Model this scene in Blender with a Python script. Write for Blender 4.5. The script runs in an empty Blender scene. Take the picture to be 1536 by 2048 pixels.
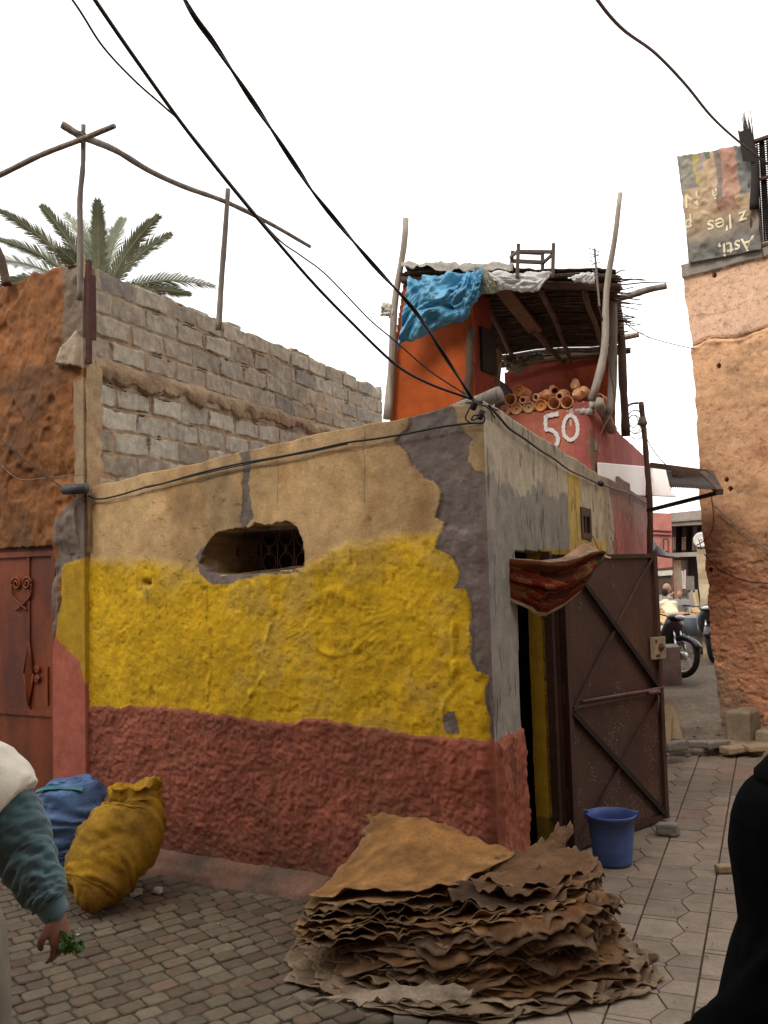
import bpy, bmesh, math, random
import numpy as np
from mathutils import Vector, Matrix

# ------------------------------------------------------------------ camera, sky, sun, exposure
SC = bpy.context.scene
COL = SC.collection
FPX, W0, H0 = 1850.0, 1536.0, 2048.0
CAM_H = 1.9
PITCH = math.atan((1145 - 1024) / FPX)
ROLL = math.radians(-1.6)
cam_data = bpy.data.cameras.new('camera')
cam_data.sensor_fit = 'HORIZONTAL'
cam_data.sensor_width = 36.0
cam_data.lens = FPX / W0 * 36.0
# portrait frame: the horizontal field is W0 pixels wide
cam_data.clip_start = 0.05
cam_data.clip_end = 2000
cam = bpy.data.objects.new('camera', cam_data)
COL.objects.link(cam)
CROT = Matrix.Rotation(math.pi / 2 + PITCH, 3, 'X') @ Matrix.Rotation(ROLL, 3, 'Z')
cam.matrix_world = Matrix.Translation((0, 0, CAM_H)) @ CROT.to_4x4()
SC.camera = cam

SUN_EL, SUN_AZ = math.radians(46), math.radians(212)   # azimuth clockwise from +Y: behind the camera, to its left
world = bpy.data.worlds.new('World')
SC.world = world
world.use_nodes = True
wn = world.node_tree
bg = wn.nodes['Background']
sky = wn.nodes.new('ShaderNodeTexSky')
sky.sky_type = 'NISHITA'
sky.sun_disc = False
sky.sun_elevation = SUN_EL
sky.sun_rotation = SUN_AZ
sky.dust_density = 4.0
hs = wn.nodes.new('ShaderNodeHueSaturation')
hs.inputs['Saturation'].default_value = 0.10
mx = wn.nodes.new('ShaderNodeMixRGB')
mx.inputs[0].default_value = 0.75
mx.inputs[2].default_value = (18.4, 18.1, 17.8, 1)       # even overcast veil over the sky
wn.links.new(sky.outputs[0], hs.inputs['Color'])
wn.links.new(hs.outputs[0], mx.inputs[1])
wn.links.new(mx.outputs[0], bg.inputs[0])
bg.inputs[1].default_value = 0.10

sun_d = bpy.data.lights.new('sun', 'SUN')
sun_d.energy = 1.5
sun_d.angle = math.radians(20)
sun_d.color = (1.0, 0.93, 0.82)
sun = bpy.data.objects.new('sun', sun_d)
COL.objects.link(sun)
sdir = Vector((math.sin(SUN_AZ) * math.cos(SUN_EL), math.cos(SUN_AZ) * math.cos(SUN_EL), math.sin(SUN_EL)))
sun.rotation_euler = sdir.to_track_quat('Z', 'Y').to_euler()
sun.location = sdir * 40

SC.view_settings.view_transform = 'Standard'
SC.view_settings.look = 'None'
SC.view_settings.gamma = 1.0
SC.view_settings.exposure = 0.42

# ------------------------------------------------------------------ measuring helpers: a pixel of the photo -> a point of the place
def ray(px, py):
    d = CROT @ Vector(((px - 768) / FPX, (1024 - py) / FPX, -1.0))
    return d
def PD(px, py, D):
    d = ray(px, py); t = D / d.y
    return Vector((d.x * t, D, CAM_H + d.z * t))
def PG(px, py, z=0.0):
    d = ray(px, py); t = (z - CAM_H) / d.z
    return Vector((d.x * t, d.y * t, z))
class Plane:
    """a vertical plane through o along the plan direction d (unit); n points to the viewer's side"""
    def __init__(s, o, d, off=0.0):
        s.d = Vector((d[0], d[1], 0)).normalized()
        n = Vector((s.d.y, -s.d.x, 0))
        if n.dot(Vector((-o[0], -o[1], 0))) < 0: n = -n
        s.n = n
        s.o = Vector((o[0], o[1], 0)) + n * off
    def hit(s, px, py):
        r = ray(px, py); c = Vector((0, 0, CAM_H))
        t = (s.o - c).dot(s.n) / r.dot(s.n)
        return c + r * t
    def uv(s, px, py):
        p = s.hit(px, py)
        return ((p - s.o).dot(s.d), p.z)
    def at(s, u, z, out=0.0):
        p = s.o + s.d * u + s.n * out
        return Vector((p.x, p.y, z))
    def off(s, k):
        q = Plane.__new__(Plane); q.d, q.n, q.o = s.d, s.n, s.o + s.n * k
        return q

# ------------------------------------------------------------------ noise
def table(seed):
    return np.random.RandomState(seed).rand(256, 256)
_tabs = {}
def vnoise(x, y, seed=0):
    if seed not in _tabs: _tabs[seed] = table(seed)
    T = _tabs[seed]
    xi = np.floor(x).astype(int); yi = np.floor(y).astype(int)
    fx = x - xi; fy = y - yi
    fx = fx * fx * (3 - 2 * fx); fy = fy * fy * (3 - 2 * fy)
    x0 = xi & 255; x1 = (xi + 1) & 255; y0 = yi & 255; y1 = (yi + 1) & 255
    return (T[x0, y0] * (1 - fx) + T[x1, y0] * fx) * (1 - fy) + (T[x0, y1] * (1 - fx) + T[x1, y1] * fx) * fy
def fbm(x, y, sc=1.0, octv=4, seed=0, gain=0.5):
    """about -1..1"""
    x = np.asarray(x, float); y = np.asarray(y, float)
    r = np.zeros(np.broadcast(x, y).shape); a = 1.0; tot = 0; f = sc
    for o in range(octv):
        r = r + a * (vnoise(x * f + 17.3 * o + 1000, y * f + 9.1 * o + 1000, seed + o) * 2 - 1)
        tot += a; a *= gain; f *= 2.03
    return r / tot * 1.7
def sstep(a, b, x):
    t = np.clip((x - a) / (b - a), 0, 1)
    return t * t * (3 - 2 * t)
def pip(poly, X, Y):
    ins = np.zeros(X.shape, bool)
    n = len(poly)
    for i in range(n):
        x0, y0 = poly[i]; x1, y1 = poly[(i + 1) % n]
        if y0 == y1: continue
        c = ((y0 > Y) != (y1 > Y)) & (X < (x1 - x0) * (Y - y0) / (y1 - y0) + x0)
        ins ^= c
    return ins

# ------------------------------------------------------------------ materials
def srgb(r, g, b):
    f = lambda c: (c / 255 / 12.92) if c / 255 <= 0.04045 else (((c / 255) + 0.055) / 1.055) ** 2.4
    return (f(r), f(g), f(b))
def mat(name, col, rough=0.85, n_sc=12.0, n_amt=0.25, bump=0.3, b_sc=40.0, b_dist=0.01, metal=0.0, col2=None, attr=False, spec=0.3, stretch=(1, 1, 1), trans=0.0, sheen=0.0):
    m = bpy.data.materials.new(name); m.use_nodes = True
    nt = m.node_tree; b = nt.nodes['Principled BSDF']
    N = nt.nodes.new; L = nt.links.new
    tc = N('ShaderNodeTexCoord')
    mp = N('ShaderNodeMapping'); mp.inputs['Scale'].default_value = stretch
    L(tc.outputs['Object'], mp.inputs[0])
    n1 = N('ShaderNodeTexNoise'); n1.inputs['Scale'].default_value = n_sc; n1.inputs['Detail'].default_value = 8
    n1.inputs['Roughness'].default_value = 0.62
    L(mp.outputs[0], n1.inputs['Vector'])
    if attr:
        at = N('ShaderNodeAttribute'); at.attribute_name = 'paint'
        base = at.outputs['Color']
    else:
        c = N('ShaderNodeMixRGB'); c.inputs[1].default_value = (*col, 1)
        c.inputs[2].default_value = (*(col2 or col), 1)
        r = N('ShaderNodeValToRGB'); r.color_ramp.elements[0].position = 0.42; r.color_ramp.elements[1].position = 0.6
        n0 = N('ShaderNodeTexNoise'); n0.inputs['Scale'].default_value = n_sc * 0.33; n0.inputs['Detail'].default_value = 6
        L(mp.outputs[0], n0.inputs['Vector']); L(n0.outputs[0], r.inputs[0]); L(r.outputs[0], c.inputs[0])
        base = c.outputs[0]
    mr = N('ShaderNodeMapRange'); mr.inputs[1].default_value = 0.25; mr.inputs[2].default_value = 0.75
    mr.inputs[3].default_value = 1 - n_amt; mr.inputs[4].default_value = 1 + n_amt
    L(n1.outputs[0], mr.inputs[0])
    n3 = N('ShaderNodeTexNoise'); n3.inputs['Scale'].default_value = n_sc * 6.5; n3.inputs['Detail'].default_value = 5
    n3.inputs['Roughness'].default_value = 0.7; L(mp.outputs[0], n3.inputs['Vector'])
    mr3 = N('ShaderNodeMapRange'); mr3.inputs[1].default_value = 0.25; mr3.inputs[2].default_value = 0.75
    mr3.inputs[3].default_value = 1 - n_amt * .8; mr3.inputs[4].default_value = 1 + n_amt * .8; L(n3.outputs[0], mr3.inputs[0])
    mm = N('ShaderNodeMath'); mm.operation = 'MULTIPLY'; L(mr.outputs[0], mm.inputs[0]); L(mr3.outputs[0], mm.inputs[1])
    mu = N('ShaderNodeVectorMath'); mu.operation = 'SCALE'
    L(base, mu.inputs[0]); L(mm.outputs[0], mu.inputs['Scale'])
    L(mu.outputs[0], b.inputs['Base Color'])
    b.inputs['Roughness'].default_value = rough
    b.inputs['Metallic'].default_value = metal
    b.inputs['Specular IOR Level'].default_value = spec
    if sheen: b.inputs['Sheen Weight'].default_value = sheen
    if bump:
        n2 = N('ShaderNodeTexNoise'); n2.inputs['Scale'].default_value = b_sc; n2.inputs['Detail'].default_value = 8
        n2.inputs['Roughness'].default_value = 0.65
        L(mp.outputs[0], n2.inputs['Vector'])
        bm_ = N('ShaderNodeBump'); bm_.inputs['Strength'].default_value = bump; bm_.inputs['Distance'].default_value = b_dist
        L(n2.outputs[0], bm_.inputs['Height']); L(bm_.outputs[0], b.inputs['Normal'])
    if trans:
        t = N('ShaderNodeBsdfTranslucent'); L(mu.outputs[0], t.inputs[0])
        ms = N('ShaderNodeMixShader'); ms.inputs[0].default_value = trans
        L(b.outputs[0], ms.inputs[1]); L(t.outputs[0], ms.inputs[2])
        L(ms.outputs[0], nt.nodes['Material Output'].inputs[0])
    return m

M = {}
M['plaster'] = mat('painted_plaster', (.5, .4, .3), attr=True, n_sc=9, n_amt=.24, bump=.55, b_sc=60, b_dist=.007)
M['roughcast'] = mat('mud_plaster', (.5, .4, .3), attr=True, n_sc=14, n_amt=.25, bump=.6, b_sc=60, b_dist=.008)
M['block'] = mat('concrete_block', (.5, .4, .3), attr=True, n_sc=16, n_amt=.28, bump=.7, b_sc=90, b_dist=.006)
M['mortar'] = mat('mortar', (.36, .24, .15), n_sc=10, n_amt=.3, bump=.6, b_sc=50, b_dist=.012, col2=(.27, .18, .12))
M['cement'] = mat('grey_cement', (.27, .25, .22), n_sc=8, n_amt=.25, bump=.4, b_sc=60, b_dist=.006, col2=(.2, .185, .165))
M['dark'] = mat('dark_interior', (.02, .017, .015), bump=0)
M['brown_metal'] = mat('brown_painted_iron', (.070, .034, .027), rough=.55, n_sc=5, n_amt=.35, bump=.12, b_sc=35, b_dist=.004, col2=(.055, .028, .019), spec=.4)
M['dark_metal'] = mat('dark_iron', (.022, .016, .014), rough=.55, n_amt=.3, bump=.1)
M['rust'] = mat('rusty_iron', (.10, .045, .03), rough=.8, n_sc=25, n_amt=.4, bump=.4, b_sc=80, b_dist=.003)
M['red_door'] = mat('red_brown_door_paint', (.20, .046, .014), rough=.6, n_sc=7, n_amt=.3, bump=.15, b_sc=40, b_dist=.004, col2=(.085, .024, .015), stretch=(1, 1, .4))
M['pole'] = mat('weathered_wood', (.235, .20, .17), n_sc=6, n_amt=.35, bump=.6, b_sc=30, b_dist=.006, stretch=(6, 6, .6), col2=(.16, .135, .12))
M['pole_pale'] = mat('pale_wood', (.36, .31, .26), n_sc=6, n_amt=.3, bump=.5, b_sc=30, b_dist=.006, stretch=(6, 6, .6), col2=(.25, .215, .18))
M['wood_brown'] = mat('brown_wood', (.12, .07, .045), n_sc=6, n_amt=.35, bump=.5, b_sc=30, b_dist=.006, col2=(.08, .05, .035))
M['plank'] = mat('pale_plank', (.36, .27, .165), n_sc=5, n_amt=.3, bump=.4, b_sc=30, b_dist=.004, col2=(.28, .205, .125))
M['reed'] = mat('dry_reed', (.10, .065, .04), n_sc=30, n_amt=.5, bump=0, col2=(.05, .033, .022))
M['cable'] = mat('black_cable', (.018, .017, .018), rough=.5, n_amt=.2, bump=0)
M['cable_grey'] = mat('grey_cable', (.12, .105, .095), rough=.6, n_amt=.2, bump=0)
M['clay'] = mat('fired_clay', (.60, .285, .14), rough=.9, n_sc=14, n_amt=.2, bump=.2, b_sc=60, b_dist=.003, col2=(.62, .36, .22))
M['clay_pale'] = mat('pale_clay', (.50, .32, .16), rough=.9, n_sc=14, n_amt=.2, bump=.2, b_sc=60, b_dist=.003)
M['white_paint'] = mat('white_paint', (.72, .70, .68), n_sc=20, n_amt=.12, bump=.2, b_sc=60, b_dist=.003)
M['white_board'] = mat('white_board', (.90, .90, .89), rough=.5, n_sc=3, n_amt=.03, bump=.05, b_sc=8)
M['blue_plastic'] = mat('blue_plastic_sheet', (.14, .44, .64), rough=.22, n_sc=5, n_amt=.18, bump=.5, b_sc=11, b_dist=.025, spec=.6, col2=(.085, .34, .56), trans=.3, stretch=(1.6, 1, .7))
M['white_plastic'] = mat('white_plastic_sheet', (.82, .82, .81), rough=.35, n_sc=6, n_amt=.06, bump=.4, b_sc=13, b_dist=.03, spec=.5, trans=.45)
M['grey_plastic'] = mat('grey_green_plastic', (.20, .20, .15), rough=.4, n_sc=6, n_amt=.3, bump=.5, b_sc=14, b_dist=.02, spec=.4)
M['black_plastic'] = mat('black_plastic', (.02, .02, .02), rough=.45, n_amt=.2, bump=.3)
M['pipe'] = mat('grey_pvc', (.06, .06, .063), rough=.5, n_amt=.2, bump=.05)
M['bucket'] = mat('blue_bucket_plastic', (.062, .105, .30), rough=.5, n_sc=7, n_amt=.24, bump=.08, b_sc=50, b_dist=.002, spec=.4)
M['sack'] = mat('yellow_woven_sack', (.34, .185, .008), rough=.85, n_sc=7, n_amt=.34, bump=.5, b_sc=220, b_dist=.002, col2=(.21, .105, .010))
M['blue_bag'] = mat('blue_bag_plastic', (.085, .175, .37), rough=.42, n_sc=5, n_amt=.25, bump=.5, b_sc=16, b_dist=.02, spec=.45, col2=(.06, .125, .29), stretch=(1, 1, 2.2))
M['stone'] = mat('grey_stone', (.25, .23, .20), n_sc=10, n_amt=.3, bump=.6, b_sc=40, b_dist=.012, col2=(.19, .17, .15))
M['earth'] = mat('trodden_earth', (.20, .155, .11), n_sc=2.6, n_amt=.4, bump=1.0, b_sc=22, b_dist=.05, col2=(.115, .09, .065))
M['joint'] = mat('earth_joint', (.075, .050, .034), n_sc=5, n_amt=.35, bump=.6, b_sc=60, b_dist=.008, col2=(.05, .034, .025))
M['cobble'] = mat('cobble_stone', (.165, .145, .12), attr=True, rough=.8, n_sc=20, n_amt=.25, bump=.5, b_sc=60, b_dist=.006)
M['tile'] = mat('paving_tile', (.2, .16, .12), attr=True, rough=.7, n_sc=7, n_amt=.25, bump=.3, b_sc=60, b_dist=.004)
M['hide'] = mat('raw_hide', (.3, .2, .1), attr=True, rough=.85, n_sc=11, n_amt=.4, bump=.5, b_sc=38, b_dist=.006)
M['carpet'] = mat('patterned_carpet', (.3, .1, .05), attr=True, rough=1.0, n_sc=90, n_amt=.35, bump=.5, b_sc=160, b_dist=.004, spec=.08)
M['skin'] = mat('skin', (.21, .095, .065), rough=.6, n_sc=20, n_amt=.15, bump=.2, b_sc=120, b_dist=.001)
M['skin_far'] = mat('skin_tone', (.33, .19, .12), rough=.7, n_amt=.1, bump=0)
M['hair'] = mat('dark_hair', (.012, .01, .009), rough=.9, n_amt=.3, bump=.3)
M['vest'] = mat('cream_knit', (.62, .57, .47), rough=.95, n_sc=10, n_amt=.1, bump=.3, b_sc=180, b_dist=.002, sheen=.2)
M['teal'] = mat('teal_sweater', (.085, .150, .160), rough=.95, n_sc=7, n_amt=.2, bump=.35, b_sc=200, b_dist=.002, sheen=.3, col2=(.06, .11, .125))
M['beige'] = mat('beige_cloth', (.20, .18, .14), rough=.95, n_sc=7, n_amt=.15, bump=.3, b_sc=150, b_dist=.002)
M['black_coat'] = mat('black_wool', (.0035, .0035, .0037), rough=1.0, n_sc=10, n_amt=.2, bump=.3, b_sc=150, b_dist=.002, spec=.02)
M['herb'] = mat('fresh_herb', (.05, .12, .022), rough=.6, n_amt=.4, bump=0, trans=.2)
M['palm'] = mat('palm_leaf', (.155, .165, .10), rough=.45, n_sc=3, n_amt=.35, bump=0, col2=(.105, .12, .07), spec=.6)
M['palm_rib'] = mat('palm_rib', (.16, .15, .085), rough=.6, n_amt=.2, bump=0)
M['palm_trunk'] = mat('palm_trunk', (.15, .11, .08), n_amt=.4, bump=.8, b_sc=10, b_dist=.05)
M['orange_wall'] = mat('red_orange_wall_paint', (.40, .080, .013), n_sc=1.6, n_amt=.25, bump=.2, b_sc=20, b_dist=.01, col2=(.28, .042, .014))
M['red_wall'] = mat('dark_red_wall', (.30, .050, .020), n_sc=3, n_amt=.3, bump=.2, b_sc=20, b_dist=.01, col2=(.2, .036, .022))
M['tan_cloth'] = mat('tan_cloth', (.33, .24, .16), n_amt=.25, bump=.4, b_sc=12, b_dist=.02)
M['pink_wall'] = mat('pink_plaster', (.42, .165, .135), n_sc=4, n_amt=.25, bump=.3, b_sc=30, b_dist=.008, col2=(.36, .155, .125))
M['grey_wall'] = mat('grey_plaster', (.33, .30, .26), n_sc=3, n_amt=.2, bump=.3, b_sc=30, b_dist=.008, col2=(.28, .25, .21))
M['pale_wall'] = mat('pale_yellow_plaster', (.56, .48, .32), n_sc=4, n_amt=.2, bump=.3, b_sc=30, b_dist=.01, col2=(.47, .40, .27))
M['tyre'] = mat('tyre_rubber', (.016, .015, .015), rough=.8, n_amt=.2, bump=.2)
M['chrome'] = mat('worn_chrome', (.5, .5, .5), rough=.3, metal=1.0, n_amt=.2, bump=0)
M['moped'] = mat('black_moped_paint', (.012, .012, .014), rough=.3, n_amt=.1, bump=0, spec=.5)
M['moped_grey'] = mat('grey_moped_plastic', (.26, .26, .27), rough=.4, n_amt=.1, bump=0)
M['lens'] = mat('headlight_glass', (.55, .57, .58), rough=.15, n_amt=.05, bump=0, spec=.6)
M['dish'] = mat('white_dish', (.78, .78, .75), rough=.4, n_amt=.04, bump=0)
M['banner'] = mat('printed_banner', (.4, .3, .2), attr=True, rough=.55, n_sc=6, n_amt=.18, bump=.5, b_sc=10, b_dist=.02)
M['letter'] = mat('cream_lettering', (.68, .62, .42), n_amt=.05, bump=0)
M['corrugated'] = mat('corrugated_iron', (.085, .065, .058), rough=.6, n_amt=.35, bump=.2)
M['zinc'] = mat('grey_zinc', (.12, .125, .12), rough=.6, n_amt=.25, bump=.1)
M['scrap'] = mat('pale_sacking', (.55, .53, .47), n_amt=.2, bump=.5, b_sc=12, b_dist=.03)
M['yellow_cloth'] = mat('pale_yellow_shirt', (.58, .53, .36), n_amt=.1, bump=.2)
M['grey_cloth'] = mat('grey_shirt', (.20, .20, .21), n_amt=.1, bump=.2)
M['khaki'] = mat('khaki_cloth', (.26, .21, .13), n_amt=.1, bump=.2)

# ------------------------------------------------------------------ object helpers
BASE = {}
def tag(o, label=None, cat=None, group=None, kind=None):
    if label: o['label'] = label
    if cat: o['category'] = cat
    if group: o['group'] = group
    if kind: o['kind'] = kind
    return o
def thing(name, label, cat, loc, group=None):
    o = bpy.data.objects.new(name, None); COL.objects.link(o)
    o.location = loc; o.empty_display_size = .1
    BASE[o] = Vector(loc)
    return tag(o, label, cat, group)
def mk(name, verts, faces, material, parent=None, origin=None, smooth=True, paint=None, mats=None, fmat=None):
    b = BASE[parent] if parent is not None else Vector(origin if origin is not None else (0, 0, 0))
    V = np.asarray([tuple(v) for v in verts] if not isinstance(verts, np.ndarray) else verts, float) - np.array(b)
    me = bpy.data.meshes.new(name)
    me.from_pydata(V.tolist(), [], faces if isinstance(faces, list) else faces.tolist())
    if material is not None: me.materials.append(material)
    for m_ in mats or (): me.materials.append(m_)
    if fmat is not None: me.polygons.foreach_set('material_index', np.asarray(fmat, 'i'))
    me.polygons.foreach_set('use_smooth', np.full(len(me.polygons), bool(smooth)))
    if paint is not None:
        a = me.color_attributes.new('paint', 'FLOAT_COLOR', 'POINT')
        c = np.ones((len(V), 4), 'f'); c[:, :3] = np.asarray(paint)[:, :3]
        a.data.foreach_set('color', c.ravel())
    me.update()
    o = bpy.data.objects.new(name, me); COL.objects.link(o)
    if parent is not None: o.parent = parent
    else: o.location = b
    BASE[o] = b
    return o

class MB:
    """collects shapes, then links them as ONE mesh"""
    def __init__(s): s.v = []; s.f = []; s.c = []
    def add(s, vs, fs, col=None):
        k = len(s.v); s.v += [tuple(v) for v in vs]; s.f += [tuple(i + k for i in f) for f in fs]
        s.c += [col or (1, 1, 1)] * len(vs)
        return s
    def frame_box(s, o, ax, ay, az, x0, x1, y0, y1, z0, z1, col=None, jit=0, rnd=None):
        vs = []
        for z in (z0, z1):
            for x, y in ((x0, y0), (x1, y0), (x1, y1), (x0, y1)):
                p = Vector(o) + ax * x + ay * y + az * z
                if jit: p += Vector((rnd.uniform(-jit, jit), rnd.uniform(-jit, jit), rnd.uniform(-jit, jit)))
                vs.append(p)
        s.add(vs, [(0, 3, 2, 1), (4, 5, 6, 7), (0, 1, 5, 4), (1, 2, 6, 5), (2, 3, 7, 6), (3, 0, 4, 7)], col)
        return s
    def bevel_box(s, o, ax, ay, az, x0, x1, y0, y1, z0, z1, bv, col=None, jit=0, rnd=None):
        """box whose +y face (outward) is chamfered: rounded block front"""
        ax, ay, az = Vector(ax), Vector(ay), Vector(az)
        def P(x, y, z):
            p = Vector(o) + ax * x + ay * y + az * z
            if jit: p += ax * rnd.uniform(-jit, jit) + ay * rnd.uniform(-jit, jit) * .6 + az * rnd.uniform(-jit, jit)
            return p
        R0 = [P(x0, y0, z0), P(x1, y0, z0), P(x1, y0, z1), P(x0, y0, z1)]
        R1 = [P(x0, y1 - bv, z0), P(x1, y1 - bv, z0), P(x1, y1 - bv, z1), P(x0, y1 - bv, z1)]
        R2 = [P(x0 + bv, y1, z0 + bv), P(x1 - bv, y1, z0 + bv), P(x1 - bv, y1, z1 - bv), P(x0 + bv, y1, z1 - bv)]
        fs = [(0, 1, 2, 3)[::-1], (8, 9, 10, 11)]
        for a in (0, 4):
            for i in range(4):
                j = (i + 1) % 4
                fs.append((a + i, a + j, a + 4 + j, a + 4 + i))
        s.add(R0 + R1 + R2, fs, col); return s
    def box(s, c, sx, sy, sz, rz=0, col=None, jit=0, rnd=None):
        a = Vector((math.cos(rz), math.sin(rz), 0)); b = Vector((-math.sin(rz), math.cos(rz), 0))
        return s.frame_box(c, a, b, Vector((0, 0, 1)), -sx / 2, sx / 2, -sy / 2, sy / 2, -sz / 2, sz / 2, col, jit, rnd)
    def bar(s, p0, p1, w, h, up=(0, 0, 1), col=None):
        p0, p1 = Vector(p0), Vector(p1); d = (p1 - p0); L = d.length; d.normalize()
        up = Vector(up)
        if abs(d.dot(up)) > .98: up = Vector((0, 1, 0))
        x = d.cross(up).normalized(); y = x.cross(d).normalized()
        return s.frame_box(p0, x, y, d, -w / 2, w / 2, -h / 2, h / 2, 0, L, col)
    def tube(s, pts, r, n=8, cap=True, col=None, twist=0):
        pts = [Vector(p) for p in pts]; m = len(pts)
        if not hasattr(r, '__len__'): r = [r] * m
        vs = []; ref = None
        for i, p in enumerate(pts):
            t = (pts[min(i + 1, m - 1)] - pts[max(i - 1, 0)])
            if t.length < 1e-9: t = Vector((0, 0, 1))
            t.normalize()
            if ref is None:
                ref = Vector((0, 0, 1)) if abs(t.z) < .9 else Vector((1, 0, 0))
            x = (ref - t * ref.dot(t)).normalized(); ref = x; y = t.cross(x)
            for k in range(n):
                a = 2 * math.pi * k / n
                vs.append(p + (x * math.cos(a) + y * math.sin(a)) * r[i])
        fs = []
        for i in range(m - 1):
            for k in range(n):
                k2 = (k + 1) % n
                fs.append((i * n + k, i * n + k2, (i + 1) * n + k2, (i + 1) * n + k))
        if cap:
            fs.append(tuple(range(n))[::-1]); fs.append(tuple((m - 1) * n + k for k in range(n)))
        return s.add(vs, fs, col)
    def loft(s, rings, cap=True, col=None):
        n = len(rings[0]); vs = [v for r in rings for v in r]; fs = []
        for i in range(len(rings) - 1):
            for k in range(n):
                k2 = (k + 1) % n
                fs.append((i * n + k, i * n + k2, (i + 1) * n + k2, (i + 1) * n + k))
        if cap:
            fs.append(tuple(range(n))[::-1]); fs.append(tuple((len(rings) - 1) * n + k for k in range(n)))
        return s.add(vs, fs, col)
    def lathe(s, prof, o, ax, n=24, col=None, closed=False):
        """prof: list of (t along axis, radius)"""
        ax = Vector(ax).normalized(); ref = Vector((0, 0, 1)) if abs(ax.z) < .9 else Vector((1, 0, 0))
        x = (ref - ax * ref.dot(ax)).normalized(); y = ax.cross(x)
        rings = [[Vector(o) + ax * t + (x * math.cos(2 * math.pi * k / n) + y * math.sin(2 * math.pi * k / n)) * max(r, 1e-4) for k in range(n)] for t, r in prof]
        return s.loft(rings, cap=not closed, col=col)
    def grid(s, fn, nu, nv, col=None):
        vs = [fn(i / (nu - 1), j / (nv - 1)) for j in range(nv) for i in range(nu)]
        fs = [(j * nu + i, j * nu + i + 1, (j + 1) * nu + i + 1, (j + 1) * nu + i) for j in range(nv - 1) for i in range(nu - 1)]
        return s.add(vs, fs, col)
    def build(s, name, material, parent=None, origin=None, smooth=False, paint=False):
        return mk(name, s.v, s.f, material, parent, origin, smooth, s.c if paint else None)
def solid(o, t, off=-1):
    m_ = o.modifiers.new('thickness', 'SOLIDIFY'); m_.thickness = t; m_.offset = off
    return o
def smooth_path(pts, sub=8):
    pts = [Vector(p) for p in pts]; out = []
    P = [pts[0] * 2 - pts[1]] + pts + [pts[-1] * 2 - pts[-2]]
    for i in range(1, len(P) - 2):
        a, b, c, d = P[i - 1], P[i], P[i + 1], P[i + 2]
        for k in range(sub):
            t = k / sub
            out.append(0.5 * ((2 * b) + (c - a) * t + (2 * a - 5 * b + 4 * c - d) * t * t + (3 * b - a - 3 * c + d) * t ** 3))
    out.append(pts[-1]); return out
def lerp_poly(pts, x):
    xs = [p[0] for p in pts]; ys = [p[1] for p in pts]
    o = np.argsort(xs); return np.interp(x, np.array(xs)[o], np.array(ys)[o])

def wall_grid(name, pl, us, zlo, ztop, nt, disp, paint, keep=None, thick=.25, material=None, parent=None, skip_u0=False):
    """a dense wall sheet with relief, holes and painted zones, closed by returns of its own thickness.
    us: u positions; ztop(u): top line; disp(U,Z)->outward metres; paint(U,Z)->rgb; keep(U,Z at face centres)->bool"""
    us = np.asarray(us); nu = len(us); t = np.linspace(0, 1, nt)
    U, T = np.meshgrid(us, t)
    top = ztop(us); Z = zlo + (top[None, :] - zlo) * T
    dsp = disp(U, Z); C = paint(U, Z)
    o = np.array(pl.o); d = np.array(pl.d); n = np.array(pl.n)
    P = o[None, None] + U[..., None] * d + dsp[..., None] * n; P[..., 2] = Z
    V = P.reshape(-1, 3); C = C.reshape(-1, 3)
    ii, jj = np.meshgrid(np.arange(nu - 1), np.arange(nt - 1))
    a = (jj * nu + ii)
    q = np.stack([a, a + 1, a + nu + 1, a + nu], -1)
    fc_u = (U[:-1, :-1] + U[1:, 1:]) / 2; fc_z = (Z[:-1, :-1] + Z[1:, 1:]) / 2
    kp = np.ones(fc_u.shape, bool) if keep is None else keep(fc_u, fc_z)
    F = q[kp].tolist()
    # boundary edges of the kept faces
    cnt = {}
    for f in F:
        for e in ((f[0], f[1]), (f[1], f[2]), (f[2], f[3]), (f[3], f[0])):
            if (e[1], e[0]) in cnt: del cnt[(e[1], e[0])]
            else: cnt[e] = 1
    if skip_u0: cnt = {e: 1 for e in cnt if not (e[0] % nu == 0 and e[1] % nu == 0)}
    bv = sorted({i for e in cnt for i in e}); idx = {b: len(V) + k for k, b in enumerate(bv)}
    V2 = V[bv] - n[None] * thick - n[None] * 0
    V2 = V2 - (dsp.reshape(-1)[bv])[:, None] * n * .0
    VV = np.concatenate([V, V2]); CC = np.concatenate([C, C[bv]])
    F += [(e[1], e[0], idx[e[0]], idx[e[1]]) for e in cnt]
    return mk(name, VV, F, material, parent, None, True, CC)
# ------------------------------------------------------------------ the plan
C0 = PG(1002, 1841)                                   # foot of the yellow house's corner
PF = Plane(C0, (-1.8205, 1))                          # its painted front, u runs left
PS = Plane(C0, (.44, 1))                              # its alley side, u runs away
DF, DS = PF.d, PS.d
RF = PF.uv(176, 1400)[0]                              # left end of the front
LEN_S = PS.uv(1304, 1050)[0]
UVS = lambda pl, pts: [pl.uv(*p) for p in pts]
def gz(x, y):
    return float(np.interp(y, [9.3, 10.0, 12.0, 16.0, 22.0, 60.0], [0, .2, .43, .62, .72, .9]))

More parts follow.
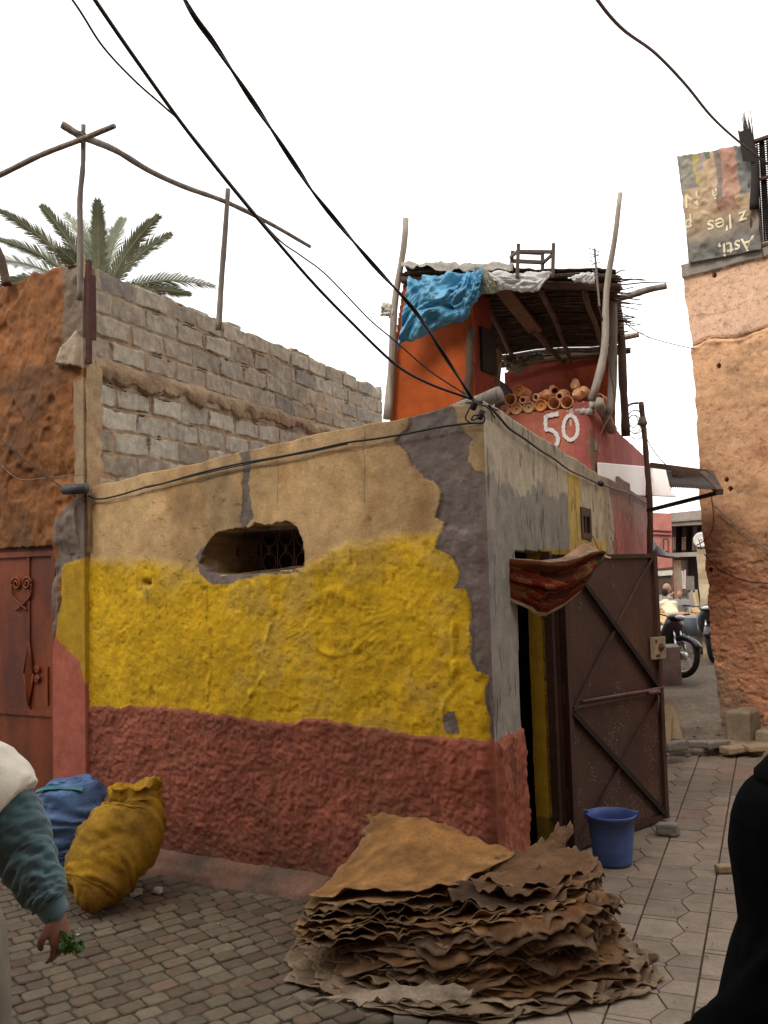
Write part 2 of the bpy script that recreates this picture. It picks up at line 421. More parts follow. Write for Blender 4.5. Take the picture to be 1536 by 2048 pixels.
# ------------------------------------------------------------------ ground, paving
def ground_sheet():
    xs = np.concatenate([np.linspace(-300, -12, 14), np.linspace(-10, 14, 121), np.linspace(16, 300, 14)])
    ys = np.concatenate([np.linspace(-60, -1, 10), np.linspace(0, 24, 161), np.linspace(26, 500, 24)])
    X, Y = np.meshgrid(xs, ys)
    Z = np.interp(Y, [9.3, 10.0, 12.0, 16.0, 22.0, 60.0], [0, .2, .43, .62, .72, .9])
    bumpy = sstep(9.1, 9.9, Y) * (np.abs(X - 2) < 9)
    Z = Z - .012 + bumpy * (.012 + .035 * fbm(X, Y, 1.6, 5, 3) + .015 * fbm(X, Y, 6, 3, 8)) + (1 - bumpy) * .004 * fbm(X, Y, 4, 3, 5)
    V = np.stack([X, Y, Z], -1).reshape(-1, 3)
    nu = len(xs)
    F = [(j * nu + i, j * nu + i + 1, (j + 1) * nu + i + 1, (j + 1) * nu + i) for j in range(len(ys) - 1) for i in range(nu - 1)]
    cy = [ys[f[0] // nu] for f in F]
    o = mk('ground', V, F, M['joint'], None, (0, 0, 0), True, mats=[M['earth']], fmat=[1 if (y > 9.0) else 0 for y in cy])
    tag(o, kind='structure')
ground_sheet()

RND = random.Random(7)
TD = Vector((.415, 1, 0)).normalized(); TN = Vector((TD.y, -TD.x, 0))    # along / across the tiled strip
T0 = PG(1261, 1890)                                                       # a point of one straight joint
STRIP = .345
K0 = -2.42                                                                # strips left of T0 where the cobbles begin
def prism(mb, poly, z, bev, col, tilt=(0, 0)):
    c = sum((Vector((p[0], p[1], 0)) for p in poly), Vector()) / len(poly)
    n = len(poly); vs = []
    for (sh, dz) in ((0, -.03), (0, -bev), (bev, 0)):
        for p in poly:
            q = Vector((p[0], p[1], 0)); d = q - c
            q = c + d * max(0, (d.length - sh) / max(d.length, 1e-6))
            zz = z + dz + (q.x - c.x) * tilt[0] + (q.y - c.y) * tilt[1]
            vs.append((q.x, q.y, zz))
    fs = [tuple(range(2 * n, 3 * n))]
    for a in (0, n):
        for i in range(n):
            j = (i + 1) % n; fs.append((a + i, a + j, a + n + j, a + n + i))
    mb.add(vs, fs, col)
def clip(poly, a, b, c):
    """keep a*x+b*y<=c"""
    out = []
    for i in range(len(poly)):
        p, q = poly[i], poly[(i + 1) % len(poly)]
        fp = a * p[0] + b * p[1] - c; fq = a * q[0] + b * q[1] - c
        if fp <= 0: out.append(p)
        if fp * fq < 0:
            t = fp / (fp - fq); out.append((p[0] + (q[0] - p[0]) * t, p[1] + (q[1] - p[1]) * t))
    return out
def paving():
    mb = MB()
    per = .30
    seeds = [(.30 * STRIP, .0, .0180), (.80 * STRIP, .25 * per, .0062), (.80 * STRIP, .75 * per, .0062), (.30 * STRIP, .5 * per, .0015)]
    for k in range(-3, 8):
        ph = RND.uniform(0, per)
        for r in range(int(2.0 / per), int(10.6 / per)):
            loc = []
            for dr in (-1, 0, 1):
                for sx, sy, w in seeds: loc.append((sx, sy + (r + dr) * per, w))
            for (sx, sy, w) in loc[4:8]:
                poly = [(.001, sy - .4), (STRIP - .001, sy - .4), (STRIP - .001, sy + .4), (.001, sy + .4)]
                for (qx, qy, qw) in loc:
                    if (qx, qy) == (sx, sy): continue
                    a, b = 2 * (qx - sx), 2 * (qy - sy)
                    c = qx * qx + qy * qy - qw - (sx * sx + sy * sy - w)
                    poly = clip(poly, a, b, c)
                    if len(poly) < 3: break
                if len(poly) < 3: continue
                cx = sum(p[0] for p in poly) / len(poly); cy = sum(p[1] for p in poly) / len(poly)
                sc_ = lambda p: (cx + (p[0] - cx) * .966, cy + (p[1] - cy) * .966)
                poly = [sc_(p) for p in poly]
                W = []
                for (x, y) in poly:
                    p = T0 + TN * (x + k * STRIP) + TD * (y + ph - 4.6)
                    W.append((p.x, p.y))
                mx_, my_ = sum(p[0] for p in W) / len(W), sum(p[1] for p in W) / len(W)
                if my_ > 9.35 or my_ < 1.5: continue
                pc = Vector((mx_, my_, 0)) - T0
                if pc.dot(TN) < K0 * STRIP + .02: continue
                if (Vector((mx_, my_, 0)) - PS.o).dot(PS.n) < -.05: continue
                f = RND.uniform(.85, 1.12) * (1 + .25 * float(fbm(np.array(mx_), np.array(my_), 1.0, 4, 813))); h = RND.random()
                t = float(vnoise(np.array(mx_ * 1.3 + 50), np.array(my_ * 1.3 + 50), 61))
                base = (.215, .170, .130) if t < .68 else (.225, .155, .120)
                prism(mb, W, RND.uniform(-.002, .001), .003, tuple(c_ * f for c_ in base), (RND.uniform(-.01, .01), RND.uniform(-.01, .01)))
    o = mb.build('tile_paving', M['tile'], None, (0, 0, 0), paint=True); tag(o, kind='structure')
paving()
def cobbles():
    mb = MB()
    ang = math.radians(52)
    a = Vector((math.sin(ang), math.cos(ang), 0)); b = Vector((a.y, -a.x, 0))
    O = Vector((-.6, 4.2, 0)); sy = .104
    for j in range(-34, 34):
        x = -4.0 + (j % 2) * .055 + RND.uniform(0, .02)
        while x < 4.0:
            L = RND.uniform(.095, .128)
            c = O + a * (x + L / 2) + b * (j * sy)
            x += L + .009
            if c.y < 1.5 or c.y > 8.2 or c.x < -4.2: continue
            if (c - T0).dot(TN) > K0 * STRIP - .05: continue
            if (c - PF.o).dot(PF.n) < .02: continue
            w = sy - .010; q = []
            for (sx, s2) in ((-1, -1), (-.55, -1), (.55, -1), (1, -1), (1, -.4), (1, .4), (1, 1), (.55, 1), (-.55, 1), (-1, 1), (-1, .4), (-1, -.4)):
                k = .93 if abs(sx) == 1 and abs(s2) == 1 else 1.0
                p = c + a * (sx * L / 2 * k + RND.uniform(-.004, .004)) + b * (s2 * w / 2 * k + RND.uniform(-.004, .004))
                q.append((p.x, p.y))
            area = sum(q[i][0] * q[(i + 1) % 12][1] - q[(i + 1) % 12][0] * q[i][1] for i in range(12))
            if area < 0: q = q[::-1]
            f = RND.uniform(.72, 1.18) * (1 + .30 * float(fbm(np.array(c.x), np.array(c.y), 1.1, 4, 811)))
            base = RND.choice([(0.110, 0.088, 0.059), (0.106, 0.081, 0.053), (0.118, 0.093, 0.064), (0.103, 0.069, 0.046)])
            prism(mb, q, RND.uniform(-.006, .001), .006, tuple(v * f for v in base), (RND.uniform(-.03, .03), RND.uniform(-.03, .03)))
    o = mb.build('cobbled_street', M['cobble'], None, (0, 0, 0), smooth=False, paint=True); tag(o, kind='structure')
cobbles()

# ------------------------------------------------------------------ the yellow house
CREAM, YEL, PINK, GREY, PALE = (.52, .35, .17), (.63, .385, .010), (.28, .086, .052), (.185, .148, .130), (.45, .40, .29)
def C_(c): return np.array(c)
house = thing('yellow_house', 'low corner house painted yellow over red with bare grey plaster at its corner', 'house', (C0.x, C0.y, 0))
f_top = UVS(PF, [(970, 806), (905, 813), (820, 834), (640, 868), (475, 907), (300, 946), (195, 972), (176, 980)])
def build_front():
    us = np.concatenate([np.linspace(0, .12, 16)[:-1], np.linspace(.12, RF, 395)])
    gp = UVS(PF, [(817, 800), (817, 850), (792, 882), (814, 908), (821, 932), (841, 947), (869, 963), (882, 987), (879, 1014), (870, 1034), (889, 1045), (879, 1069), (872, 1096), (903, 1110), (920, 1144), (911, 1178), (933, 1181), (942, 1209), (944, 1260), (945, 1318), (954, 1345), (976, 1352), (971, 1397), (978, 1424), (983, 1482), (1060, 1482), (1060, 800)])
    cp = UVS(PF, [(905, 800), (912, 850), (945, 881), (940, 905), (935, 925), (951, 940), (981, 944), (1000, 944), (1000, 800)])
    sp = UVS(PF, [(478, 900), (501, 900), (498, 960), (507, 1040), (490, 1058), (478, 1045), (486, 970)])
    g2 = UVS(PF, [(888, 1432), (910, 1418), (922, 1470), (890, 1465)])
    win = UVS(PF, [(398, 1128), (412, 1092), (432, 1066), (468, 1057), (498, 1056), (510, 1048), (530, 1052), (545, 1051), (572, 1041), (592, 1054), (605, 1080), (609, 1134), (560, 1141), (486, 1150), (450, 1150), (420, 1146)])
    gh = UVS(PF.off(-.21), [(468, 1062), (640, 1040), (640, 1126), (468, 1149)])
    cem = UVS(PF, [(390, 1116), (408, 1094), (428, 1100), (442, 1150), (600, 1139), (606, 1143), (560, 1147), (480, 1157), (455, 1166), (428, 1172), (400, 1146)])
    yl = UVS(PF, [(176, 1128), (240, 1120), (300, 1124), (360, 1132), (400, 1150), (470, 1158), (610, 1136), (640, 1112), (700, 1090), (760, 1080), (830, 1076), (890, 1066), (1000, 1066)])
    pk = UVS(PF, [(176, 1414), (300, 1410), (370, 1418), (480, 1432), (560, 1445), (640, 1434), (740, 1455), (860, 1470), (985, 1480), (1010, 1482)])
    ul, ur = PF.uv(400, 1120)[0], PF.off(-.21).uv(462, 1120)[0]
    ridge = UVS(PF, [(552, 1190), (545, 1240), (530, 1290), (528, 1330), (505, 1390), (480, 1420)])
    ridge2 = UVS(PF, [(413, 1290), (420, 1350), (424, 1420)])
    ridge3 = UVS(PF, [(893, 1190), (905, 1240), (908, 1300), (905, 1350), (890, 1440)])
    nick = PF.uv(296, 1166); lump = PF.uv(670, 1245)
    def zones(U, Z):
        w1, w2 = .012 * fbm(U, Z, 14, 3, 11), .012 * fbm(U, Z, 14, 3, 21)
        Uw, Zw = U + w1, Z + w2
        yz = lerp_poly(yl, U) + .02 * fbm(U, Z, 9, 4, 31)
        pz = lerp_poly(pk, U) + .012 * fbm(U, Z, 16, 3, 33)
        grey = (pip(gp, Uw, Zw) & ~pip(cp, Uw, Zw)) | pip(sp, Uw, Zw)
        g_2 = pip(g2, Uw, Zw); cm = pip(cem, Uw, Zw)
        return yz, pz, grey, g_2, cm
    def paint(U, Z):
        yz, pz, grey, g_2, cm = zones(U, Z)
        c = np.empty(U.shape + (3,)); c[:] = CREAM
        streak = fbm(U * 5 + fbm(U, Z, 2, 3, 40), Z * 1.1, 1.6, 5, 41); blot = fbm(U, Z, 2.2, 5, 43)
        c *= (1 + .16 * streak + .20 * blot + .08 * fbm(U, Z, 18, 3, 44))[..., None]
        rust = sstep(.25, .95, fbm(U * 4 + .5 * fbm(U, Z, 3, 3, 46), Z * .9, 1.3, 4, 47)); c = c * (1 - .26 * rust[..., None] * np.array([.5, .8, 1.1]))
        gm = sstep(.2, .9, fbm(U * 1.6, Z, 1.7, 5, 49)); c = c * (1 - .22 * gm[..., None] * np.array([1.1, .9, .7]))
        for cx_ in (PF.uv(735, 1000)[0], PF.uv(560, 1000)[0]): c = np.where((np.abs(U - cx_ + .02 * fbm(Z, Z * 0, 5, 4, 50)) < .0035)[..., None] & (Z > PF.uv(700, 1010)[1])[..., None], c * .6, c)
        scr = sstep(.80, .95, fbm(U, Z * 2.5, 13, 4, 48)); c = c * (1 - .35 * scr[..., None])
        k = sstep(-.06, .05, yz - Z)[..., None]
        yv = C_(YEL) * (1 + .20 * fbm(U, Z, 2.4, 5, 51) + .10 * fbm(U, Z, 16, 3, 53))[..., None]
        worn = sstep(.1, 1.1, fbm(U, Z, 4, 5, 55) + .5 * sstep(.30, 0, yz - Z) - .1)[..., None]
        yv = yv * (1 - .5 * worn) + C_((.50, .34, .09)) * .5 * worn
        for (dx, y0, y1, w_) in ((545, 1152, 1300, 7), (500, 1160, 1250, 4), (586, 1145, 1230, 4), (415, 1175, 1300, 5), (297, 1180, 1250, 4), (705, 1095, 1180, 3), (800, 1080, 1230, 3), (650, 1110, 1190, 3)):
            (du, dz0), (_, dz1) = PF.uv(dx, y0), PF.uv(dx, y1)
            dr = np.exp(-((U - du + .012 * fbm(Z, Z * 0, 4, 3, 58)) / (.0022 * w_)) ** 2) * sstep(dz1, dz0, Z) * (Z < dz0 + .01) * (.5 + .5 * fbm(U, Z, 7, 3, 59))
            yv = yv * (1 - .42 * np.clip(dr, 0, 1))[..., None]
        scf = sstep(.55, .9, fbm(U * .5, Z * 2.4, 6, 4, 54))[..., None] * sstep(.9, .55, Z)[..., None]; yv = yv * (1 - .3 * scf)
        pits = sstep(.75, .95, fbm(U, Z, 30, 3, 57))[..., None]; yv = yv * (1 - .35 * pits)
        c = c * (1 - k) + yv * k
        gv = C_(GREY) * (1 + .15 * fbm(U, Z, 6, 4, 61) + .12 * fbm(U, Z, 25, 2, 63))[..., None]
        c = np.where(grey[..., None], gv, c); c = np.where((g_2 | cm)[..., None], gv * .95, c)
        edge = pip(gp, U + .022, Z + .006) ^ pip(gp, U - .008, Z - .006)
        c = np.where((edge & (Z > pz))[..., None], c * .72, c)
        q = sstep(-.004, .006, pz - Z)[..., None]
        pv = C_(PINK) * (1 + .22 * fbm(U, Z, 4, 4, 71) + .18 * fbm(U, Z, 26, 2, 73))[..., None]
        dirt = sstep(.42, .0, Z + .12 * fbm(U, Z, 5, 4, 75))[..., None]; pv = pv * (1 - .6 * dirt) + C_((.095, .055, .036)) * .6 * dirt
        dw = sstep(.2, .9, fbm(U, Z, 2.6, 5, 76))[..., None]; pv = pv * (1 - .35 * dw) + C_((.21, .085, .04)) * .35 * dw
        c = c * (1 - q) + pv * q
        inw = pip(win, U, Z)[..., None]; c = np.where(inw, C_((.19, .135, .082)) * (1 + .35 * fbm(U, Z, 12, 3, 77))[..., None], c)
        # the line where the coping was cast
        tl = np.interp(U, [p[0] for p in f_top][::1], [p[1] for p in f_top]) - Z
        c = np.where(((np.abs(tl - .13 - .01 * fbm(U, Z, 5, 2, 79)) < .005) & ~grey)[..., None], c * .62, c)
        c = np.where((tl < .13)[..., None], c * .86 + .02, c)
        return np.clip(c, .003, .9)
    def disp(U, Z):
        yz, pz, grey, g_2, cm = zones(U, Z)
        rough_k = .55; y = sstep(-.05, .04, yz - Z); p = sstep(0, .02, pz - Z)
        d = .003 * fbm(U, Z, 3, 4, 81) + .0012 * fbm(U, Z, 18, 3, 82)
        rough = rough_k * (.009 * fbm(U, Z, 3.2, 4, 83) + .0065 * (1 - np.abs(fbm(U, Z, 9, 3, 85))) + .0055 * fbm(U, Z, 26, 3, 87) - .007 * sstep(.6, .85, fbm(U, Z, 17, 3, 88)))
        d = d + y * (.010 + rough)
        for rg in (ridge, ridge2, ridge3):
            zz = sorted(rg, key=lambda t: t[1]); uc = np.interp(Z, [t[1] for t in zz], [t[0] for t in zz])
            inr = (Z < zz[-1][1]) & (Z > zz[0][1])
            d = d + inr * .013 * np.exp(-((U - uc + .02 * fbm(U, Z, 8, 2, 91)) / .02) ** 2) * (.5 + fbm(U, Z, 14, 3, 89))
        r = np.hypot(U - lump[0], Z - lump[1]); a_ = np.arctan2(Z - lump[1], U - lump[0]); tw = .0012 * np.sin(((U - lump[0]) * .35 + (Z - lump[1]) + .10 * fbm(U, Z, 2, 2, 92)) * 170) * np.exp(-((r - .28) / .13) ** 2) * (fbm(U, Z, 2.5, 2, 96) > .1); d = d + tw + .012 * np.exp(-((r - .17 - .05 * fbm(U, Z, 4, 2, 90)) / .03) ** 2) * (.4 + fbm(U, Z, 9, 3, 93)) 
        r = np.hypot(U - nick[0], (Z - nick[1]) * 1.6); d = d - .05 * np.exp(-(r / .03) ** 2)
        d = np.where(grey & (y < .5), d - .006 + .003 * fbm(U, Z, 24, 3, 94), d)
        d = d * (1 - p) + p * (.020 + .009 * fbm(U, Z, 5, 4, 95) + .006 * np.abs(fbm(U, Z, 20, 3, 97)) + .0042 * fbm(U, Z, 42, 2, 98))
        d = d * sstep(0, .07, U)
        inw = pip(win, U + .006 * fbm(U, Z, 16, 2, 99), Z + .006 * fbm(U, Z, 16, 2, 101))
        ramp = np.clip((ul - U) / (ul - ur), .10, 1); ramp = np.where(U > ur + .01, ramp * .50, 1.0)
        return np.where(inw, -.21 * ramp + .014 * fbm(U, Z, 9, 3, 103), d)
    def keep(U, Z): return ~(pip(gh, U, Z) & pip(win, U + .006 * fbm(U, Z, 16, 2, 99), Z + .006 * fbm(U, Z, 16, 2, 101)))
    ztop = lambda u: lerp_poly(f_top, u) + .008 * fbm(u, u * 0, 4, 3, 105)
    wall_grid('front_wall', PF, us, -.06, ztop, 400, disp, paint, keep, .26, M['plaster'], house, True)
    # wrought window grille, standing in the depth of the wall
    P = PF.off(-.235)
    mb = MB(); u0, u1 = P.uv(615, 1090)[0] - .03, P.uv(466, 1090)[0] + .03
    z0, z1 = P.uv(540, 1146)[1] - .02, P.uv(540, 1048)[1]
    def B(a, b, r=.005): mb.tube([P.at(*a), P.at(*b)], r, 6)
    n = 5; w = (u1 - u0) / n
    for k in range(n + 1): B((u0 + k * w, z0), (u0 + k * w, z1), .005)
    B((u0, z0 + .01), (u1, z0 + .01)); B((u0, z1 - .02), (u1, z1 - .02))
    for k in range(n):
        c = u0 + (k + .5) * w; zm = (z0 + z1) / 2
        for s in (-1, 1):
            for t in (-1, 1):
                pts = [(c, zm + t * .012)]
                for q in range(9):
                    a = q / 8 * math.pi
                    pts.append((c + s * w * .40 * math.sin(a) ** .8, zm + t * (.012 + (z1 - z0) * .40 * q / 8)))
                mb.tube([P.at(*p, 0) for p in pts], .0035, 5)
        mb.box(P.at(c, zm), .012, .006, .07, math.atan2(PF.d.y, PF.d.x)); mb.box(P.at(c, zm), .03, .006, .012, math.atan2(PF.d.y, PF.d.x))
    mb.build('window_grille', M['rust'], house, smooth=True)
build_front()

UA, UB = PS.uv(1051, 1690)[0], PS.uv(1107, 1690)[0]
ZL = PS.uv(1030, 1101)[1]
s_top = UVS(PS, [(970, 804), (982, 810), (1024, 836), (1080, 873), (1195, 946), (1236, 968), (1304, 1004)])
def build_side():
    us = np.unique(np.concatenate([np.linspace(0, .1, 12), np.linspace(.1, UA, 50), np.linspace(UA, UB, 50), np.linspace(UB, UB + 1.2, 90), np.linspace(UB + 1.2, LEN_S, 230)]))
    wn_ = UVS(PS, [(1161, 1016), (1180, 1020), (1182, 1085), (1164, 1076)])
    gpat = UVS(PS, [(1000, 960), (1030, 985), (1060, 990), (1075, 960), (1090, 975), (1130, 990), (1140, 1010), (1140, 1110), (900, 1120), (900, 940)])
    ystr = UVS(PS, [(1132, 940), (1160, 955), (1163, 1120), (1140, 1120)])
    pnk = UVS(PS, [(1212, 940), (1222, 1000), (1228, 1040), (1230, 1075), (1226, 1120), (1236, 1720), (1400, 1720), (1400, 900)])
    ylow = UVS(PS, [(1163, 1078), (1215, 1085), (1210, 1130), (1160, 1130)])
    def paint(U, Z):
        w1, w2 = .03 * fbm(U, Z, 7, 4, 111), .03 * fbm(U, Z, 7, 4, 113)
        c = np.empty(U.shape + (3,)); c[:] = PALE
        c *= (1 + .14 * fbm(U * 5, Z, 1.6, 4, 115) + .14 * fbm(U, Z, 3, 4, 117))[..., None]
        c = np.where(pip(gpat, U + w1, Z + 2 * w2)[..., None], C_((.27, .255, .215)) * (1 + .16 * fbm(U * 2, Z, 4, 4, 119))[..., None], c)
        yv = C_((.50, .37, .10)) * (1 + .12 * fbm(U, Z, 5, 3, 121))[..., None]
        c = np.where((pip(ystr, U + w1 * .5, Z) | pip(ylow, U + w1 * 2, Z + w2 * 2))[..., None], yv, c)
        pv = C_((.38, .125, .095)) * (1 + .2 * fbm(U * 3, Z * .7, 2, 4, 123))[..., None]
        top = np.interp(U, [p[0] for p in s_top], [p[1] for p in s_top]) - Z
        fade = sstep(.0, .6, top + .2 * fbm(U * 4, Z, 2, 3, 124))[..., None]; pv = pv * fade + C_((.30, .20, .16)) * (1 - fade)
        c = np.where(pip(pnk, U + w1 * 1.5, Z + w2)[..., None], pv, c)
        # pier beside the door: bare cement above the red skirting
        pier = (U < UA + .02) & (Z < PS.uv(1010, 1040)[1] + .12 * fbm(U, Z, 3, 3, 125))
        c = np.where(pier[..., None], C_((.25, .235, .205)) * (1 + .16 * fbm(U, Z, 5, 4, 127))[..., None], c)
        pz = PS.uv(1010, 1480)[1] + .02 + .03 * fbm(U, Z, 8, 3, 129)
        c = np.where(((Z < pz) & (U < UA + .05))[..., None], C_(PINK) * 1.05 * (1 + .2 * fbm(U, Z, 20, 3, 131))[..., None], c)
        c = np.where(((U > UB - .03) & (U < UB + .9) & (Z < ZL + .02))[..., None], C_((.33, .21, .012)), c)
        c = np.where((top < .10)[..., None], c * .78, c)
        crk = UVS(PS, [(1208, 1000), (1222, 1022), (1220, 1052), (1235, 1085)])
        zz = sorted(crk, key=lambda t: t[1]); uc = np.interp(Z, [t[1] for t in zz], [t[0] for t in zz])
        c = np.where(((np.abs(U - uc + .03 * fbm(U, Z, 9, 3, 133)) < .014) & (Z < zz[-1][1]) & (Z > zz[0][1]))[..., None], c * .4, c)
        scr = sstep(.66, .74, fbm(U * 4, Z, 5, 3, 135)); c = c * (1 - .5 * scr[..., None])
        return np.clip(c, .003, .9)
    def disp(U, Z):
        pz = PS.uv(1010, 1480)[1] + .02 + .03 * fbm(U, Z, 8, 3, 129)
        p = sstep(0, .02, pz - Z) * (U < UA + .05)
        d = .006 * fbm(U, Z, 2.2, 4, 137) + .002 * fbm(U, Z, 16, 3, 139)
        d = d * (1 - p) + p * (.022 + .012 * fbm(U, Z, 6, 4, 95) + .012 * np.abs(fbm(U, Z, 22, 3, 97)))
        return d * sstep(0, .07, U)
    def keep(U, Z):
        return ~((U > UA + .010 * np.sin(Z * 5)) & (U < UB) & (Z < ZL)) & ~pip(wn_, U, Z)
    ztop = lambda u: lerp_poly(s_top, u) + .010 * fbm(u, u * 0, 3, 3, 141) + ((u > PS.uv(1238, 990)[0]) & (u < PS.uv(1262, 990)[0])) * .07
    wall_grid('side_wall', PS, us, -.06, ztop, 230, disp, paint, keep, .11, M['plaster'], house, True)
    # small side window: wooden frame and a dark pane
    (ua, za), (ub, zb) = PS.uv(1161, 1016), PS.uv(1181, 1080)
    zt, zb = PS.uv(1170, 1016)[1], PS.uv(1172, 1078)[1]
    mb = MB(); W = Vector((0, 0, 1))
    o = PS.at(0, 0)
    fb = lambda m_, a, b, y0, y1, c, d: m_.frame_box(o, PS.d, PS.n, W, a, b, y0, y1, c, d)
    fb(mb, ua - .02, ua + .05, -.1, .012, zb, zt); fb(mb, ub - .05, ub + .02, -.1, .012, zb, zt)
    fb(mb, ua + .05, ub - .05, -.1, .012, zt - .07, zt); fb(mb, ua + .05, ub - .05, -.1, .012, zb, zb + .05)
    fb(mb, (ua + ub) / 2 - .02, (ua + ub) / 2 + .02, -.09, .004, zb + .05, zt - .07); fb(mb, ua + .05, ub - .05, -.088, .002, (zb + zt) / 2 + .05, (zb + zt) / 2 + .09)
    w = mb.build('window', M['wood_brown'], house)
    mb = MB(); fb(mb, ua, ub, -.13, -.11, zb, zt); mb.build('pane', M['dark'], w)
build_side()
def house_body():
    W = Vector((0, 0, 1)); L = PF.at(RF, 0)
    mb = MB()
    o = Vector((C0.x, C0.y, 0))
    q = [o - PF.n * .2 - PS.n * .14, PF.at(RF, 0) - PF.n * .2, PF.at(RF, 0) + DS * (LEN_S - .1), PS.at(LEN_S - .1, 0) - PS.n * .14]
    vs = [(p.x, p.y, z) for z in (2.20, 2.32) for p in q]
    mb.add(vs, [(3, 2, 1, 0), (4, 5, 6, 7), (0, 1, 5, 4), (1, 2, 6, 5), (2, 3, 7, 6), (3, 0, 4, 7)])
    mb.build('roof', M['cement'], house)
    mb = MB()
    mb.bar(q[1] + W * 1.1, q[2] + W * 1.1, .2, 2.3); mb.bar(q[2] + W * 1.1, q[3] + W * 1.1, .2, 2.3)
    mb.build('inner_wall', M['cement'], house)
    # sloped cement skirt along the foot of the front
    def fn(s, t):
        u = .02 + s * (RF - .35); n_ = float(fbm(np.array(u), np.array(t), 3, 3, 151))
        out = .02 + .19 * t + .03 * n_ * t; z = .10 * (1 - t) ** .6 + .012 * n_ - .03 * (t > .98)
        return PF.at(u, z, out)
    mb = MB(); mb.grid(fn, 120, 10)
    mb.build('skirt', mat('dirty_pink_cement', (.20, .105, .072), n_sc=7, n_amt=.35, bump=.8, b_sc=40, b_dist=.010, col2=(.125, .085, .06)), house, smooth=True)
    # pipe stub that drains the roof, iron peg low on the wall
    a = PF.hit(172, 980); mb = MB()
    ax = (PF.d * .9 + PF.n * .25).normalized()
    p0 = a + PF.n * .10
    mb.lathe([(-.09, .037), (.09, .037), (.09, .030), (-.085, .030)], p0, ax, 18)
    mb.build('drain_pipe', M['pipe'], house, smooth=True)
    a = PF.hit(318, 1590); mb = MB()
    mb.lathe([(-.05, .026), (.10, .026), (.105, .02), (.09, .018)], a, PF.n + Vector((.35, 0, .05)), 14)
    mb.build('wall_peg', M['pole'], house, smooth=True)
    # step of the door
    mb = MB(); s0 = PS.at((UA + UB) / 2 - .1, 0, .02)
    rg = []
    for (z, r) in ((-.02, .20), (.075, .19), (.09, .16), (.092, .02)):
        rg.append([s0 + PS.d * (r * 1.5 * math.cos(a) * (1 + .08 * math.sin(3 * a))) + PS.n * (r * .8 * math.sin(a)) + W * z for a in [k * math.pi / 10 for k in range(20)]])
    mb.loft(rg); mb.build('door_step', M['stone'], house, smooth=True)
house_body()

# iron door that stands open, and its frame
def iron_door():
    W = Vector((0, 0, 1)); H = PG(1145, 1705); F = PG(1331, 1640)
    d = (F - H); Wd = d.length; d.normalize(); n = Vector((d.y, -d.x, 0))
    if n.dot(-H) < 0: n = -n
    # frame in the wall
    mb = MB(); o = PS.at(UB, 0)
    mb.frame_box(o, PS.d, PS.n, W, .0, .075, -.02, .05, 0, ZL + .0)
    mb.frame_box(o, PS.d, PS.n, W, .078, .125, .0, .075, 0, ZL - .02)
    for z in (.35, 1.05, 1.7): mb.lathe([(-.07, .018), (.07, .018)], o + PS.d * .11 + PS.n * .085 + W * z, W, 10)
    fr = mb.build('door_frame', M['brown_metal'], house)
    zt = 1.985; z0 = .03
    box = lambda m_, x0, x1, y0, y1, a, b: m_.frame_box(H, d, n, W, x0, x1, y0, y1, a, b)
    mb = MB(); nn = 24
    def fn(s, t):
        x = s * Wd; z = z0 + t * (zt - z0)
        return H + d * x + W * z + n * (.004 * float(fbm(np.array(x), np.array(z), 2.5, 3, 161)))
    mb.grid(fn, 30, 50)
    door = mb.build('door', M['brown_metal_door'], house, smooth=True); solid(door, .012, 0)
    fm = MB()
    box(fm, -.01, .035, -.03, .03, z0 - .01, zt + .004); box(fm, Wd - .035, Wd + .006, -.03, .032, z0 - .01, zt + .004)
    box(fm, .035, Wd - .035, -.028, .028, zt - .03, zt + .001); box(fm, .035, Wd - .035, -.028, .028, z0 - .008, z0 + .03)
    fm.build('edge_frame', M['brown_metal'], door)
    D = lambda x, z, y: H + d * x + W * z + n * y
    for k, (a, b, y) in enumerate([((.03, zt - .03), (Wd - .04, .98), .030), ((.03, .92), (Wd - .04, zt - .03), .018), ((.03, .92), (Wd - .04, .05), .030), ((.03, .05), (Wd - .04, .92), .018)]):
        m2 = MB(); m2.bar(D(*a, y), D(*b, y), .02 if k % 2 else .036, .02 if k % 2 else .028, n)
        m2.build('brace', M['brown_metal'] if k % 2 else M['dark_metal'], door)
    m2 = MB(); m2.bar(D(.03, .955, .026), D(Wd - .03, .955, .026), .016, .03, n)
    m2.build('cross_rail', M['brown_metal'], door)
    m2 = MB(); m2.tube([D(Wd * .12, .985, .03), D(Wd * .55, .985, .04), D(Wd * .80, .98, .042), D(Wd + .0, .985, .035)], .011, 8)
    m2.lathe([(0, .015), (.13, .015)], D(Wd * .80, .965, .055), d, 10)
    m2.tube([D(Wd * .9, .96, .05), D(Wd * .91, .90, .055), D(Wd * .89, .80, .05)], .008, 6)
    m2.build('bolt', mat('worn_pink_iron', (.16, .085, .075), rough=.6, n_amt=.3, bump=.2), door, smooth=True)
    m2 = MB(); box(m2, Wd - .11, Wd + .035, .012, .05, 1.20, 1.36)
    lk = m2.build('lock_plate', M['plank'], door)
    m2 = MB(); m2.lathe([(0, .03), (.012, .028), (.014, .012), (.03, .01)], D(Wd - .035, 1.285, .05), n, 14)
    box(m2, Wd - .10, Wd - .05, .05, .056, 1.215, 1.235); box(m2, Wd - .10, Wd - .085, .05, .056, 1.32, 1.345)
    m2.build('lock_cylinder', M['rust'], lk, smooth=False)
    # dried splashes and chips are in the door's material
    return H, d, n, Wd
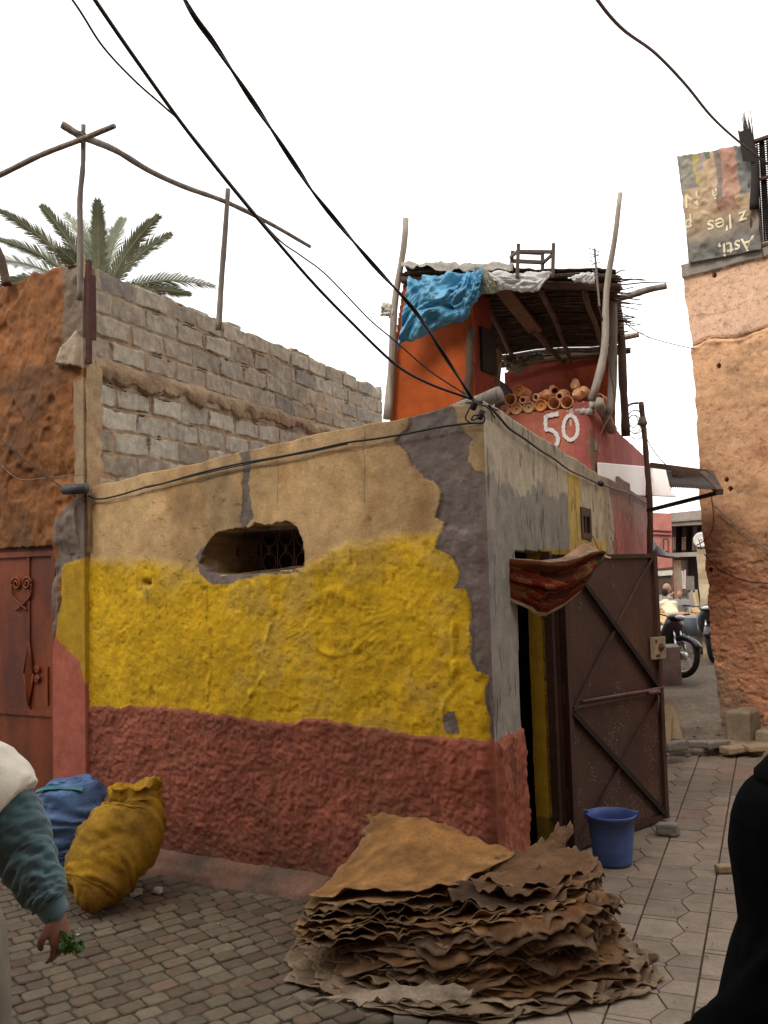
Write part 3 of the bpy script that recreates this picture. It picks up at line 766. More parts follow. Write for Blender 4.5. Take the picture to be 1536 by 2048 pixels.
def door_mat():
    m = mat('brown_door_iron', (.078, .038, .030), rough=.5, n_sc=3, n_amt=.3, bump=.1, b_sc=30, b_dist=.004, col2=(.058, .030, .021), spec=.45)
    nt = m.node_tree; b = nt.nodes['Principled BSDF']
    src = b.inputs['Base Color'].links[0].from_socket
    tc = nt.nodes.new('ShaderNodeTexCoord')
    v = nt.nodes.new('ShaderNodeTexVoronoi'); v.inputs['Scale'].default_value = 55
    nt.links.new(tc.outputs['Object'], v.inputs['Vector'])
    lt = nt.nodes.new('ShaderNodeMath'); lt.operation = 'LESS_THAN'; lt.inputs[1].default_value = .21
    nt.links.new(v.outputs['Distance'], lt.inputs[0])
    nz = nt.nodes.new('ShaderNodeTexNoise'); nz.inputs['Scale'].default_value = 3.2; nz.inputs['Detail'].default_value = 5
    nt.links.new(tc.outputs['Object'], nz.inputs['Vector'])
    sep = nt.nodes.new('ShaderNodeSeparateXYZ'); nt.links.new(tc.outputs['Object'], sep.inputs[0])
    mr = nt.nodes.new('ShaderNodeMapRange'); mr.inputs[1].default_value = .1; mr.inputs[2].default_value = 1.3; mr.inputs[3].default_value = .46; mr.inputs[4].default_value = .66
    nt.links.new(sep.outputs[2], mr.inputs[0])
    gt = nt.nodes.new('ShaderNodeMath'); gt.operation = 'GREATER_THAN'
    nt.links.new(nz.outputs[0], gt.inputs[0]); nt.links.new(mr.outputs[0], gt.inputs[1])
    mu = nt.nodes.new('ShaderNodeMath'); mu.operation = 'MULTIPLY'
    nt.links.new(lt.outputs[0], mu.inputs[0]); nt.links.new(gt.outputs[0], mu.inputs[1])
    mx_ = nt.nodes.new('ShaderNodeMixRGB'); mx_.inputs[2].default_value = (.36, .31, .27, 1)
    nt.links.new(mu.outputs[0], mx_.inputs[0]); nt.links.new(src, mx_.inputs[1])
    ns = nt.nodes.new('ShaderNodeTexNoise'); ns.inputs['Scale'].default_value = 2.2; ns.inputs['Detail'].default_value = 9; ns.inputs['Roughness'].default_value = .72
    mp2 = nt.nodes.new('ShaderNodeMapping'); mp2.inputs['Scale'].default_value = (3, 3, .55)
    nt.links.new(tc.outputs['Object'], mp2.inputs[0]); nt.links.new(mp2.outputs[0], ns.inputs['Vector'])
    rp = nt.nodes.new('ShaderNodeMapRange'); rp.inputs[1].default_value = .52; rp.inputs[2].default_value = .70; rp.inputs[3].default_value = 0; rp.inputs[4].default_value = .75
    nt.links.new(ns.outputs[0], rp.inputs[0])
    rust = nt.nodes.new('ShaderNodeMixRGB'); rust.inputs[2].default_value = (.125, .055, .026, 1)      # rust runs down the iron
    nt.links.new(rp.outputs[0], rust.inputs[0]); nt.links.new(mx_.outputs[0], rust.inputs[1])
    n4 = nt.nodes.new('ShaderNodeTexNoise'); n4.inputs['Scale'].default_value = 28; n4.inputs['Detail'].default_value = 4
    nt.links.new(mp2.outputs[0], n4.inputs['Vector'])
    r4 = nt.nodes.new('ShaderNodeMapRange'); r4.inputs[1].default_value = .70; r4.inputs[2].default_value = .73
    nt.links.new(n4.outputs[0], r4.inputs[0])
    chip = nt.nodes.new('ShaderNodeMixRGB'); chip.inputs[2].default_value = (.30, .25, .21, 1)         # scratches and chips
    nt.links.new(r4.outputs[0], chip.inputs[0]); nt.links.new(rust.outputs[0], chip.inputs[1])
    nt.links.new(chip.outputs[0], b.inputs['Base Color'])
    return m
M['brown_metal_door'] = door_mat()
DH, DD, DN, DW = iron_door()

# ------------------------------------------------------------------ the brown house on the left, its block wall
PB = PF.off(.05)
UB0 = PB.uv(170, 1300)[0]
bh = thing('brown_house', 'tall brown mud walled house with bare concrete block side beside the yellow wall', 'house', tuple(PB.at(UB0, 0)))
PK = Plane(PB.at(UB0, 0), (.44, 1))
b_top = UVS(PB, [(178, 530), (165, 527), (140, 532), (120, 536), (60, 553), (0, 572), (-300, 640)])
UDR = PB.uv(106, 1300)[0]; ZDR = PB.uv(60, 1094)[1]
def brown_front():
    us = np.concatenate([np.linspace(UB0, UB0 + .95, 210), np.linspace(UB0 + .97, UB0 + 3.5, 30)])
    gcol = UVS(PB, [(124, 500), (200, 500), (200, 690), (150, 700), (122, 725), (126, 640)])
    cone = UVS(PB, [(158, 660), (175, 690), (205, 740), (170, 735), (118, 730), (130, 700)])
    ypol = UVS(PB, [(122, 1140), (130, 1128), (150, 1122), (200, 1110), (200, 1400), (178, 1395), (160, 1330), (112, 1275), (114, 1235), (124, 1200)])
    ppol = UVS(PB, [(106, 1290), (112, 1272), (160, 1325), (178, 1392), (200, 1400), (200, 1800), (95, 1800)])
    gpol = UVS(PB, [(108, 1080), (115, 1040), (150, 1000), (210, 960), (210, 1125), (150, 1125), (124, 1140), (112, 1260), (104, 1300)])
    corn = UVS(PB, [(146, 760), (205, 740), (205, 1120), (160, 1120), (148, 960)])
    def paint(U, Z):
        w1, w2 = .02 * fbm(U, Z, 9, 4, 171), .02 * fbm(U, Z, 9, 4, 173)
        c = np.empty(U.shape + (3,)); c[:] = (.235, .095, .031)
        c *= (1 + .28 * fbm(U, Z, 2.2, 5, 175) + .18 * fbm(U, Z, 9, 3, 177))[..., None]
        dk = sstep(.0, .7, fbm(U, Z, 3, 5, 179) - (Z - 3.1) * .35)[..., None]; c = c * (1 - .6 * dk) + C_((.10, .055, .03)) * .6 * dk
        def put(poly, col, k=1.0, va=.16, s=0):
            nonlocal c
            c = np.where(pip(poly, U + w1 * k, Z + w2 * k)[..., None], C_(col) * (1 + va * fbm(U, Z, 7, 4, 181 + s))[..., None], c)
        put(gcol, (.19, .14, .10)); put(corn, (.33, .235, .14), 1, .2); put(cone, (.42, .33, .245)); put(gpol, (.17, .13, .105), 1.5, .3)
        put(ypol, (.44, .265, .014), .5, .06); put(ppol, (.40, .115, .075), .5, .10)
        return np.clip(c, .003, .9)
    def disp(U, Z):
        m_ = pip(ypol, U, Z) | pip(ppol, U, Z) | pip(corn, U, Z)
        d = .02 * fbm(U, Z, 2.6, 5, 185) + .012 * fbm(U, Z, 10, 3, 187) - .02 * sstep(.4, .8, fbm(U, Z, 5, 3, 189))
        d = np.where(m_, .004 * fbm(U, Z, 4, 3, 191), d)
        d = d + .05 * pip(cone, U, Z)
        return d * sstep(UB0, UB0 + .05, U)
    keep = lambda U, Z: ~((U > UDR) & (U < UDR + 1.05) & (Z < ZDR))
    ztop = lambda u: lerp_poly(b_top, u) + .025 * fbm(u, u * 0, 5, 4, 193)
    wall_grid('front_wall', PB, us, -.05, ztop, 380, disp, paint, keep, .12, M['roughcast'], bh)
brown_front()
def brown_door():
    W = Vector((0, 0, 1)); P = PB.off(-.05); o = P.at(0, 0)
    mb = MB(); mb.frame_box(o, P.d, P.n, W, UDR, UDR + 1.05, -.05, 0, -.02, ZDR)
    d = mb.build('door', M['red_door'], bh)
    fb = lambda m_, a, b, y0, y1, z0, z1: m_.frame_box(o, P.d, P.n, W, UDR + a, UDR + b, y0, y1, z0, z1)
    mb = MB(); fb(mb, .012, .05, 0, .02, .0, ZDR - .03); fb(mb, .05, 1.0, 0, .02, ZDR - .07, ZDR - .03); fb(mb, .05, 1.0, 0, .016, .92, .96); fb(mb, .29, .31, 0, .012, .96, ZDR - .07)
    fb(mb, .10, .115, 0, .014, 1.0, 1.28)
    mb.build('door_rail', M['red_door'], d)
    mb = MB()
    def spiral(cu, cz, s, r0=.052):
        pts = [P.at(UDR + cu + s * r0 * (1 - k / 26) * math.cos(k * .5), cz + r0 * (1 - k / 26) * math.sin(k * .5), .014) for k in range(22)]
        mb.tube(pts, .009, 6)
    z = P.uv(20, 1168)[1]
    for c_, s in ((.315, 1), (.43, -1)):
        spiral(c_, z, -s)
        mb.tube(smooth_path([P.at(UDR + c_ - s * .052, z, .014), P.at(UDR + c_ - s * .03, z - .10, .014), P.at(UDR + c_ - s * -.12, z - .2, .014)], 6), .008, 6)
    zc = P.uv(20, 1345)[1]
    for k in range(4):
        a = [(.05, 0), (0, .24), (-.05, 0), (0, -.24)]; p, q = a[k], a[(k + 1) % 4]
        mb.tube([P.at(UDR + .30 + p[0], zc + p[1], .012), P.at(UDR + .30 + q[0], zc + q[1], .012)], .009, 6)
    mb.add([P.at(UDR + .30, zc + .23, .01), P.at(UDR + .345, zc, .01), P.at(UDR + .30, zc - .23, .01), P.at(UDR + .255, zc, .01), P.at(UDR + .30, zc, .05)], [(0, 1, 4), (1, 2, 4), (2, 3, 4), (3, 0, 4)])
    spiral(.21, zc + .03, 1, .028); spiral(.21, zc - .04, -1, .028)
    mb.build('scroll_ornament', M['red_door'], d, smooth=True)
brown_door()
def block_wall():
    W = Vector((0, 0, 1)); rnd = random.Random(5); mb = MB(); o = PK.at(0, 0)
    UE = 5.35; ZB0, ZB1, PIT = 3.53, 3.365, .172
    rs = np.random.RandomState(77); offs = rs.rand(40) * .12; shade = rs.rand(40, 40); kind = rs.rand(40, 40)
    def cells(U, Z):
        Uw = U + .012 * fbm(U, Z, 5, 3, 401) + .004 * fbm(U, Z, 22, 2, 405); Zw = Z + .010 * fbm(U, Z, 3, 3, 403) + .004 * fbm(U, Z, 20, 2, 407)
        up = Zw > ZB0 - .08
        row = np.where(up, np.floor((Zw - ZB0) / PIT), -1 - np.floor((ZB1 - Zw) / PIT) - 1).astype(int)
        zf = np.where(up, (Zw - ZB0) % PIT, PIT - ((ZB1 - Zw) % PIT)); dz = np.minimum(zf, PIT - zf)
        LB = .405; ph = offs[row % 40] + (row % 2) * .2
        t = (Uw + ph) / LB; col = np.floor(t).astype(int); uf = (t - col) * LB; du = np.minimum(uf, LB - uf)
        return row, col, np.minimum(dz, du), dz, du
    def bpaint(U, Z):
        row, col, e, dz, du = cells(U, Z)
        s_ = shade[row % 40, col % 40]; k_ = kind[row % 40, col % 40]; lo = (Z < ZB1)
        base = np.where((k_ < .5)[..., None], C_((.36, .315, .25)), C_((.32, .27, .21)))
        base = np.where(((k_ > .88) & ~lo)[..., None], C_((.23, .205, .175)), base)
        base = np.where((lo & (k_ < .75))[..., None], C_((.43, .395, .325)), base)
        c = base * (.86 + .26 * s_ + .14 * fbm(U, Z, 11, 4, 411) + .12 * fbm(U * 2.5, Z * .8, 9, 3, 413))[..., None]
        mort = C_((.34, .245, .155)) * (1 + .2 * fbm(U, Z, 7, 4, 415))[..., None]
        w = .010 + .011 * sstep(-.2, .8, fbm(U, Z, 4, 4, 417)) + .004 * fbm(U, Z, 25, 2, 418)
        m_ = sstep(w + .004, w - .002, e)[..., None]; c = c * (1 - m_) + mort * m_
        crack = ((np.abs(e - w) < .004) & (fbm(U, Z, 6, 3, 419) > .12))[..., None]; c = np.where(crack, c * .6, c)
        sm = sstep(.35, .75, fbm(U, Z, 2.2, 4, 421))[..., None] * .6; c = c * (1 - sm) + mort * 1.05 * sm
        return np.clip(c, .01, .8)
    def bdisp(U, Z):
        row, col, e, dz, du = cells(U, Z)
        w = .012 + .010 * sstep(-.2, .8, fbm(U, Z, 4, 4, 417))
        d = .010 * (shade[row % 40, col % 40] - .5) + .003 * fbm(U, Z, 16, 3, 423)
        j_ = sstep(w + .004, w - .004, e); d = d * (1 - j_) + j_ * (-.007 + .009 * fbm(U, Z, 6, 3, 425))
        return d - .022 * ((np.abs(e - w) < .005) & (fbm(U, Z, 6, 3, 419) > .5)) + .008 * sstep(.35, .75, fbm(U, Z, 2.2, 4, 421))
    steps = rs.rand(30)
    def btop(u):
        u = np.asarray(u); k = np.floor(u / .405).astype(int)
        z = 4.205 + .012 * fbm(u, u * 0, 6, 3, 427) + .03 * (u > 3.07) * (u < 3.45) + .012 * (u > 3.45)
        return z - .09 * sstep(5.0, 5.3, u) * (1 + fbm(u, u * 0, 8, 2, 429)) - .05 * ((u > 4.6) & (u < 4.9)) - .16 * ((u > 3.03) & (u < 3.07))
    wall_grid('block_wall', PK, np.concatenate([np.linspace(.012, 3, 430), np.linspace(3.008, UE, 220)]), 2.1, btop, 330, bdisp, bpaint, None, .16, M['block'], bh, True)
    # ragged plaster ledge and the smooth plaster at the corner, irregular mortar smears
    def ledge(s, t):
        u = .1 + s * (UE - .15); n1 = float(fbm(np.array(u), np.array(t * .3), 5, 4, 201)); n2 = float(fbm(np.array(u), np.array(0.), 9, 4, 203))
        z = 3.55 - t * (.155 + .045 * n2 + .02 * n1) + .012 * n1
        out = -.012 + (.020 + .012 * n1) * math.sin(math.pi * min(1, t * 1.06 + .05)) + (.035 + .02 * n2) * t * (t < .93)
        return PK.at(u, z, out)
    mb = MB(); mb.grid(ledge, 420, 14)
    mb.build('plaster_ledge', mat('ledge_plaster', (.33, .235, .14), n_sc=7, n_amt=.35, bump=.9, b_sc=40, b_dist=.014, col2=(.25, .165, .10)), bh, smooth=True)
    def cor(s, t):
        z = 2.1 + t * 1.42; n1 = float(fbm(np.array(s * .2), np.array(z), 7, 4, 205))
        return PK.at(.003 + s * (.17 + .03 * n1), z, .022 + .008 * n1 - .03 * (s > .96))
    mb = MB(); mb.grid(cor, 24, 120)
    mb.build('corner_plaster', mat('corner_plaster', (.40, .29, .165), n_sc=7, n_amt=.28, bump=.4, b_sc=40, b_dist=.008, col2=(.32, .22, .13)), bh, smooth=True)
    mb = MB(); r2 = random.Random(9)
    mb.bar(PK.at(.075, 3.66, .0), PK.at(.075, 4.14, .0), .10, .03, PK.n)      # rusty iron stanchion in the corner
    mb.bar(PK.at(.01, 3.46, .045), PK.at(.015, 4.22, .045), .035, .03, PK.n)
    mb.build('stanchion', mat('maroon_iron', (.075, .026, .022), rough=.8, n_amt=.4, bump=.4), bh)
    # the body: top, back and far side
    mb = MB(); q = [PB.at(UB0 + .1, 0) - PB.n * .2, PB.at(UB0 + 3.4, 0) - PB.n * .2, PB.at(UB0 + 3.4, 0) + DS * 5.0, PK.at(5.0, 0) - PK.n * .16]
    vs = [(p.x, p.y, z) for z in (3.75, 3.88) for p in q]
    mb.add(vs, [(3, 2, 1, 0), (4, 5, 6, 7), (0, 1, 5, 4), (1, 2, 6, 5), (2, 3, 7, 6), (3, 0, 4, 7)])
    mb.build('roof', M['cement'], bh)
    mb = MB(); mb.bar(q[1] + W * 1.75, q[2] + W * 1.75, .2, 3.6); mb.bar(q[2] + W * 1.75, q[3] + W * 1.75, .2, 3.6)
    mb.build('back_wall', M['mortar'], bh)
block_wall()
def loose_block(px, py, s, label):
    u = (PK.hit(px, py) - PK.o).dot(PK.d); mb = MB(); r = random.Random(px)
    o = PK.at(u, 4.195)
    mb.bevel_box(o, PK.d, Vector((0, 0, 1)), -PK.n, -.5 * s[0], .5 * s[0], 0, s[2], .02, .02 + s[1], .015, (.42, .38, .33), .008, r)
    ob = mb.build('loose_block', M['block'], None, tuple(o), paint=True)
    tag(ob, label, 'concrete block', 'loose blocks on the block wall')
loose_block(402, 615, (.26, .13, .045), 'thin pale concrete block lying on the wall top just left of the slim upright pole')
loose_block(418, 620, (.08, .12, .040), 'small grey lump of block lying against the foot of the slim upright pole')
loose_block(472, 648, (.2, .13, .055), 'pale concrete block lying on the wall top just right of the slim upright pole')

# ------------------------------------------------------------------ the orange house on the right
RC = PD(1412, 1180, 10.0)
PR_ = Plane((RC.x, RC.y), (1.026, -1))
oh = thing('orange_house', 'tall orange plastered house with cracked rough wall at the alley mouth', 'house', (RC.x, RC.y, 0))
def right_house():
    us = np.concatenate([np.linspace(0, 1.1, 190), np.linspace(1.13, 7, 30)])
    zc0 = 5.06
    crack = UVS(PR_, [(1380, 694), (1420, 678), (1480, 668), (1536, 655)])
    edge = [(PR_.uv(x, y)[0], PR_.uv(x, y)[1]) for x, y in [(1368, 560), (1376, 640), (1386, 720), (1396, 860), (1402, 1000), (1414, 1130), (1424, 1260), (1437, 1390), (1445, 1440)]]
    ez = np.array([e[1] for e in edge][::-1]); eu = np.array([e[0] for e in edge][::-1])
    scar = UVS(PR_, [(1455, 800), (1462, 796), (1536, 850), (1536, 868)])
    hole = [PR_.uv(1442, 547), PR_.uv(1443, 732), PR_.uv(1453, 960), PR_.uv(1463, 978), PR_.uv(1420, 1140)]
    def edgeu(Z): return np.interp(Z, ez, eu)
    def paint(U, Z):
        cz = lerp_poly(crack, U) + .03 * fbm(U, Z, 4, 3, 211)
        up = C_((.66, .42, .285)) * (1 + .10 * fbm(U, Z, 2, 4, 213))[..., None]
        st = sstep(.2, .8, fbm(U, Z, 2.5, 4, 215))[..., None]; up = up * (1 - .25 * st) + C_((.70, .38, .17)) * .25 * st
        mid = C_((.58, .335, .185)) * (1 + .14 * fbm(U, Z, 2, 4, 217))[..., None]
        low = C_((.43, .225, .12)) * (1 + .22 * fbm(U, Z, 3, 4, 219))[..., None]
        z1 = PR_.uv(1480, 1010)[1]
        k = sstep(-.35, .35, z1 - Z + .25 * fbm(U, Z, 2, 4, 221))[..., None]
        c = np.where((Z > cz)[..., None], up, mid * (1 - k) + low * k)
        pk_ = sstep(.1, .6, fbm(U, Z, 2.4, 3, 223) + (PR_.uv(1480, 1200)[1] - Z) * .3)[..., None]
        c = c * (1 - .4 * pk_) + C_((.44, .17, .10)) * .4 * pk_
        z2 = PR_.uv(1460, 1330)[1]
        g = sstep(0, .3, z2 - Z - (U - edgeu(Z)) * .9 + .2 * fbm(U, Z, 4, 4, 225))[..., None]
        c = c * (1 - .75 * g) + C_((.20, .155, .105)) * .75 * g
        dk = sstep(.45, .9, fbm(U, Z * 1.5, 7, 5, 227))[..., None]; c = c * (1 - .28 * dk); st_ = sstep(.60, .75, fbm(U * 2, Z * 3, 16, 3, 228))[..., None]; c = c * (1 - .35 * st_)
        c = np.where((np.abs(Z - cz + .012) < .016 + .012 * fbm(U, Z, 7, 3, 229))[..., None], C_((.20, .10, .05)), c)
        c2 = cz + .30 + .05 * fbm(U, Z, 3, 4, 231); c = np.where((np.abs(Z - c2) < .0045)[..., None], c * .6, c)
        c2 = cz + .62 + .06 * fbm(U, Z, 3, 4, 233); c = np.where((np.abs(Z - c2) < .004)[..., None], c * .65, c)
        for (hu, hz) in hole:
            r = np.hypot(U - hu, Z - hz); c = np.where((r < .024)[..., None], C_((.03, .018, .012)), c)
        c = np.where((Z > zc0 - .02 * fbm(U, Z, 6, 3, 235) - .01)[..., None], C_((.235, .205, .17)) * (1 + .15 * fbm(U, Z, 8, 3, 237))[..., None], c)
        return np.clip(c, .003, .9)
    def disp(U, Z):
        cz = lerp_poly(crack, U) + .03 * fbm(U, Z, 4, 3, 211)
        z1 = PR_.uv(1480, 1080)[1]
        k = sstep(-.4, .5, z1 - Z)
        d = .006 * fbm(U, Z, 2, 4, 239) + .012 * fbm(U, Z * 1.6, 3, 4, 241) * (Z < cz)
        d = d + k * (.005 * fbm(U, Z * 1.8, 4, 5, 243) + .007 * fbm(U, Z * 1.5, 18, 3, 244) - .014 * sstep(.4, .8, fbm(U, Z * 1.9, 12, 3, 245)))
        d = d + (Z < cz) * .02 - .035 * np.exp(-((Z - cz + .015) / .018) ** 2) + .03 * np.exp(-((Z - cz + .07) / .03) ** 2) * fbm(U, Z, 6, 3, 247)
        for (hu, hz) in hole:
            r = np.hypot(U - hu, Z - hz); d = d - .09 * (r < .024)
        return d + .035 * (Z > zc0 - .005)
    top = lambda u: np.full(np.shape(u), 5.20) + .01 * fbm(u, u * 0, 3, 3, 249)
    o = wall_grid('front_wall', PR_, us, -.1, top, 520, disp, paint, None, .3, M['roughcast'], oh)
    # the corner leans and bulges: shift the sheet along itself by height
    dd = np.array(PR_.d); n = len(o.data.vertices); co = np.empty(n * 3, 'f'); o.data.vertices.foreach_get('co', co); co = co.reshape(-1, 3)
    sh = edgeu(co[:, 2]) + .012 * fbm(co[:, 2], co[:, 2] * 0, 6, 4, 251)
    co += sh[:, None] * dd[None]; o.data.vertices.foreach_set('co', co.ravel()); o.data.update()
    W = Vector((0, 0, 1)); mb = MB()
    q = [PR_.at(.45, 0, -.28), PR_.at(6.9, 0, -.28), PR_.at(6.9, 0, -6), PR_.at(3.4, 0, -6)]
    vs = [(p.x, p.y, z) for z in (4.85, 5.0) for p in q]
    mb.add(vs, [(3, 2, 1, 0), (4, 5, 6, 7), (0, 1, 5, 4), (1, 2, 6, 5), (2, 3, 7, 6), (3, 0, 4, 7)]); mb.build('roof', M['cement'], oh)
    mb = MB()
    for i in (1, 2, 3): mb.bar(q[i] + W * 2.42, q[(i + 1) % 4] + W * 2.42, .2, 5.0)
    mb.build('side_wall', M['pink_wall'], oh)
    # stepped masonry bench at its foot
    mb = MB(); r = random.Random(3)
    a = (PR_.hit(1480, 1430) - PR_.o).dot(PR_.d)
    P = lambda u, z, out: PR_.at(u, z, out)
    def blk(u0, u1, y1, z1, bv=.03):
        mb.bevel_box(PR_.at(0, 0), PR_.d, W, PR_.n, u0, u1, -.1, z1, -.1, y1, bv, None, .012, r)
    blk(a - .02, a + .22, .28, .40); blk(a + .23, a + 2.2, .22, .22)
    blk(a - .06, a + 2.2, .46, .10)
    ob = mb.build('bench', mat('worn_cement', (.30, .245, .17), n_sc=8, n_amt=.3, bump=.7, b_sc=30, b_dist=.015, col2=(.22, .175, .12)), oh)
    bv = ob.modifiers.new('worn', 'BEVEL'); bv.width = .03; bv.segments = 3
right_house()
# ------------------------------------------------------------------ the red house with its roof terrace, behind the yellow roof
WZ = Vector((0, 0, 1))
E0 = PS.at(PS.uv(1207, 1200)[0], 0, -.06)
PE = Plane((E0.x, E0.y), (PF.d.x, PF.d.y)); 
if PE.d.x > 0: PE.d = -PE.d
rh = thing('red_house', 'red painted house rising behind the yellow one with white 50 on its parapet', 'house', (E0.x, E0.y, 2.4))
def red_house():
    zt = PE.uv(1100, 822)[1]
    us = np.linspace(0, 3.4, 240)
    def paint(U, Z):
        c = np.empty(U.shape + (3,)); c[:] = (.47, .150, .105)
        c *= (1 + .16 * fbm(U * 3, Z, 1.5, 4, 301) + .08 * fbm(U, Z, 9, 3, 303))[..., None]
        o_ = sstep(.2, .8, fbm(U, Z, 2, 3, 305))[..., None]; c = c * (1 - .4 * o_) + C_((.52, .17, .08)) * .4 * o_
        m = Z > zt - .075 * (1 - U / .20) + .035 * fbm(U, Z, 9, 3, 307)
        m &= U < .2
        c = np.where(m[..., None], C_((.42, .39, .36)), c)
        drip = np.zeros(U.shape, bool)
        for (du, ln) in ((.03, .22), (.07, .45), (.10, .25), (.135, .55), (.165, .52), (.19, .2)):
            drip |= (np.abs(U - du - .006 * fbm(Z, Z * 0, 3, 3, 309)) < .0055 * (1.2 - .7 * (zt - Z) / ln)) & (Z > zt - ln)
        c = np.where(drip[..., None], C_((.60, .52, .47)), c)
        br = (U < .06 + .03 * fbm(U, Z, 9, 3, 311)) & (Z < zt - .25 + .1 * fbm(Z, Z * 0, 4, 3, 313))
        c = np.where(br[..., None], C_((.22, .12, .08)), c)
        return np.clip(c, .003, .9)
    disp = lambda U, Z: (.006 * fbm(U, Z, 3, 4, 315) - .03 * sstep(.1, .5, fbm(U * 2, Z, 6, 3, 317)) * (U < .06)) * 1.0
    top = lambda u: np.full(np.shape(u), zt) + .006 * fbm(u, u * 0, 3, 3, 319)
    wall_grid('parapet', PE, us, 2.3, top, 110, disp, paint, None, .14, M['plaster'], rh)
    # alley side of the parapet: runs back and steps down
    PSi = PS.off(-.06); uE = (E0 - PSi.o).dot(PSi.d)
    sp = [(PSi.uv(x, y)) for x, y in [(1196, 817), (1215, 838), (1240, 868), (1268, 893), (1282, 906), (1292, 922)]]
    us2 = np.linspace(uE, sp[-1][0], 100)
    def paint2(U, Z):
        c = np.empty(U.shape + (3,)); c[:] = (.36, .10, .085)
        return np.clip(c * (1 + .22 * fbm(U * 3, Z, 2, 4, 321))[..., None], .003, .9)
    d2 = lambda U, Z: .006 * fbm(U, Z, 3, 4, 323)
    wall_grid('side_wall', PSi, us2, 2.3, lambda u: lerp_poly(sp, u) + .01 * fbm(u, u * 0, 6, 3, 325), 70, d2, paint2, None, .14, M['plaster'], rh)
    # terrace floor
    q = [PE.at(.0, 0, -.15), PE.at(3.4, 0, -.15), PE.at(3.4, 0, -.15) + DS * 3.2, PE.at(0, 0, -.15) + DS * 2.5 - PS.n * .1]
    mb = MB(); vs = [(p.x, p.y, z) for z in (2.96, 3.06) for p in q]
    mb.add(vs, [(3, 2, 1, 0), (4, 5, 6, 7), (0, 1, 5, 4), (1, 2, 6, 5), (2, 3, 7, 6), (3, 0, 4, 7)])
    mb.build('terrace_floor', M['cement'], rh)
    # painted number: two brush-drawn figures standing 2 mm proud of the wall
    P = PE
    def stroke(pts, w):
        pts = smooth_path([P.at(*P.uv(*p), .012) for p in pts], 10); mb = MB(); L = []
        for i, p in enumerate(pts):
            t = (pts[min(i + 1, len(pts) - 1)] - pts[max(i - 1, 0)]).normalized(); s = t.cross(P.n)
            ww = w * (1 + .12 * math.sin(i * .7))
            L += [p - s * ww / 2, p + s * ww / 2]
        mb.add(L, [(2 * i, 2 * i + 1, 2 * i + 3, 2 * i + 2) for i in range(len(pts) - 1)])
        return mb
    m = MB()
    for s_ in (stroke([(1118, 828), (1106, 830), (1093.5, 833)], .040), stroke([(1093, 831), (1092, 845), (1093, 860)], .036), stroke([(1091, 859), (1103, 860), (1113, 868), (1117, 879), (1114, 889), (1105, 896), (1098, 898)], .036),
               stroke([(1142 + 14.2 * math.cos(a) * (1 if a < 0 else 1), 857 + 26 * math.sin(a) - (3 if math.sin(a) > .8 else 0)) for a in [k * 2 * math.pi / 16 - 1.4 for k in range(17)]], .034)):
        m.add(s_.v, s_.f)
    o = m.build('painted_number', M['white_paint'], rh); solid(o, .002, 1)
    # walls of the roof room
    a = PE.off(-((PD(790, 700, 8.5) - PE.o).dot(-PE.n)))
    fw = [(783, 850), (780, 800), (790, 760), (790, 720), (792, 690), (800, 640), (812, 560), (942, 590), (946, 640), (950, 850)]
    def sheet(name, px, plane, mt, th, th2=None, sag=.02):
        poly = [plane.uv(*p) for p in px]
        u0, u1 = min(p[0] for p in poly), max(p[0] for p in poly); z0, z1 = min(p[1] for p in poly), max(p[1] for p in poly)
        nu, nz = 70, 90; U, Z = np.meshgrid(np.linspace(u0, u1, nu), np.linspace(z0, z1, nz))
        ins = pip(poly, (U[1:, 1:] + U[:-1, :-1]) / 2, (Z[1:, 1:] + Z[:-1, :-1]) / 2)
        d = sag * fbm(U, Z, 1.6, 4, 331)
        V = [plane.at(u, z, k) for u, z, k in zip(U.ravel(), Z.ravel(), d.ravel())]
        F = [(j * nu + i, j * nu + i + 1, (j + 1) * nu + i + 1, (j + 1) * nu + i) for j in range(nz - 1) for i in range(nu - 1) if ins[j, i]]
        o = mk(name, V, F, mt, rh); solid(o, th, 0); return o
    sheet('room_front', fw, a, M['orange_wall'], .05)
    b = PE.off(-((PD(1120, 760, 10.3) - PE.o).dot(-PE.n)))
    sheet('room_back', [(1012, 860), (1010, 748), (1020, 742), (1032, 726), (1100, 722), (1160, 712), (1226, 700), (1228, 860)], b, M['red_wall'], .06)
    # side of the doorway, running back from the front wall, red below, black gap above
    s0 = a.at(*a.uv(944, 700)); c = Plane((s0.x, s0.y), (DS.x + .16, DS.y))
    if c.d.y < 0: c.d = -c.d
    mb = MB(); mb.frame_box(c.at(0, 3.0), c.d, c.n, WZ, 0, .42, -.05, .0, 0, 1.42); mb.build('room_side', M['red_wall'], rh)
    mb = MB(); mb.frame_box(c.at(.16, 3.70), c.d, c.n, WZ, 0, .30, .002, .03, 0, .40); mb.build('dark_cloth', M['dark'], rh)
red_house()

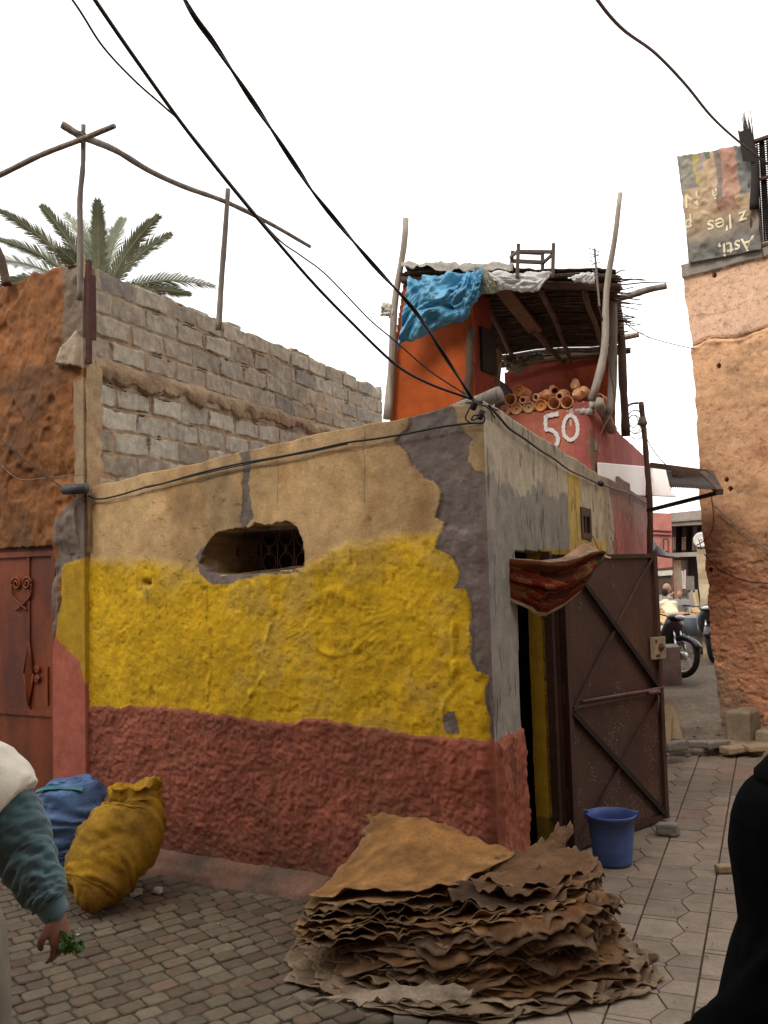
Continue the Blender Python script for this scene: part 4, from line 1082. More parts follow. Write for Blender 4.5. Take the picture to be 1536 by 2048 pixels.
# ------------------------------------------------------------------ terrace shelter: posts, beams, reed mat
FLp, FRp, BRp, BLp = PD(808, 545, 8.3), PD(1232, 556, 7.55), PD(1240, 700, 10.0), PD(925, 735, 10.7)
sh = thing('terrace_shelter', 'ragged reed mat shelter on crooked poles over the roof terrace', 'shelter', tuple(PE.at(1.2, 3.06)))
def pole_path(p0, p1, wob, seed, n=14):
    p0, p1 = Vector(p0), Vector(p1); out = []
    r = np.random.RandomState(seed); ph = r.rand(4) * 6.28
    for i in range(n):
        t = i / (n - 1); k = wob * math.sin(math.pi * t)
        out.append(p0.lerp(p1, t) + Vector((k * math.sin(3.1 * t + ph[0]) + .3 * wob * math.sin(11 * t + ph[1]), k * math.sin(2.7 * t + ph[2]), .0)))
    return out
def pole(name, p0, p1, r0, r1, mt, parent, wob=.03, seed=1, label=None, n=9):
    pts = pole_path(p0, p1, wob, seed); mb = MB()
    rr = np.random.RandomState(seed)
    mb.tube(pts, [(r0 + (r1 - r0) * i / 13) * (1 + .10 * rr.randn() * .5) for i in range(14)], n)
    o = mb.build(name, mt, parent, smooth=True)
    if label: o['label'] = label
    return o
def shelter():
    pole('post', PD(777, 838, 8.42), PD(811, 437, 8.38), .042, .026, M['pole_pale'], sh, .03, 3, 'pale leaning post at the blue sheet')
    pole('post', PD(1186, 800, 7.5), PD(1243, 386, 7.45), .034, .019, M['pole_pale'], sh, .05, 5, 'long pale post set in mortar on the parapet corner')
    pole('post', PD(1222, 830, 8.3), PD(1226, 560, 8.2), .04, .04, M['pole'], sh, .01, 7)
    pole('post', PD(1252, 872, 9.3), PD(1236, 600, 9.3), .045, .035, M['wood_brown'], sh, .015, 8)
    pole('post', PD(928, 830, 8.05), PD(943, 655, 8.05), .04, .036, M['wood_brown'], sh, .01, 9)
    mt = M['wood_brown']
    P = lambda s, t, dz=0: (FLp.lerp(FRp, s)).lerp(BLp.lerp(BRp, s), t) + WZ * dz
    pole('beam', P(-.02, .03, -.03), P(1.02, .05, -.04), .04, .035, mt, sh, .01, 11)
    pole('beam', P(-.02, .97, -.05), P(1.06, .96, -.04), .035, .035, mt, sh, .01, 12)
    for k, (s, sd) in enumerate(((.16, 1), (.34, 2), (.66, 4), (.86, 5))):
        pole('beam', P(s, .05, -.075), P(s + .04, .97, -.09), .027, .022, mt, sh, .02, 20 + sd)
    mb = MB(); mb.bar(P(.46, .02, -.06), P(.56, .50, -.09), .14, .03); mb.build('board', mat('brown_board', (.17, .085, .05), n_amt=.3, bump=.3), sh)
    pole('beam', P(.545, .48, -.09), P(.66, .97, -.09), .036, .03, mt, sh, .02, 31)
    # poles that stick out to the right of the mat
    pole('beam', PD(1215, 602, 8.4), PD(1331, 572, 8.3), .034, .028, M['pole'], sh, .02, 33)
    pole('beam', PD(1190, 684, 9.8), PD(1278, 669, 9.7), .034, .03, M['pole_pale'], sh, .01, 34)
    r = random.Random(21); mb = MB(); N = 250
    for i in range(N):
        t = i / N + r.uniform(-.003, .003)
        if t > .84 and r.random() < .28: continue
        a0, a1 = r.uniform(-.03, .02), 1 + r.uniform(-.03, .03) + (.10 * r.random() if r.random() < .07 else 0)
        z = r.uniform(-.006, .03); rad = r.uniform(.004, .0085)
        pts = []
        for k in range(7):
            s = a0 + (a1 - a0) * k / 6
            pts.append(P(s, t + .012 * math.sin(5 * s + i * .02), z + .022 * math.sin(9 * s + 3 * t) - .05 * max(0, s - 1)))
        mb.tube(pts, rad, 4, False)
    for i in range(70):                                   # a second, loose layer lying across
        s = r.uniform(0, 1); t = r.uniform(0, .8)
        mb.tube([P(s, t, .04), P(s + r.uniform(-.06, .06), t + .2, .05)], .006, 4, False)
    for i in range(10):                                   # broken ends at the right rim
        t = r.uniform(.0, .95); p = P(1.0, t, r.uniform(-.04, .05))
        mb.tube([p, p + Vector((r.uniform(.05, .24), r.uniform(-.1, .05), r.uniform(-.07, .06)))], .005, 4, False)
    for (a, b, D) in (((1225, 566), (1300, 558), 7.7), ((1222, 572), (1353, 564), 7.7), ((1228, 560), (1296, 562), 7.8), ((1228, 590), (1272, 600), 8.0), ((1236, 640), (1262, 637), 9), ((1230, 548), (1252, 541), 7.6), ((1150, 560), (1236, 545), 7.6)):
        mb.tube([PD(*a, D), PD((a[0] + b[0]) / 2, (a[1] + b[1]) / 2 - 3, D), PD(*b, D)], [.007, .006, .003], 5)
    mb.build('reed_mat', M['reed'], sh)
    # dark matting above that closes the roof except for the gaps at the back
    def fn(s, t):
        tt = t * .86; n_ = float(fbm(np.array(s * 4), np.array(tt * 3), 2, 3, 341))
        return P(s * 1.0, tt, .045 + .03 * n_)
    mb = MB(); mb.grid(fn, 40, 30); o = mb.build('roof_felt', mat('old_felt', (.06, .045, .035), n_amt=.4, bump=.5, b_sc=15, b_dist=.02), sh, smooth=True); solid(o, .012, 1)
    def fn2(s, t):
        n_ = float(fbm(np.array(s * 9), np.array(t * 2), 1.3, 3, 343)); n2 = float(fbm(np.array(s * 7), np.array(.5), 1.3, 3, 347))
        base = P(-.01 + s * .55, -.01 + .35 * (1 - min(1, t * 2)), .09 + .03 * n_)
        return base - WZ * (max(0, t - .5) * (.16 + .07 * n2)) + Vector((0, -.03 * max(0, t - .5), 0))
    mb = MB(); mb.grid(fn2, 60, 16); o = mb.build('plastic_edge', mat('dirty_grey_plastic', (.30, .275, .24), rough=.45, n_amt=.4, bump=.5, b_sc=12, b_dist=.02), sh, smooth=True); solid(o, .004, 1)
shelter()

def cloth_px(name, mt, quadf, nu, nv, amp, seed, label, cat, thick=.004, kfold=7, parent=None):
    """a hanging sheet: quadf(s,t) -> point; wrinkles added along its normal"""
    pts = [[quadf(i / (nu - 1), j / (nv - 1)) for i in range(nu)] for j in range(nv)]
    S, T = np.meshgrid(np.linspace(0, 1, nu), np.linspace(0, 1, nv))
    w = amp * (fbm(S * kfold + 2 * fbm(S, T, 2, 2, seed + 5), T * 2.2 + S, 1.0, 4, seed) + .5 * (1 - 2 * np.abs(fbm(S * 3 + T * 2, T * 3 - S, 1.3, 3, seed + 9))))
    V = []
    for j in range(nv):
        for i in range(nu):
            a = pts[j][min(i + 1, nu - 1)] - pts[j][max(i - 1, 0)]; b = pts[min(j + 1, nv - 1)][i] - pts[max(j - 1, 0)][i]
            n = a.cross(b)
            if n.length > 1e-9: n.normalize()
            if n.y > 0: n = -n
            V.append(pts[j][i] + n * w[j, i])
    F = [(j * nu + i, j * nu + i + 1, (j + 1) * nu + i + 1, (j + 1) * nu + i) for j in range(nv - 1) for i in range(nu - 1)]
    o = mk(name, V, F, mt, parent, None if parent else tuple(V[0])); solid(o, thick, 0)
    if not parent: tag(o, label, cat)
    return o
def curve_fn(top, bot, D0, D1, bulge=0):
    """top/bot: px polylines over s; D by s; t runs down"""
    def path(pl, s):
        x = s * (len(pl) - 1); i = min(int(x), len(pl) - 2); f = x - i
        f = f
        return (pl[i][0] + (pl[i + 1][0] - pl[i][0]) * f, pl[i][1] + (pl[i + 1][1] - pl[i][1]) * f)
    def fn(s, t):
        a, b = path(top, s), path(bot, s); D = D0 + (D1 - D0) * s
        p = PD(a[0], a[1], D); q = PD(b[0], b[1], D)
        r = p.lerp(q, t); r.y -= bulge * math.sin(math.pi * t) ** .8
        return r
    return fn
cloth_px('plastic_tarp', M['blue_plastic'], curve_fn([(818, 560), (845, 552), (880, 554), (920, 548), (945, 544), (964, 545)], [(794, 702), (826, 672), (860, 664), (900, 652), (930, 635), (962, 575)], 8.2, 7.95, .12), 110, 90, .052, 400, 'crumpled blue plastic sheet hanging from the shelter roof beside its left post', 'plastic sheet', .003, 2.2)
cloth_px('plastic_tarp', M['blue_plastic'], curve_fn([(930, 552), (950, 546), (966, 545)], [(895, 600), (925, 632), (955, 588)], 7.85, 7.8, .06), 40, 40, .03, 420, 'small twisted blue plastic flap beside the grey green sheet on the shelter roof', 'plastic sheet')
cloth_px('plastic_tarp', M['white_plastic'], curve_fn([(968, 541), (1000, 545), (1040, 548), (1080, 545), (1103, 545)], [(1000, 578), (1020, 580), (1045, 582), (1068, 586), (1090, 565)], 7.9, 7.7, .05), 70, 40, .025, 430, 'white plastic sheet draped over the front rim of the reed roof', 'plastic sheet')
cloth_px('plastic_tarp', M['white_plastic'], curve_fn([(1135, 555), (1165, 544), (1188, 548)], [(1150, 566), (1172, 564), (1190, 566)], 7.6, 7.55, .03), 40, 20, .015, 440, 'scrap of white plastic near the right end of the reed roof', 'plastic sheet')
cloth_px('plastic_tarp', M['grey_plastic'], curve_fn([(946, 533), (962, 535), (972, 540)], [(965, 588), (985, 588), (1000, 584)], 7.86, 7.84, .02), 24, 40, .008, 450, 'narrow grey green plastic strip between the blue and the white sheet', 'plastic sheet')
cloth_px('sack_cloth', M['tan_cloth'], curve_fn([(985, 702), (995, 698), (1004, 706)], [(968, 800), (985, 800), (998, 775)], 8.9, 8.9, .05), 24, 40, .015, 460, 'tan sack cloth hanging beside the dark doorway of the roof room', 'cloth')
cloth_px('sack_cloth', M['grey_plastic'], curve_fn([(1006, 722), (1040, 716), (1090, 708)], [(1012, 740), (1038, 748), (1086, 722)], 10.0, 10.0, .04), 40, 16, .03, 470, 'crumpled grey plastic hanging in the gap under the back of the reed roof', 'cloth')
cloth_px('sack_cloth', M['scrap'], curve_fn([(764, 606), (780, 606), (790, 612)], [(762, 630), (778, 636), (786, 640)], 8.45, 8.4, .03), 24, 20, .02, 475, 'grey rag tied round the left post of the shelter', 'cloth')
cloth_px('broken_slab', mat('dark_slab', (.075, .06, .055), n_amt=.3, bump=.4), curve_fn([(1002, 762), (1014, 770), (1024, 786)], [(985, 830), (1010, 830), (1030, 820)], 9.0, 8.9, 0), 12, 12, .004, 480, 'dark broken slab leaning behind the stacked clay pots', 'slab', .04)

# chair lying legs up on the shelter roof
def roof_chair():
    t = thing('wooden_chair', 'bare wooden chair frame standing on top of the reed roof', 'chair', tuple(PD(1065, 545, 7.9)))
    mt = mat('grey_wood_chair', (.10, .075, .06), n_amt=.3, bump=.3)
    bx = lambda a, b, w=.028: MB().bar(a, b, w, w)
    A = [PD(1021, 548, 8.05), PD(1034, 548, 7.75), PD(1085, 548, 8.05), PD(1105, 548, 7.75)]
    B = [PD(1025, 502, 8.05), PD(1037, 488, 7.75), PD(1085, 506, 8.05), PD(1107, 487, 7.75)]
    for a, b in zip(A, B): bx(a - WZ * .03, b).build('leg', mt, t)
    bx(PD(1037, 503, 7.75), PD(1107, 504, 7.75), .026).build('rail', mt, t)
    bx(PD(1024, 522, 8.05), PD(1086, 525, 8.05), .03).build('rail', mt, t)
    bx(PD(1021, 515, 8.05), PD(1037, 501, 7.75), .022).build('rail', mt, t)
    bx(PD(1086, 526, 8.05), PD(1106, 508, 7.75), .022).build('rail', mt, t)
    bx(PD(1026, 505, 8.05), PD(1086, 508, 8.05), .018).build('rail', mt, t)
roof_chair()
def antenna():
    t = thing('television_antenna', 'thin bent television antenna tied to the long pale post of the shelter', 'antenna', tuple(PD(1196, 610, 7.5)))
    MB().tube([PD(1199, 612, 7.5), PD(1194, 555, 7.5), PD(1189, 497, 7.5)], .009, 6).build('mast', M['pole'], t)
    mb = MB()
    for (a, b) in (((1177, 496), (1200, 504)), ((1180, 507), (1199, 512)), ((1181, 516), (1198, 508)), ((1182, 530), (1202, 524)), ((1184, 540), (1198, 548)), ((1180, 520), (1190, 528)), ((1190, 535), (1201, 536))):
        mb.tube([PD(*a, 7.5), PD(*b, 7.5)], .004, 5)
    mb.build('rod', M['pole'], t)
antenna()

# ------------------------------------------------------------------ clay pots on the parapet
def pots():
    zt = PE.uv(1100, 822)[1]
    ax = (-PE.n + Vector((.03, 0, 0))).normalized()      # axis away from the viewer
    def place(px, py, r, kind, label, back=0.0, tilt=(0, 0), mt=None):
        c = PE.off(.012 - back).hit(px, py - 2)
        R = r * c.y / FPX
        a = (ax + PE.d * tilt[0] + WZ * tilt[1]).normalized()
        if kind == 'disc':
            t = thing('clay_pot', label, 'clay pot', tuple(c), 'clay pots stacked on the red parapet')
            m_ = MB().lathe([(0.018, .003), (.018, R * .86), (0, R * .88), (0, R), (.05, R * 1.02), (.22, R * .93), (.22, .01)], c, a, 28); m_.build('body', mt or M['clay'], t, smooth=True)
            MB().lathe([(.0, R * .10), (.016, R * .10)], c + a * .003, a, 10).build('hole', M['dark'], t)
        elif kind == 'open':
            t = thing('clay_pot', label, 'clay pot', tuple(c), 'clay pots stacked on the red parapet')
            MB().lathe([(.16, .01), (.16, R * .74), (.02, R * .84), (0, R * .88), (-.004, R * .94), (0, R), (.03, R * 1.0), (.18, R * .9), (.20, .01)], c, a, 28).build('body', mt or M['clay'], t, smooth=True)
        elif kind == 'neck':
            t = thing('clay_pot', label, 'clay pot', tuple(c), 'clay pots stacked on the red parapet')
            MB().lathe([(.10, .005), (.10, R * .52), (.0, R * .58), (-.003, R * .75), (.006, R), (.02, R * .95), (.05, R * .8), (.10, R * 1.25), (.16, R * 1.4), (.24, R * 1.2), (.25, .01)], c, a, 26).build('body', mt or M['clay'], t, smooth=True)
            MB().lathe([(.015, .003), (.016, R * .53)], c, a, 16).build('mouth', M['dark'], t)
        else:
            t = thing('clay_pot', label, 'clay pot', tuple(c), 'clay pots stacked on the red parapet')
            MB().lathe([(-.045, .008), (-.04, R * .2), (-.02, R * .3), (.0, R * .62), (.03, R * .95), (.06, R * 1.02), (.10, R * .85), (.15, R * .6), (.20, R * .7)], c, a, 26).build('body', mt or M['clay'], t, smooth=True)
            MB().lathe([(-.05, R * .13), (-.03, R * .13)], c, a, 8).build('hole', M['dark'], t)
    pk = M['clay_pale']
    place(1009, 823, 11, 'disc', 'clay pot lying base outward, leftmost of the bottom row and half hidden by the wall')
    place(1032, 819, 12, 'disc', 'clay pot lying base outward, second of the bottom row', mt=M['clay'])
    place(1056.5, 816, 12, 'disc', 'pale yellowish clay pot lying base outward in the bottom row', mt=pk)
    place(1081, 812.5, 12.3, 'disc', 'bright orange clay pot lying base outward in the bottom row', mt=mat('orange_clay', (.58, .24, .08), n_amt=.15, bump=.2))
    place(1107.5, 808, 13.2, 'open', 'wide open clay pot under the bottle necked pot, left one of the open pair')
    place(1133.5, 806, 13.2, 'open', 'wide open clay pot right of its open twin, beside the number')
    place(1020, 801, 12.4, 'open', 'open clay pot in the second row at the left end')
    place(1036, 783, 12, 'disc', 'orange clay pot lying base outward on top of the stack', .03, mt=mat('orange_clay_top', (.60, .26, .10), n_amt=.15, bump=.2))
    place(1045.5, 802, 8.2, 'neck', 'narrow necked clay pot next to the open pot of the second row', 0, (.25, .1))
    place(1071, 797, 8.6, 'neck', 'narrow necked clay pot above the pale and the orange base', 0, (-.25, .15))
    place(1119, 795, 8.6, 'neck', 'bottle necked clay pot lying across the two open pots', 0, (.12, .25))
    place(1094, 792, 11.5, 'bulb', 'round bellied clay pot with nipple, above the orange base', .03, (.35, .2))
    place(1150, 792, 12, 'bulb', 'round bellied clay pot with nipple, right of the bottle necked pot', .02, (-.3, .25))
    place(1165, 785, 11.5, 'bulb', 'round bellied clay pot against the long pale post', .05, (.2, .15))
    place(1150, 776, 9.5, 'bulb', 'small clay pot lying highest behind the two round bellied ones', .12, (.3, .5))
    place(1110, 784, 7.5, 'open', 'small clay ring pot behind the bottle necked pot', .14, (.5, .4))
    place(1197, 799, 10.5, 'open', 'open clay pot right of the post foot, behind the log end', .12)
pots()
def logs():
    c = PE.off(.05).hit(1197, 805)
    MBl = MB(); MBl.tube(pole_path(c, c + DS * .9 - PS.n * .05 - WZ * .12, .01, 4), [.05] * 14, 14)
    o = MBl.build('log', M['pole_pale'], None, tuple(c), smooth=True); tag(o, 'short pale log end resting in mortar on the corner of the red parapet', 'log')
    a, b = PD(905, 822, 6.6), PD(1000, 788, 6.4)
    m = MB(); m.tube(pole_path(a, b, .01, 6), [.045 + .012 * i / 13 for i in range(14)], 14)
    o = m.build('log', M['pole'], None, tuple(a), smooth=True); tag(o, 'thick grey log lying on the yellow house roof behind its corner', 'log')
    m = MB(); r = random.Random(4)
    for k in range(9):
        p = PE.at(.01 + .045 * (k % 4), PE.uv(1180, 822)[1] + .012 * (k % 3) + .04 * (k % 4 < 2) * (k > 3), -.03 - .03 * (k // 4))
        rg = []
        for (z, q) in ((-.03, .040), (0, .045), (.02, .035), (.035, .01)):
            rg.append([p + Vector((q * math.cos(i * math.pi / 5) * r.uniform(.8, 1.2), q * math.sin(i * math.pi / 5) * r.uniform(.8, 1.2), z * r.uniform(.8, 1.2))) for i in range(10)])
        m.loft(rg)
    m.build('mortar_lump', mat('white_mortar', (.40, .375, .35), n_amt=.2, bump=.6, b_sc=40, b_dist=.01), rh, smooth=True)
logs()

# ------------------------------------------------------------------ pole frame over the brown house
pf = thing('roof_pole_frame', 'frame of thin crooked poles standing on the brown house roof', 'pole frame', tuple(PD(165, 535, 6.5)))
def pole_px(name, pts, D, r0, r1, mt, parent, label=None):
    P = smooth_path([PD(x, y, d) for (x, y), d in zip(pts, D)], 6); n = len(P); rs = np.random.RandomState(abs(len(pts) + int(pts[0][0])))
    m = MB(); m.tube(P, [(r0 + (r1 - r0) * i / (n - 1)) * (1 + .05 * rs.randn()) for i in range(n)], 9)
    o = m.build(name, mt, parent, smooth=True)
    if label: o['label'] = label
    return o
pole_px('post', [(161, 600), (161, 480), (160, 400), (166, 330), (167, 250)], [6.42] * 5, .024, .017, M['pole'], pf)
pole_px('post', [(437, 660), (443, 560), (450, 470), (456, 378)], [7.9] * 4, .027, .021, M['pole'], pf)
pole_px('rail', [(124, 249), (165, 273), (230, 300), (300, 342), (370, 374), (455, 405), (540, 447), (620, 493)], [6.40, 6.46, 6.8, 7.15, 7.5, 7.93, 8.4, 8.9], .028, .018, M['wood_pole_dark'] if 'wood_pole_dark' in M else M['pole'], pf)
pole_px('rail', [(-160, 402), (-80, 383), (0, 350), (80, 311), (165, 278), (229, 252)], [7.3, 7.05, 6.8, 6.6, 6.36, 6.2], .024, .018, M['pole'], pf)
m_ = MB()
for k in range(5):
    c = PD(166, 276, 6.41)
    m_.tube([c + Vector((.035 * math.cos(a + k), .035 * math.sin(a + k) - .01, -.02 + .01 * k + .008 * math.sin(2 * a))) for a in [i * .8 for i in range(9)]], .004, 4)
m_.build('binding', M['cable_grey'], pf)
o_ = pole_px('stake', [(168, 560), (169, 510)], [6.40, 6.40], .006, .003, M['plank'], None)
tag(o_, 'short pale yellow splinter of cane beside the corner pole of the brown house', 'stake')
o_ = pole_px('leaning_pole', [(14, 570), (6, 535), (0, 512), (-30, 440)], [6.9] * 4, .035, .03, M['wood_brown'], None)
tag(o_, 'brown leaning pole on the brown roof at the edge of the palm fronds', 'pole')

# ------------------------------------------------------------------ palm
def palm():
    B = PD(200, 610, 15.0); r = random.Random(12)
    t = thing('palm_tree', 'date palm with grey green fronds behind the brown house', 'tree', (B.x, B.y, gz(B.x, B.y) * 0))
    m = MB(); pts = [(B.x + .1 * math.sin(k * .7), B.y, B.z * k / 12) for k in range(13)]
    m.tube(pts, [.30 - .006 * k + (.02 if k % 2 else 0) for k in range(13)], 14); m.build('trunk', M['palm_trunk'], t)
    tips_all = [(5, 425, 14.2), (85, 415, 14.6), (132, 428, 16), (160, 440, 16.5), (195, 405, 14.3), (245, 440, 15.5), (315, 435, 14.6), (340, 470, 15.4), (382, 515, 14.4), (425, 572, 14.0), (378, 588, 15.8), (0, 480, 15.0), (-60, 520, 15.5), (-70, 580, 14.8), (60, 470, 16), (280, 500, 16.4), (225, 470, 14.0), (20, 560, 15.5), (120, 500, 13.8), (340, 560, 16.2), (290, 470, 13.6), (175, 470, 15.2), (100, 540, 14.2), (230, 540, 13.5), (310, 590, 14.2), (60, 600, 14.2), (400, 640, 14.6), (-20, 650, 14.6)]
    tips = [q for k, q in enumerate(tips_all) if k not in (8, 14, 16, 20, 22, 23, 19)]
    for (x, y, D) in tips:
        T = PD(x, y, D); d = T - B; L = d.length
        side = d.cross(Vector((0, 0, 1)))
        if side.length < .1: side = Vector((1, 0, 0))
        side.normalize()
        N = 34; pts = []
        for k in range(N):
            f = k / (N - 1)
            p = B + d * f; p.z += .13 * L * math.sin(math.pi * min(f, 1) * .9) * (1 - .3 * f) - .05 * L * f * f
            pts.append(p)
        off = T - pts[-1]
        pts = [p + off * (k / (N - 1)) ** 2 for k, p in enumerate(pts)]
        fr = MB(); fr.tube(pts, [.020 * (1 - .8 * k / (N - 1)) + .003 for k in range(N)], 5)
        f_o = fr.build('frond', M['palm_rib'], t)
        lf = MB()
        for k in range(3, N):
            p = pts[k]; ta = (pts[min(k + 1, N - 1)] - pts[k - 1]).normalized()
            sd = ta.cross(Vector((0, 0, 1)));
            if sd.length < .2: sd = side.copy()
            sd.normalize()
            vw = ta.cross(Vector((p.x, p.y, p.z - CAM_H)))
            if vw.length > .1:
                vw.normalize(); sd = (sd * .55 + vw * (1 if vw.dot(sd) > 0 else -1) * .8).normalized()
            up = sd.cross(ta)
            f = k / (N - 1); ll = .37 * (math.sin(math.pi * min(1, f * .85 + .12)) ** .6) * r.uniform(.8, 1.1)
            for s in (-1, 1):
                for h in (0, 1):
                    q = p + ta * (h * .5 * L / N)
                    dr = (sd * s * .62 + ta * (.85 + .3 * f) + up * (.28 + r.uniform(-.12, .12)))
                    dr.normalize(); w = ta.cross(dr).normalized() if False else ta
                    a, b = q - ta * .017, q + ta * .017
                    mid = q + dr * ll * .5; e = q + dr * ll - Vector((0, 0, .06 * ll / .4))
                    lf.add([a, b, mid + ta * .015, mid - ta * .015, e], [(0, 1, 2, 3), (3, 2, 4)])
        lf.build('leaflets', M['palm'], f_o)
palm()

# ------------------------------------------------------------------ cables
def cable(pts, r, label, mt=None, n=6, sub=10, twist=0.0, cat='cable', group=None, name='power_cable'):
    P = smooth_path([PD(x, y, d) for x, y, d in pts], sub); m = MB()
    if twist:
        for s in (0, math.pi):
            L = 0; Q = []
            for i, p in enumerate(P):
                if i: L += (P[i] - P[i - 1]).length
                tt = (P[min(i + 1, len(P) - 1)] - P[max(0, i - 1)]).normalized(); a = tt.cross(WZ).normalized(); b = a.cross(tt)
                ph = L * twist + s; Q.append(p + (a * math.cos(ph) + b * math.sin(ph)) * r * .95)
            m.tube(Q, r, n)
    else: m.tube(P, r, n)
    o = m.build(name, mt or M['cable'], None, tuple(P[len(P) // 2]), smooth=True)
    return tag(o, label, cat, group)
cable([(250, -260, 2.3), (370, 0, 2.9), (430, 90, 3.1), (490, 180, 3.3), (545, 262, 3.55), (600, 345, 3.75), (640, 402, 3.9), (740, 522, 4.25), (830, 622, 4.55), (885, 705, 4.75), (945, 798, 4.97)], .0055, 'thick twisted pair of black cables running from overhead to the yellow house corner', twist=9, sub=16)
cable([(20, -260, 2.3), (190, 0, 2.9), (290, 145, 3.2), (375, 262, 3.5), (470, 382, 3.8), (560, 490, 4.05), (630, 570, 4.25), (700, 642, 4.45), (790, 728, 4.7), (860, 768, 4.85), (940, 797, 4.98), (962, 806, 5.0)], .0075, 'long single black cable sagging to the yellow house corner, crossing the pole frame')
cable([(0, -190, 2.4), (145, 0, 2.95), (205, 92, 3.15), (270, 162, 3.35), (330, 215, 3.45), (372, 256, 3.52), (470, 378, 3.8), (552, 474, 4.1), (600, 510, 4.3), (645, 543, 4.5), (690, 588, 4.6), (740, 640, 4.7), (790, 682, 4.8), (860, 742, 4.9), (930, 788, 4.99)], .0042, 'thinnest overhead wire that hugs the single black cable then leaves it below the pole frame', M['cable'])
cable([(1140, -90, 4.6), (1195, 0, 5.2), (1245, 58, 5.6), (1310, 106, 6.2), (1370, 168, 6.8), (1425, 235, 7.6), (1480, 285, 8.6), (1540, 330, 9.3), (1600, 350, 9.6)], .011, 'wavy brown cable running down from the sky to the banner of the orange house', mat('brown_cable', (.10, .07, .055), n_amt=.2, bump=0))
def wall_cable(pts, plane, r, label, mt=None, out=.022, sub=8, name='wall_cable'):
    P = smooth_path([plane.at(*plane.uv(x, y), out + r) for x, y in pts], sub); m = MB(); m.tube(P, r, 6)
    o = m.build(name, mt or M['cable'], None, tuple(P[len(P) // 2]), smooth=True); return tag(o, label, 'cable')
wall_cable([(170, 985), (200, 998), (240, 992), (300, 974), (330, 968), (400, 948), (480, 929), (560, 915), (640, 899), (700, 886), (760, 878), (820, 868), (880, 856), (930, 849), (972, 846)], PF, .0065, 'black cable drooping along the top of the yellow painted front wall')
wall_cable([(300, 976), (400, 951), (480, 933), (560, 917), (640, 902), (700, 889)], PF, .004, 'second thin black wire twined under the cable on the front wall', out=.026)
wall_cable([(-60, 820), (0, 868), (40, 902), (80, 934), (130, 970), (166, 994)], PB, .0055, 'dark cable crossing the brown house wall down to the pipe stub', out=.06)
wall_cable([(-60, 860), (0, 912), (30, 945), (60, 961), (100, 958), (150, 953), (185, 950)], PB, .004, 'pale thin wire sagging across the brown house wall', M['pole'], .06)
wall_cable([(968, 812), (990, 836), (1010, 858), (1040, 878), (1075, 903), (1100, 918), (1130, 940), (1160, 954), (1192, 968), (1230, 980), (1262, 992), (1296, 1012)], PS, .008, 'black cable pinned under the coping of the alley side wall', out=.02)
wall_cable([(1180, 1072), (1190, 1095), (1200, 1106), (1214, 1104), (1221, 1090), (1216, 1075)], PS, .003, 'thin loose wire loop below the small side window', M['cable_grey'], .02)
def junction():
    t = thing('cable_junction', 'black cable clamp with wire loops at the top corner of the yellow house', 'cable clamp', tuple(PD(950, 815, 4.95)))
    m = MB()
    for (x, y) in ((949, 810), (962, 829)):
        c = PD(x, y, 4.93); m.lathe([(-.03, .008), (-.026, .017), (.022, .019), (.026, .01)], c, Vector((.5, 0, 1)), 10)
    m.build('connector', M['black_plastic'], t, smooth=True)
    for pts in ([(945, 806), (936, 822), (931, 836), (940, 845), (955, 847), (967, 845), (969, 834), (962, 826)], [(960, 830), (948, 831), (943, 840), (952, 838), (962, 832)], [(944, 798), (950, 806), (975, 815), (990, 836)]):
        MB().tube(smooth_path([PD(x, y, 4.90) for x, y in pts], 6), .0045, 6).build('wire_loop', M['cable'], t, smooth=True)
    t2 = thing('cable_junction', 'small black splice on the cable of the alley side wall above the window', 'cable clamp', tuple(PS.hit(1192, 968)))
    c = PS.at(*PS.uv(1192, 968), .045); MB().lathe([(-.05, .01), (-.03, .028), (.03, .028), (.05, .01)], c, PS.d, 10).build('connector', M['black_plastic'], t2, smooth=True)
junction()
cable([(1236, 628, 8.6), (1262, 655, 8.8), (1300, 675, 9.0), (1345, 688, 9.3), (1390, 698, 9.7)], .005, 'thin wire from the shelter post to the orange house', M['cable_grey'])
cable([(1250, 640, 8.6), (1300, 678, 9.0), (1350, 712, 9.4), (1396, 735, 9.8)], .0025, 'finest wire between the shelter and the orange house, below the other', M['cable_grey'])
cable([(1196, 610, 7.45), (1205, 640, 7.5), (1212, 690, 7.6), (1222, 750, 7.7), (1228, 790, 7.7), (1226, 820, 7.6), (1210, 850, 7.45), (1198, 880, 7.4), (1192, 930, 7.35)], .005, 'brown wire hanging from the antenna down over the red parapet corner', M['rust'])
def ow(pts, r, label, mt=None):
    P = smooth_path([PR_.at(*PR_.uv(x, y), .07) for x, y in pts], 8); m = MB(); m.tube(P, r, 6)
    o = m.build('wall_cable', mt or M['wood_brown'], None, tuple(P[len(P) // 2]), smooth=True); tag(o, label, 'cable')
ow([(1428, 992), (1432, 1020), (1432, 1050), (1424, 1072), (1408, 1086), (1400, 1090)], .006, 'brown wire curving from the awning tip to the satellite dish')
ow([(1434, 1012), (1460, 1036), (1490, 1062), (1540, 1100), (1600, 1140)], .006, 'straight grey wire slanting down across the orange wall', M['cable_grey'])
ow([(1414, 1108), (1440, 1135), (1470, 1152), (1505, 1163), (1540, 1166), (1600, 1170)], .006, 'dark wire sagging across the lower orange wall', M['cable'])

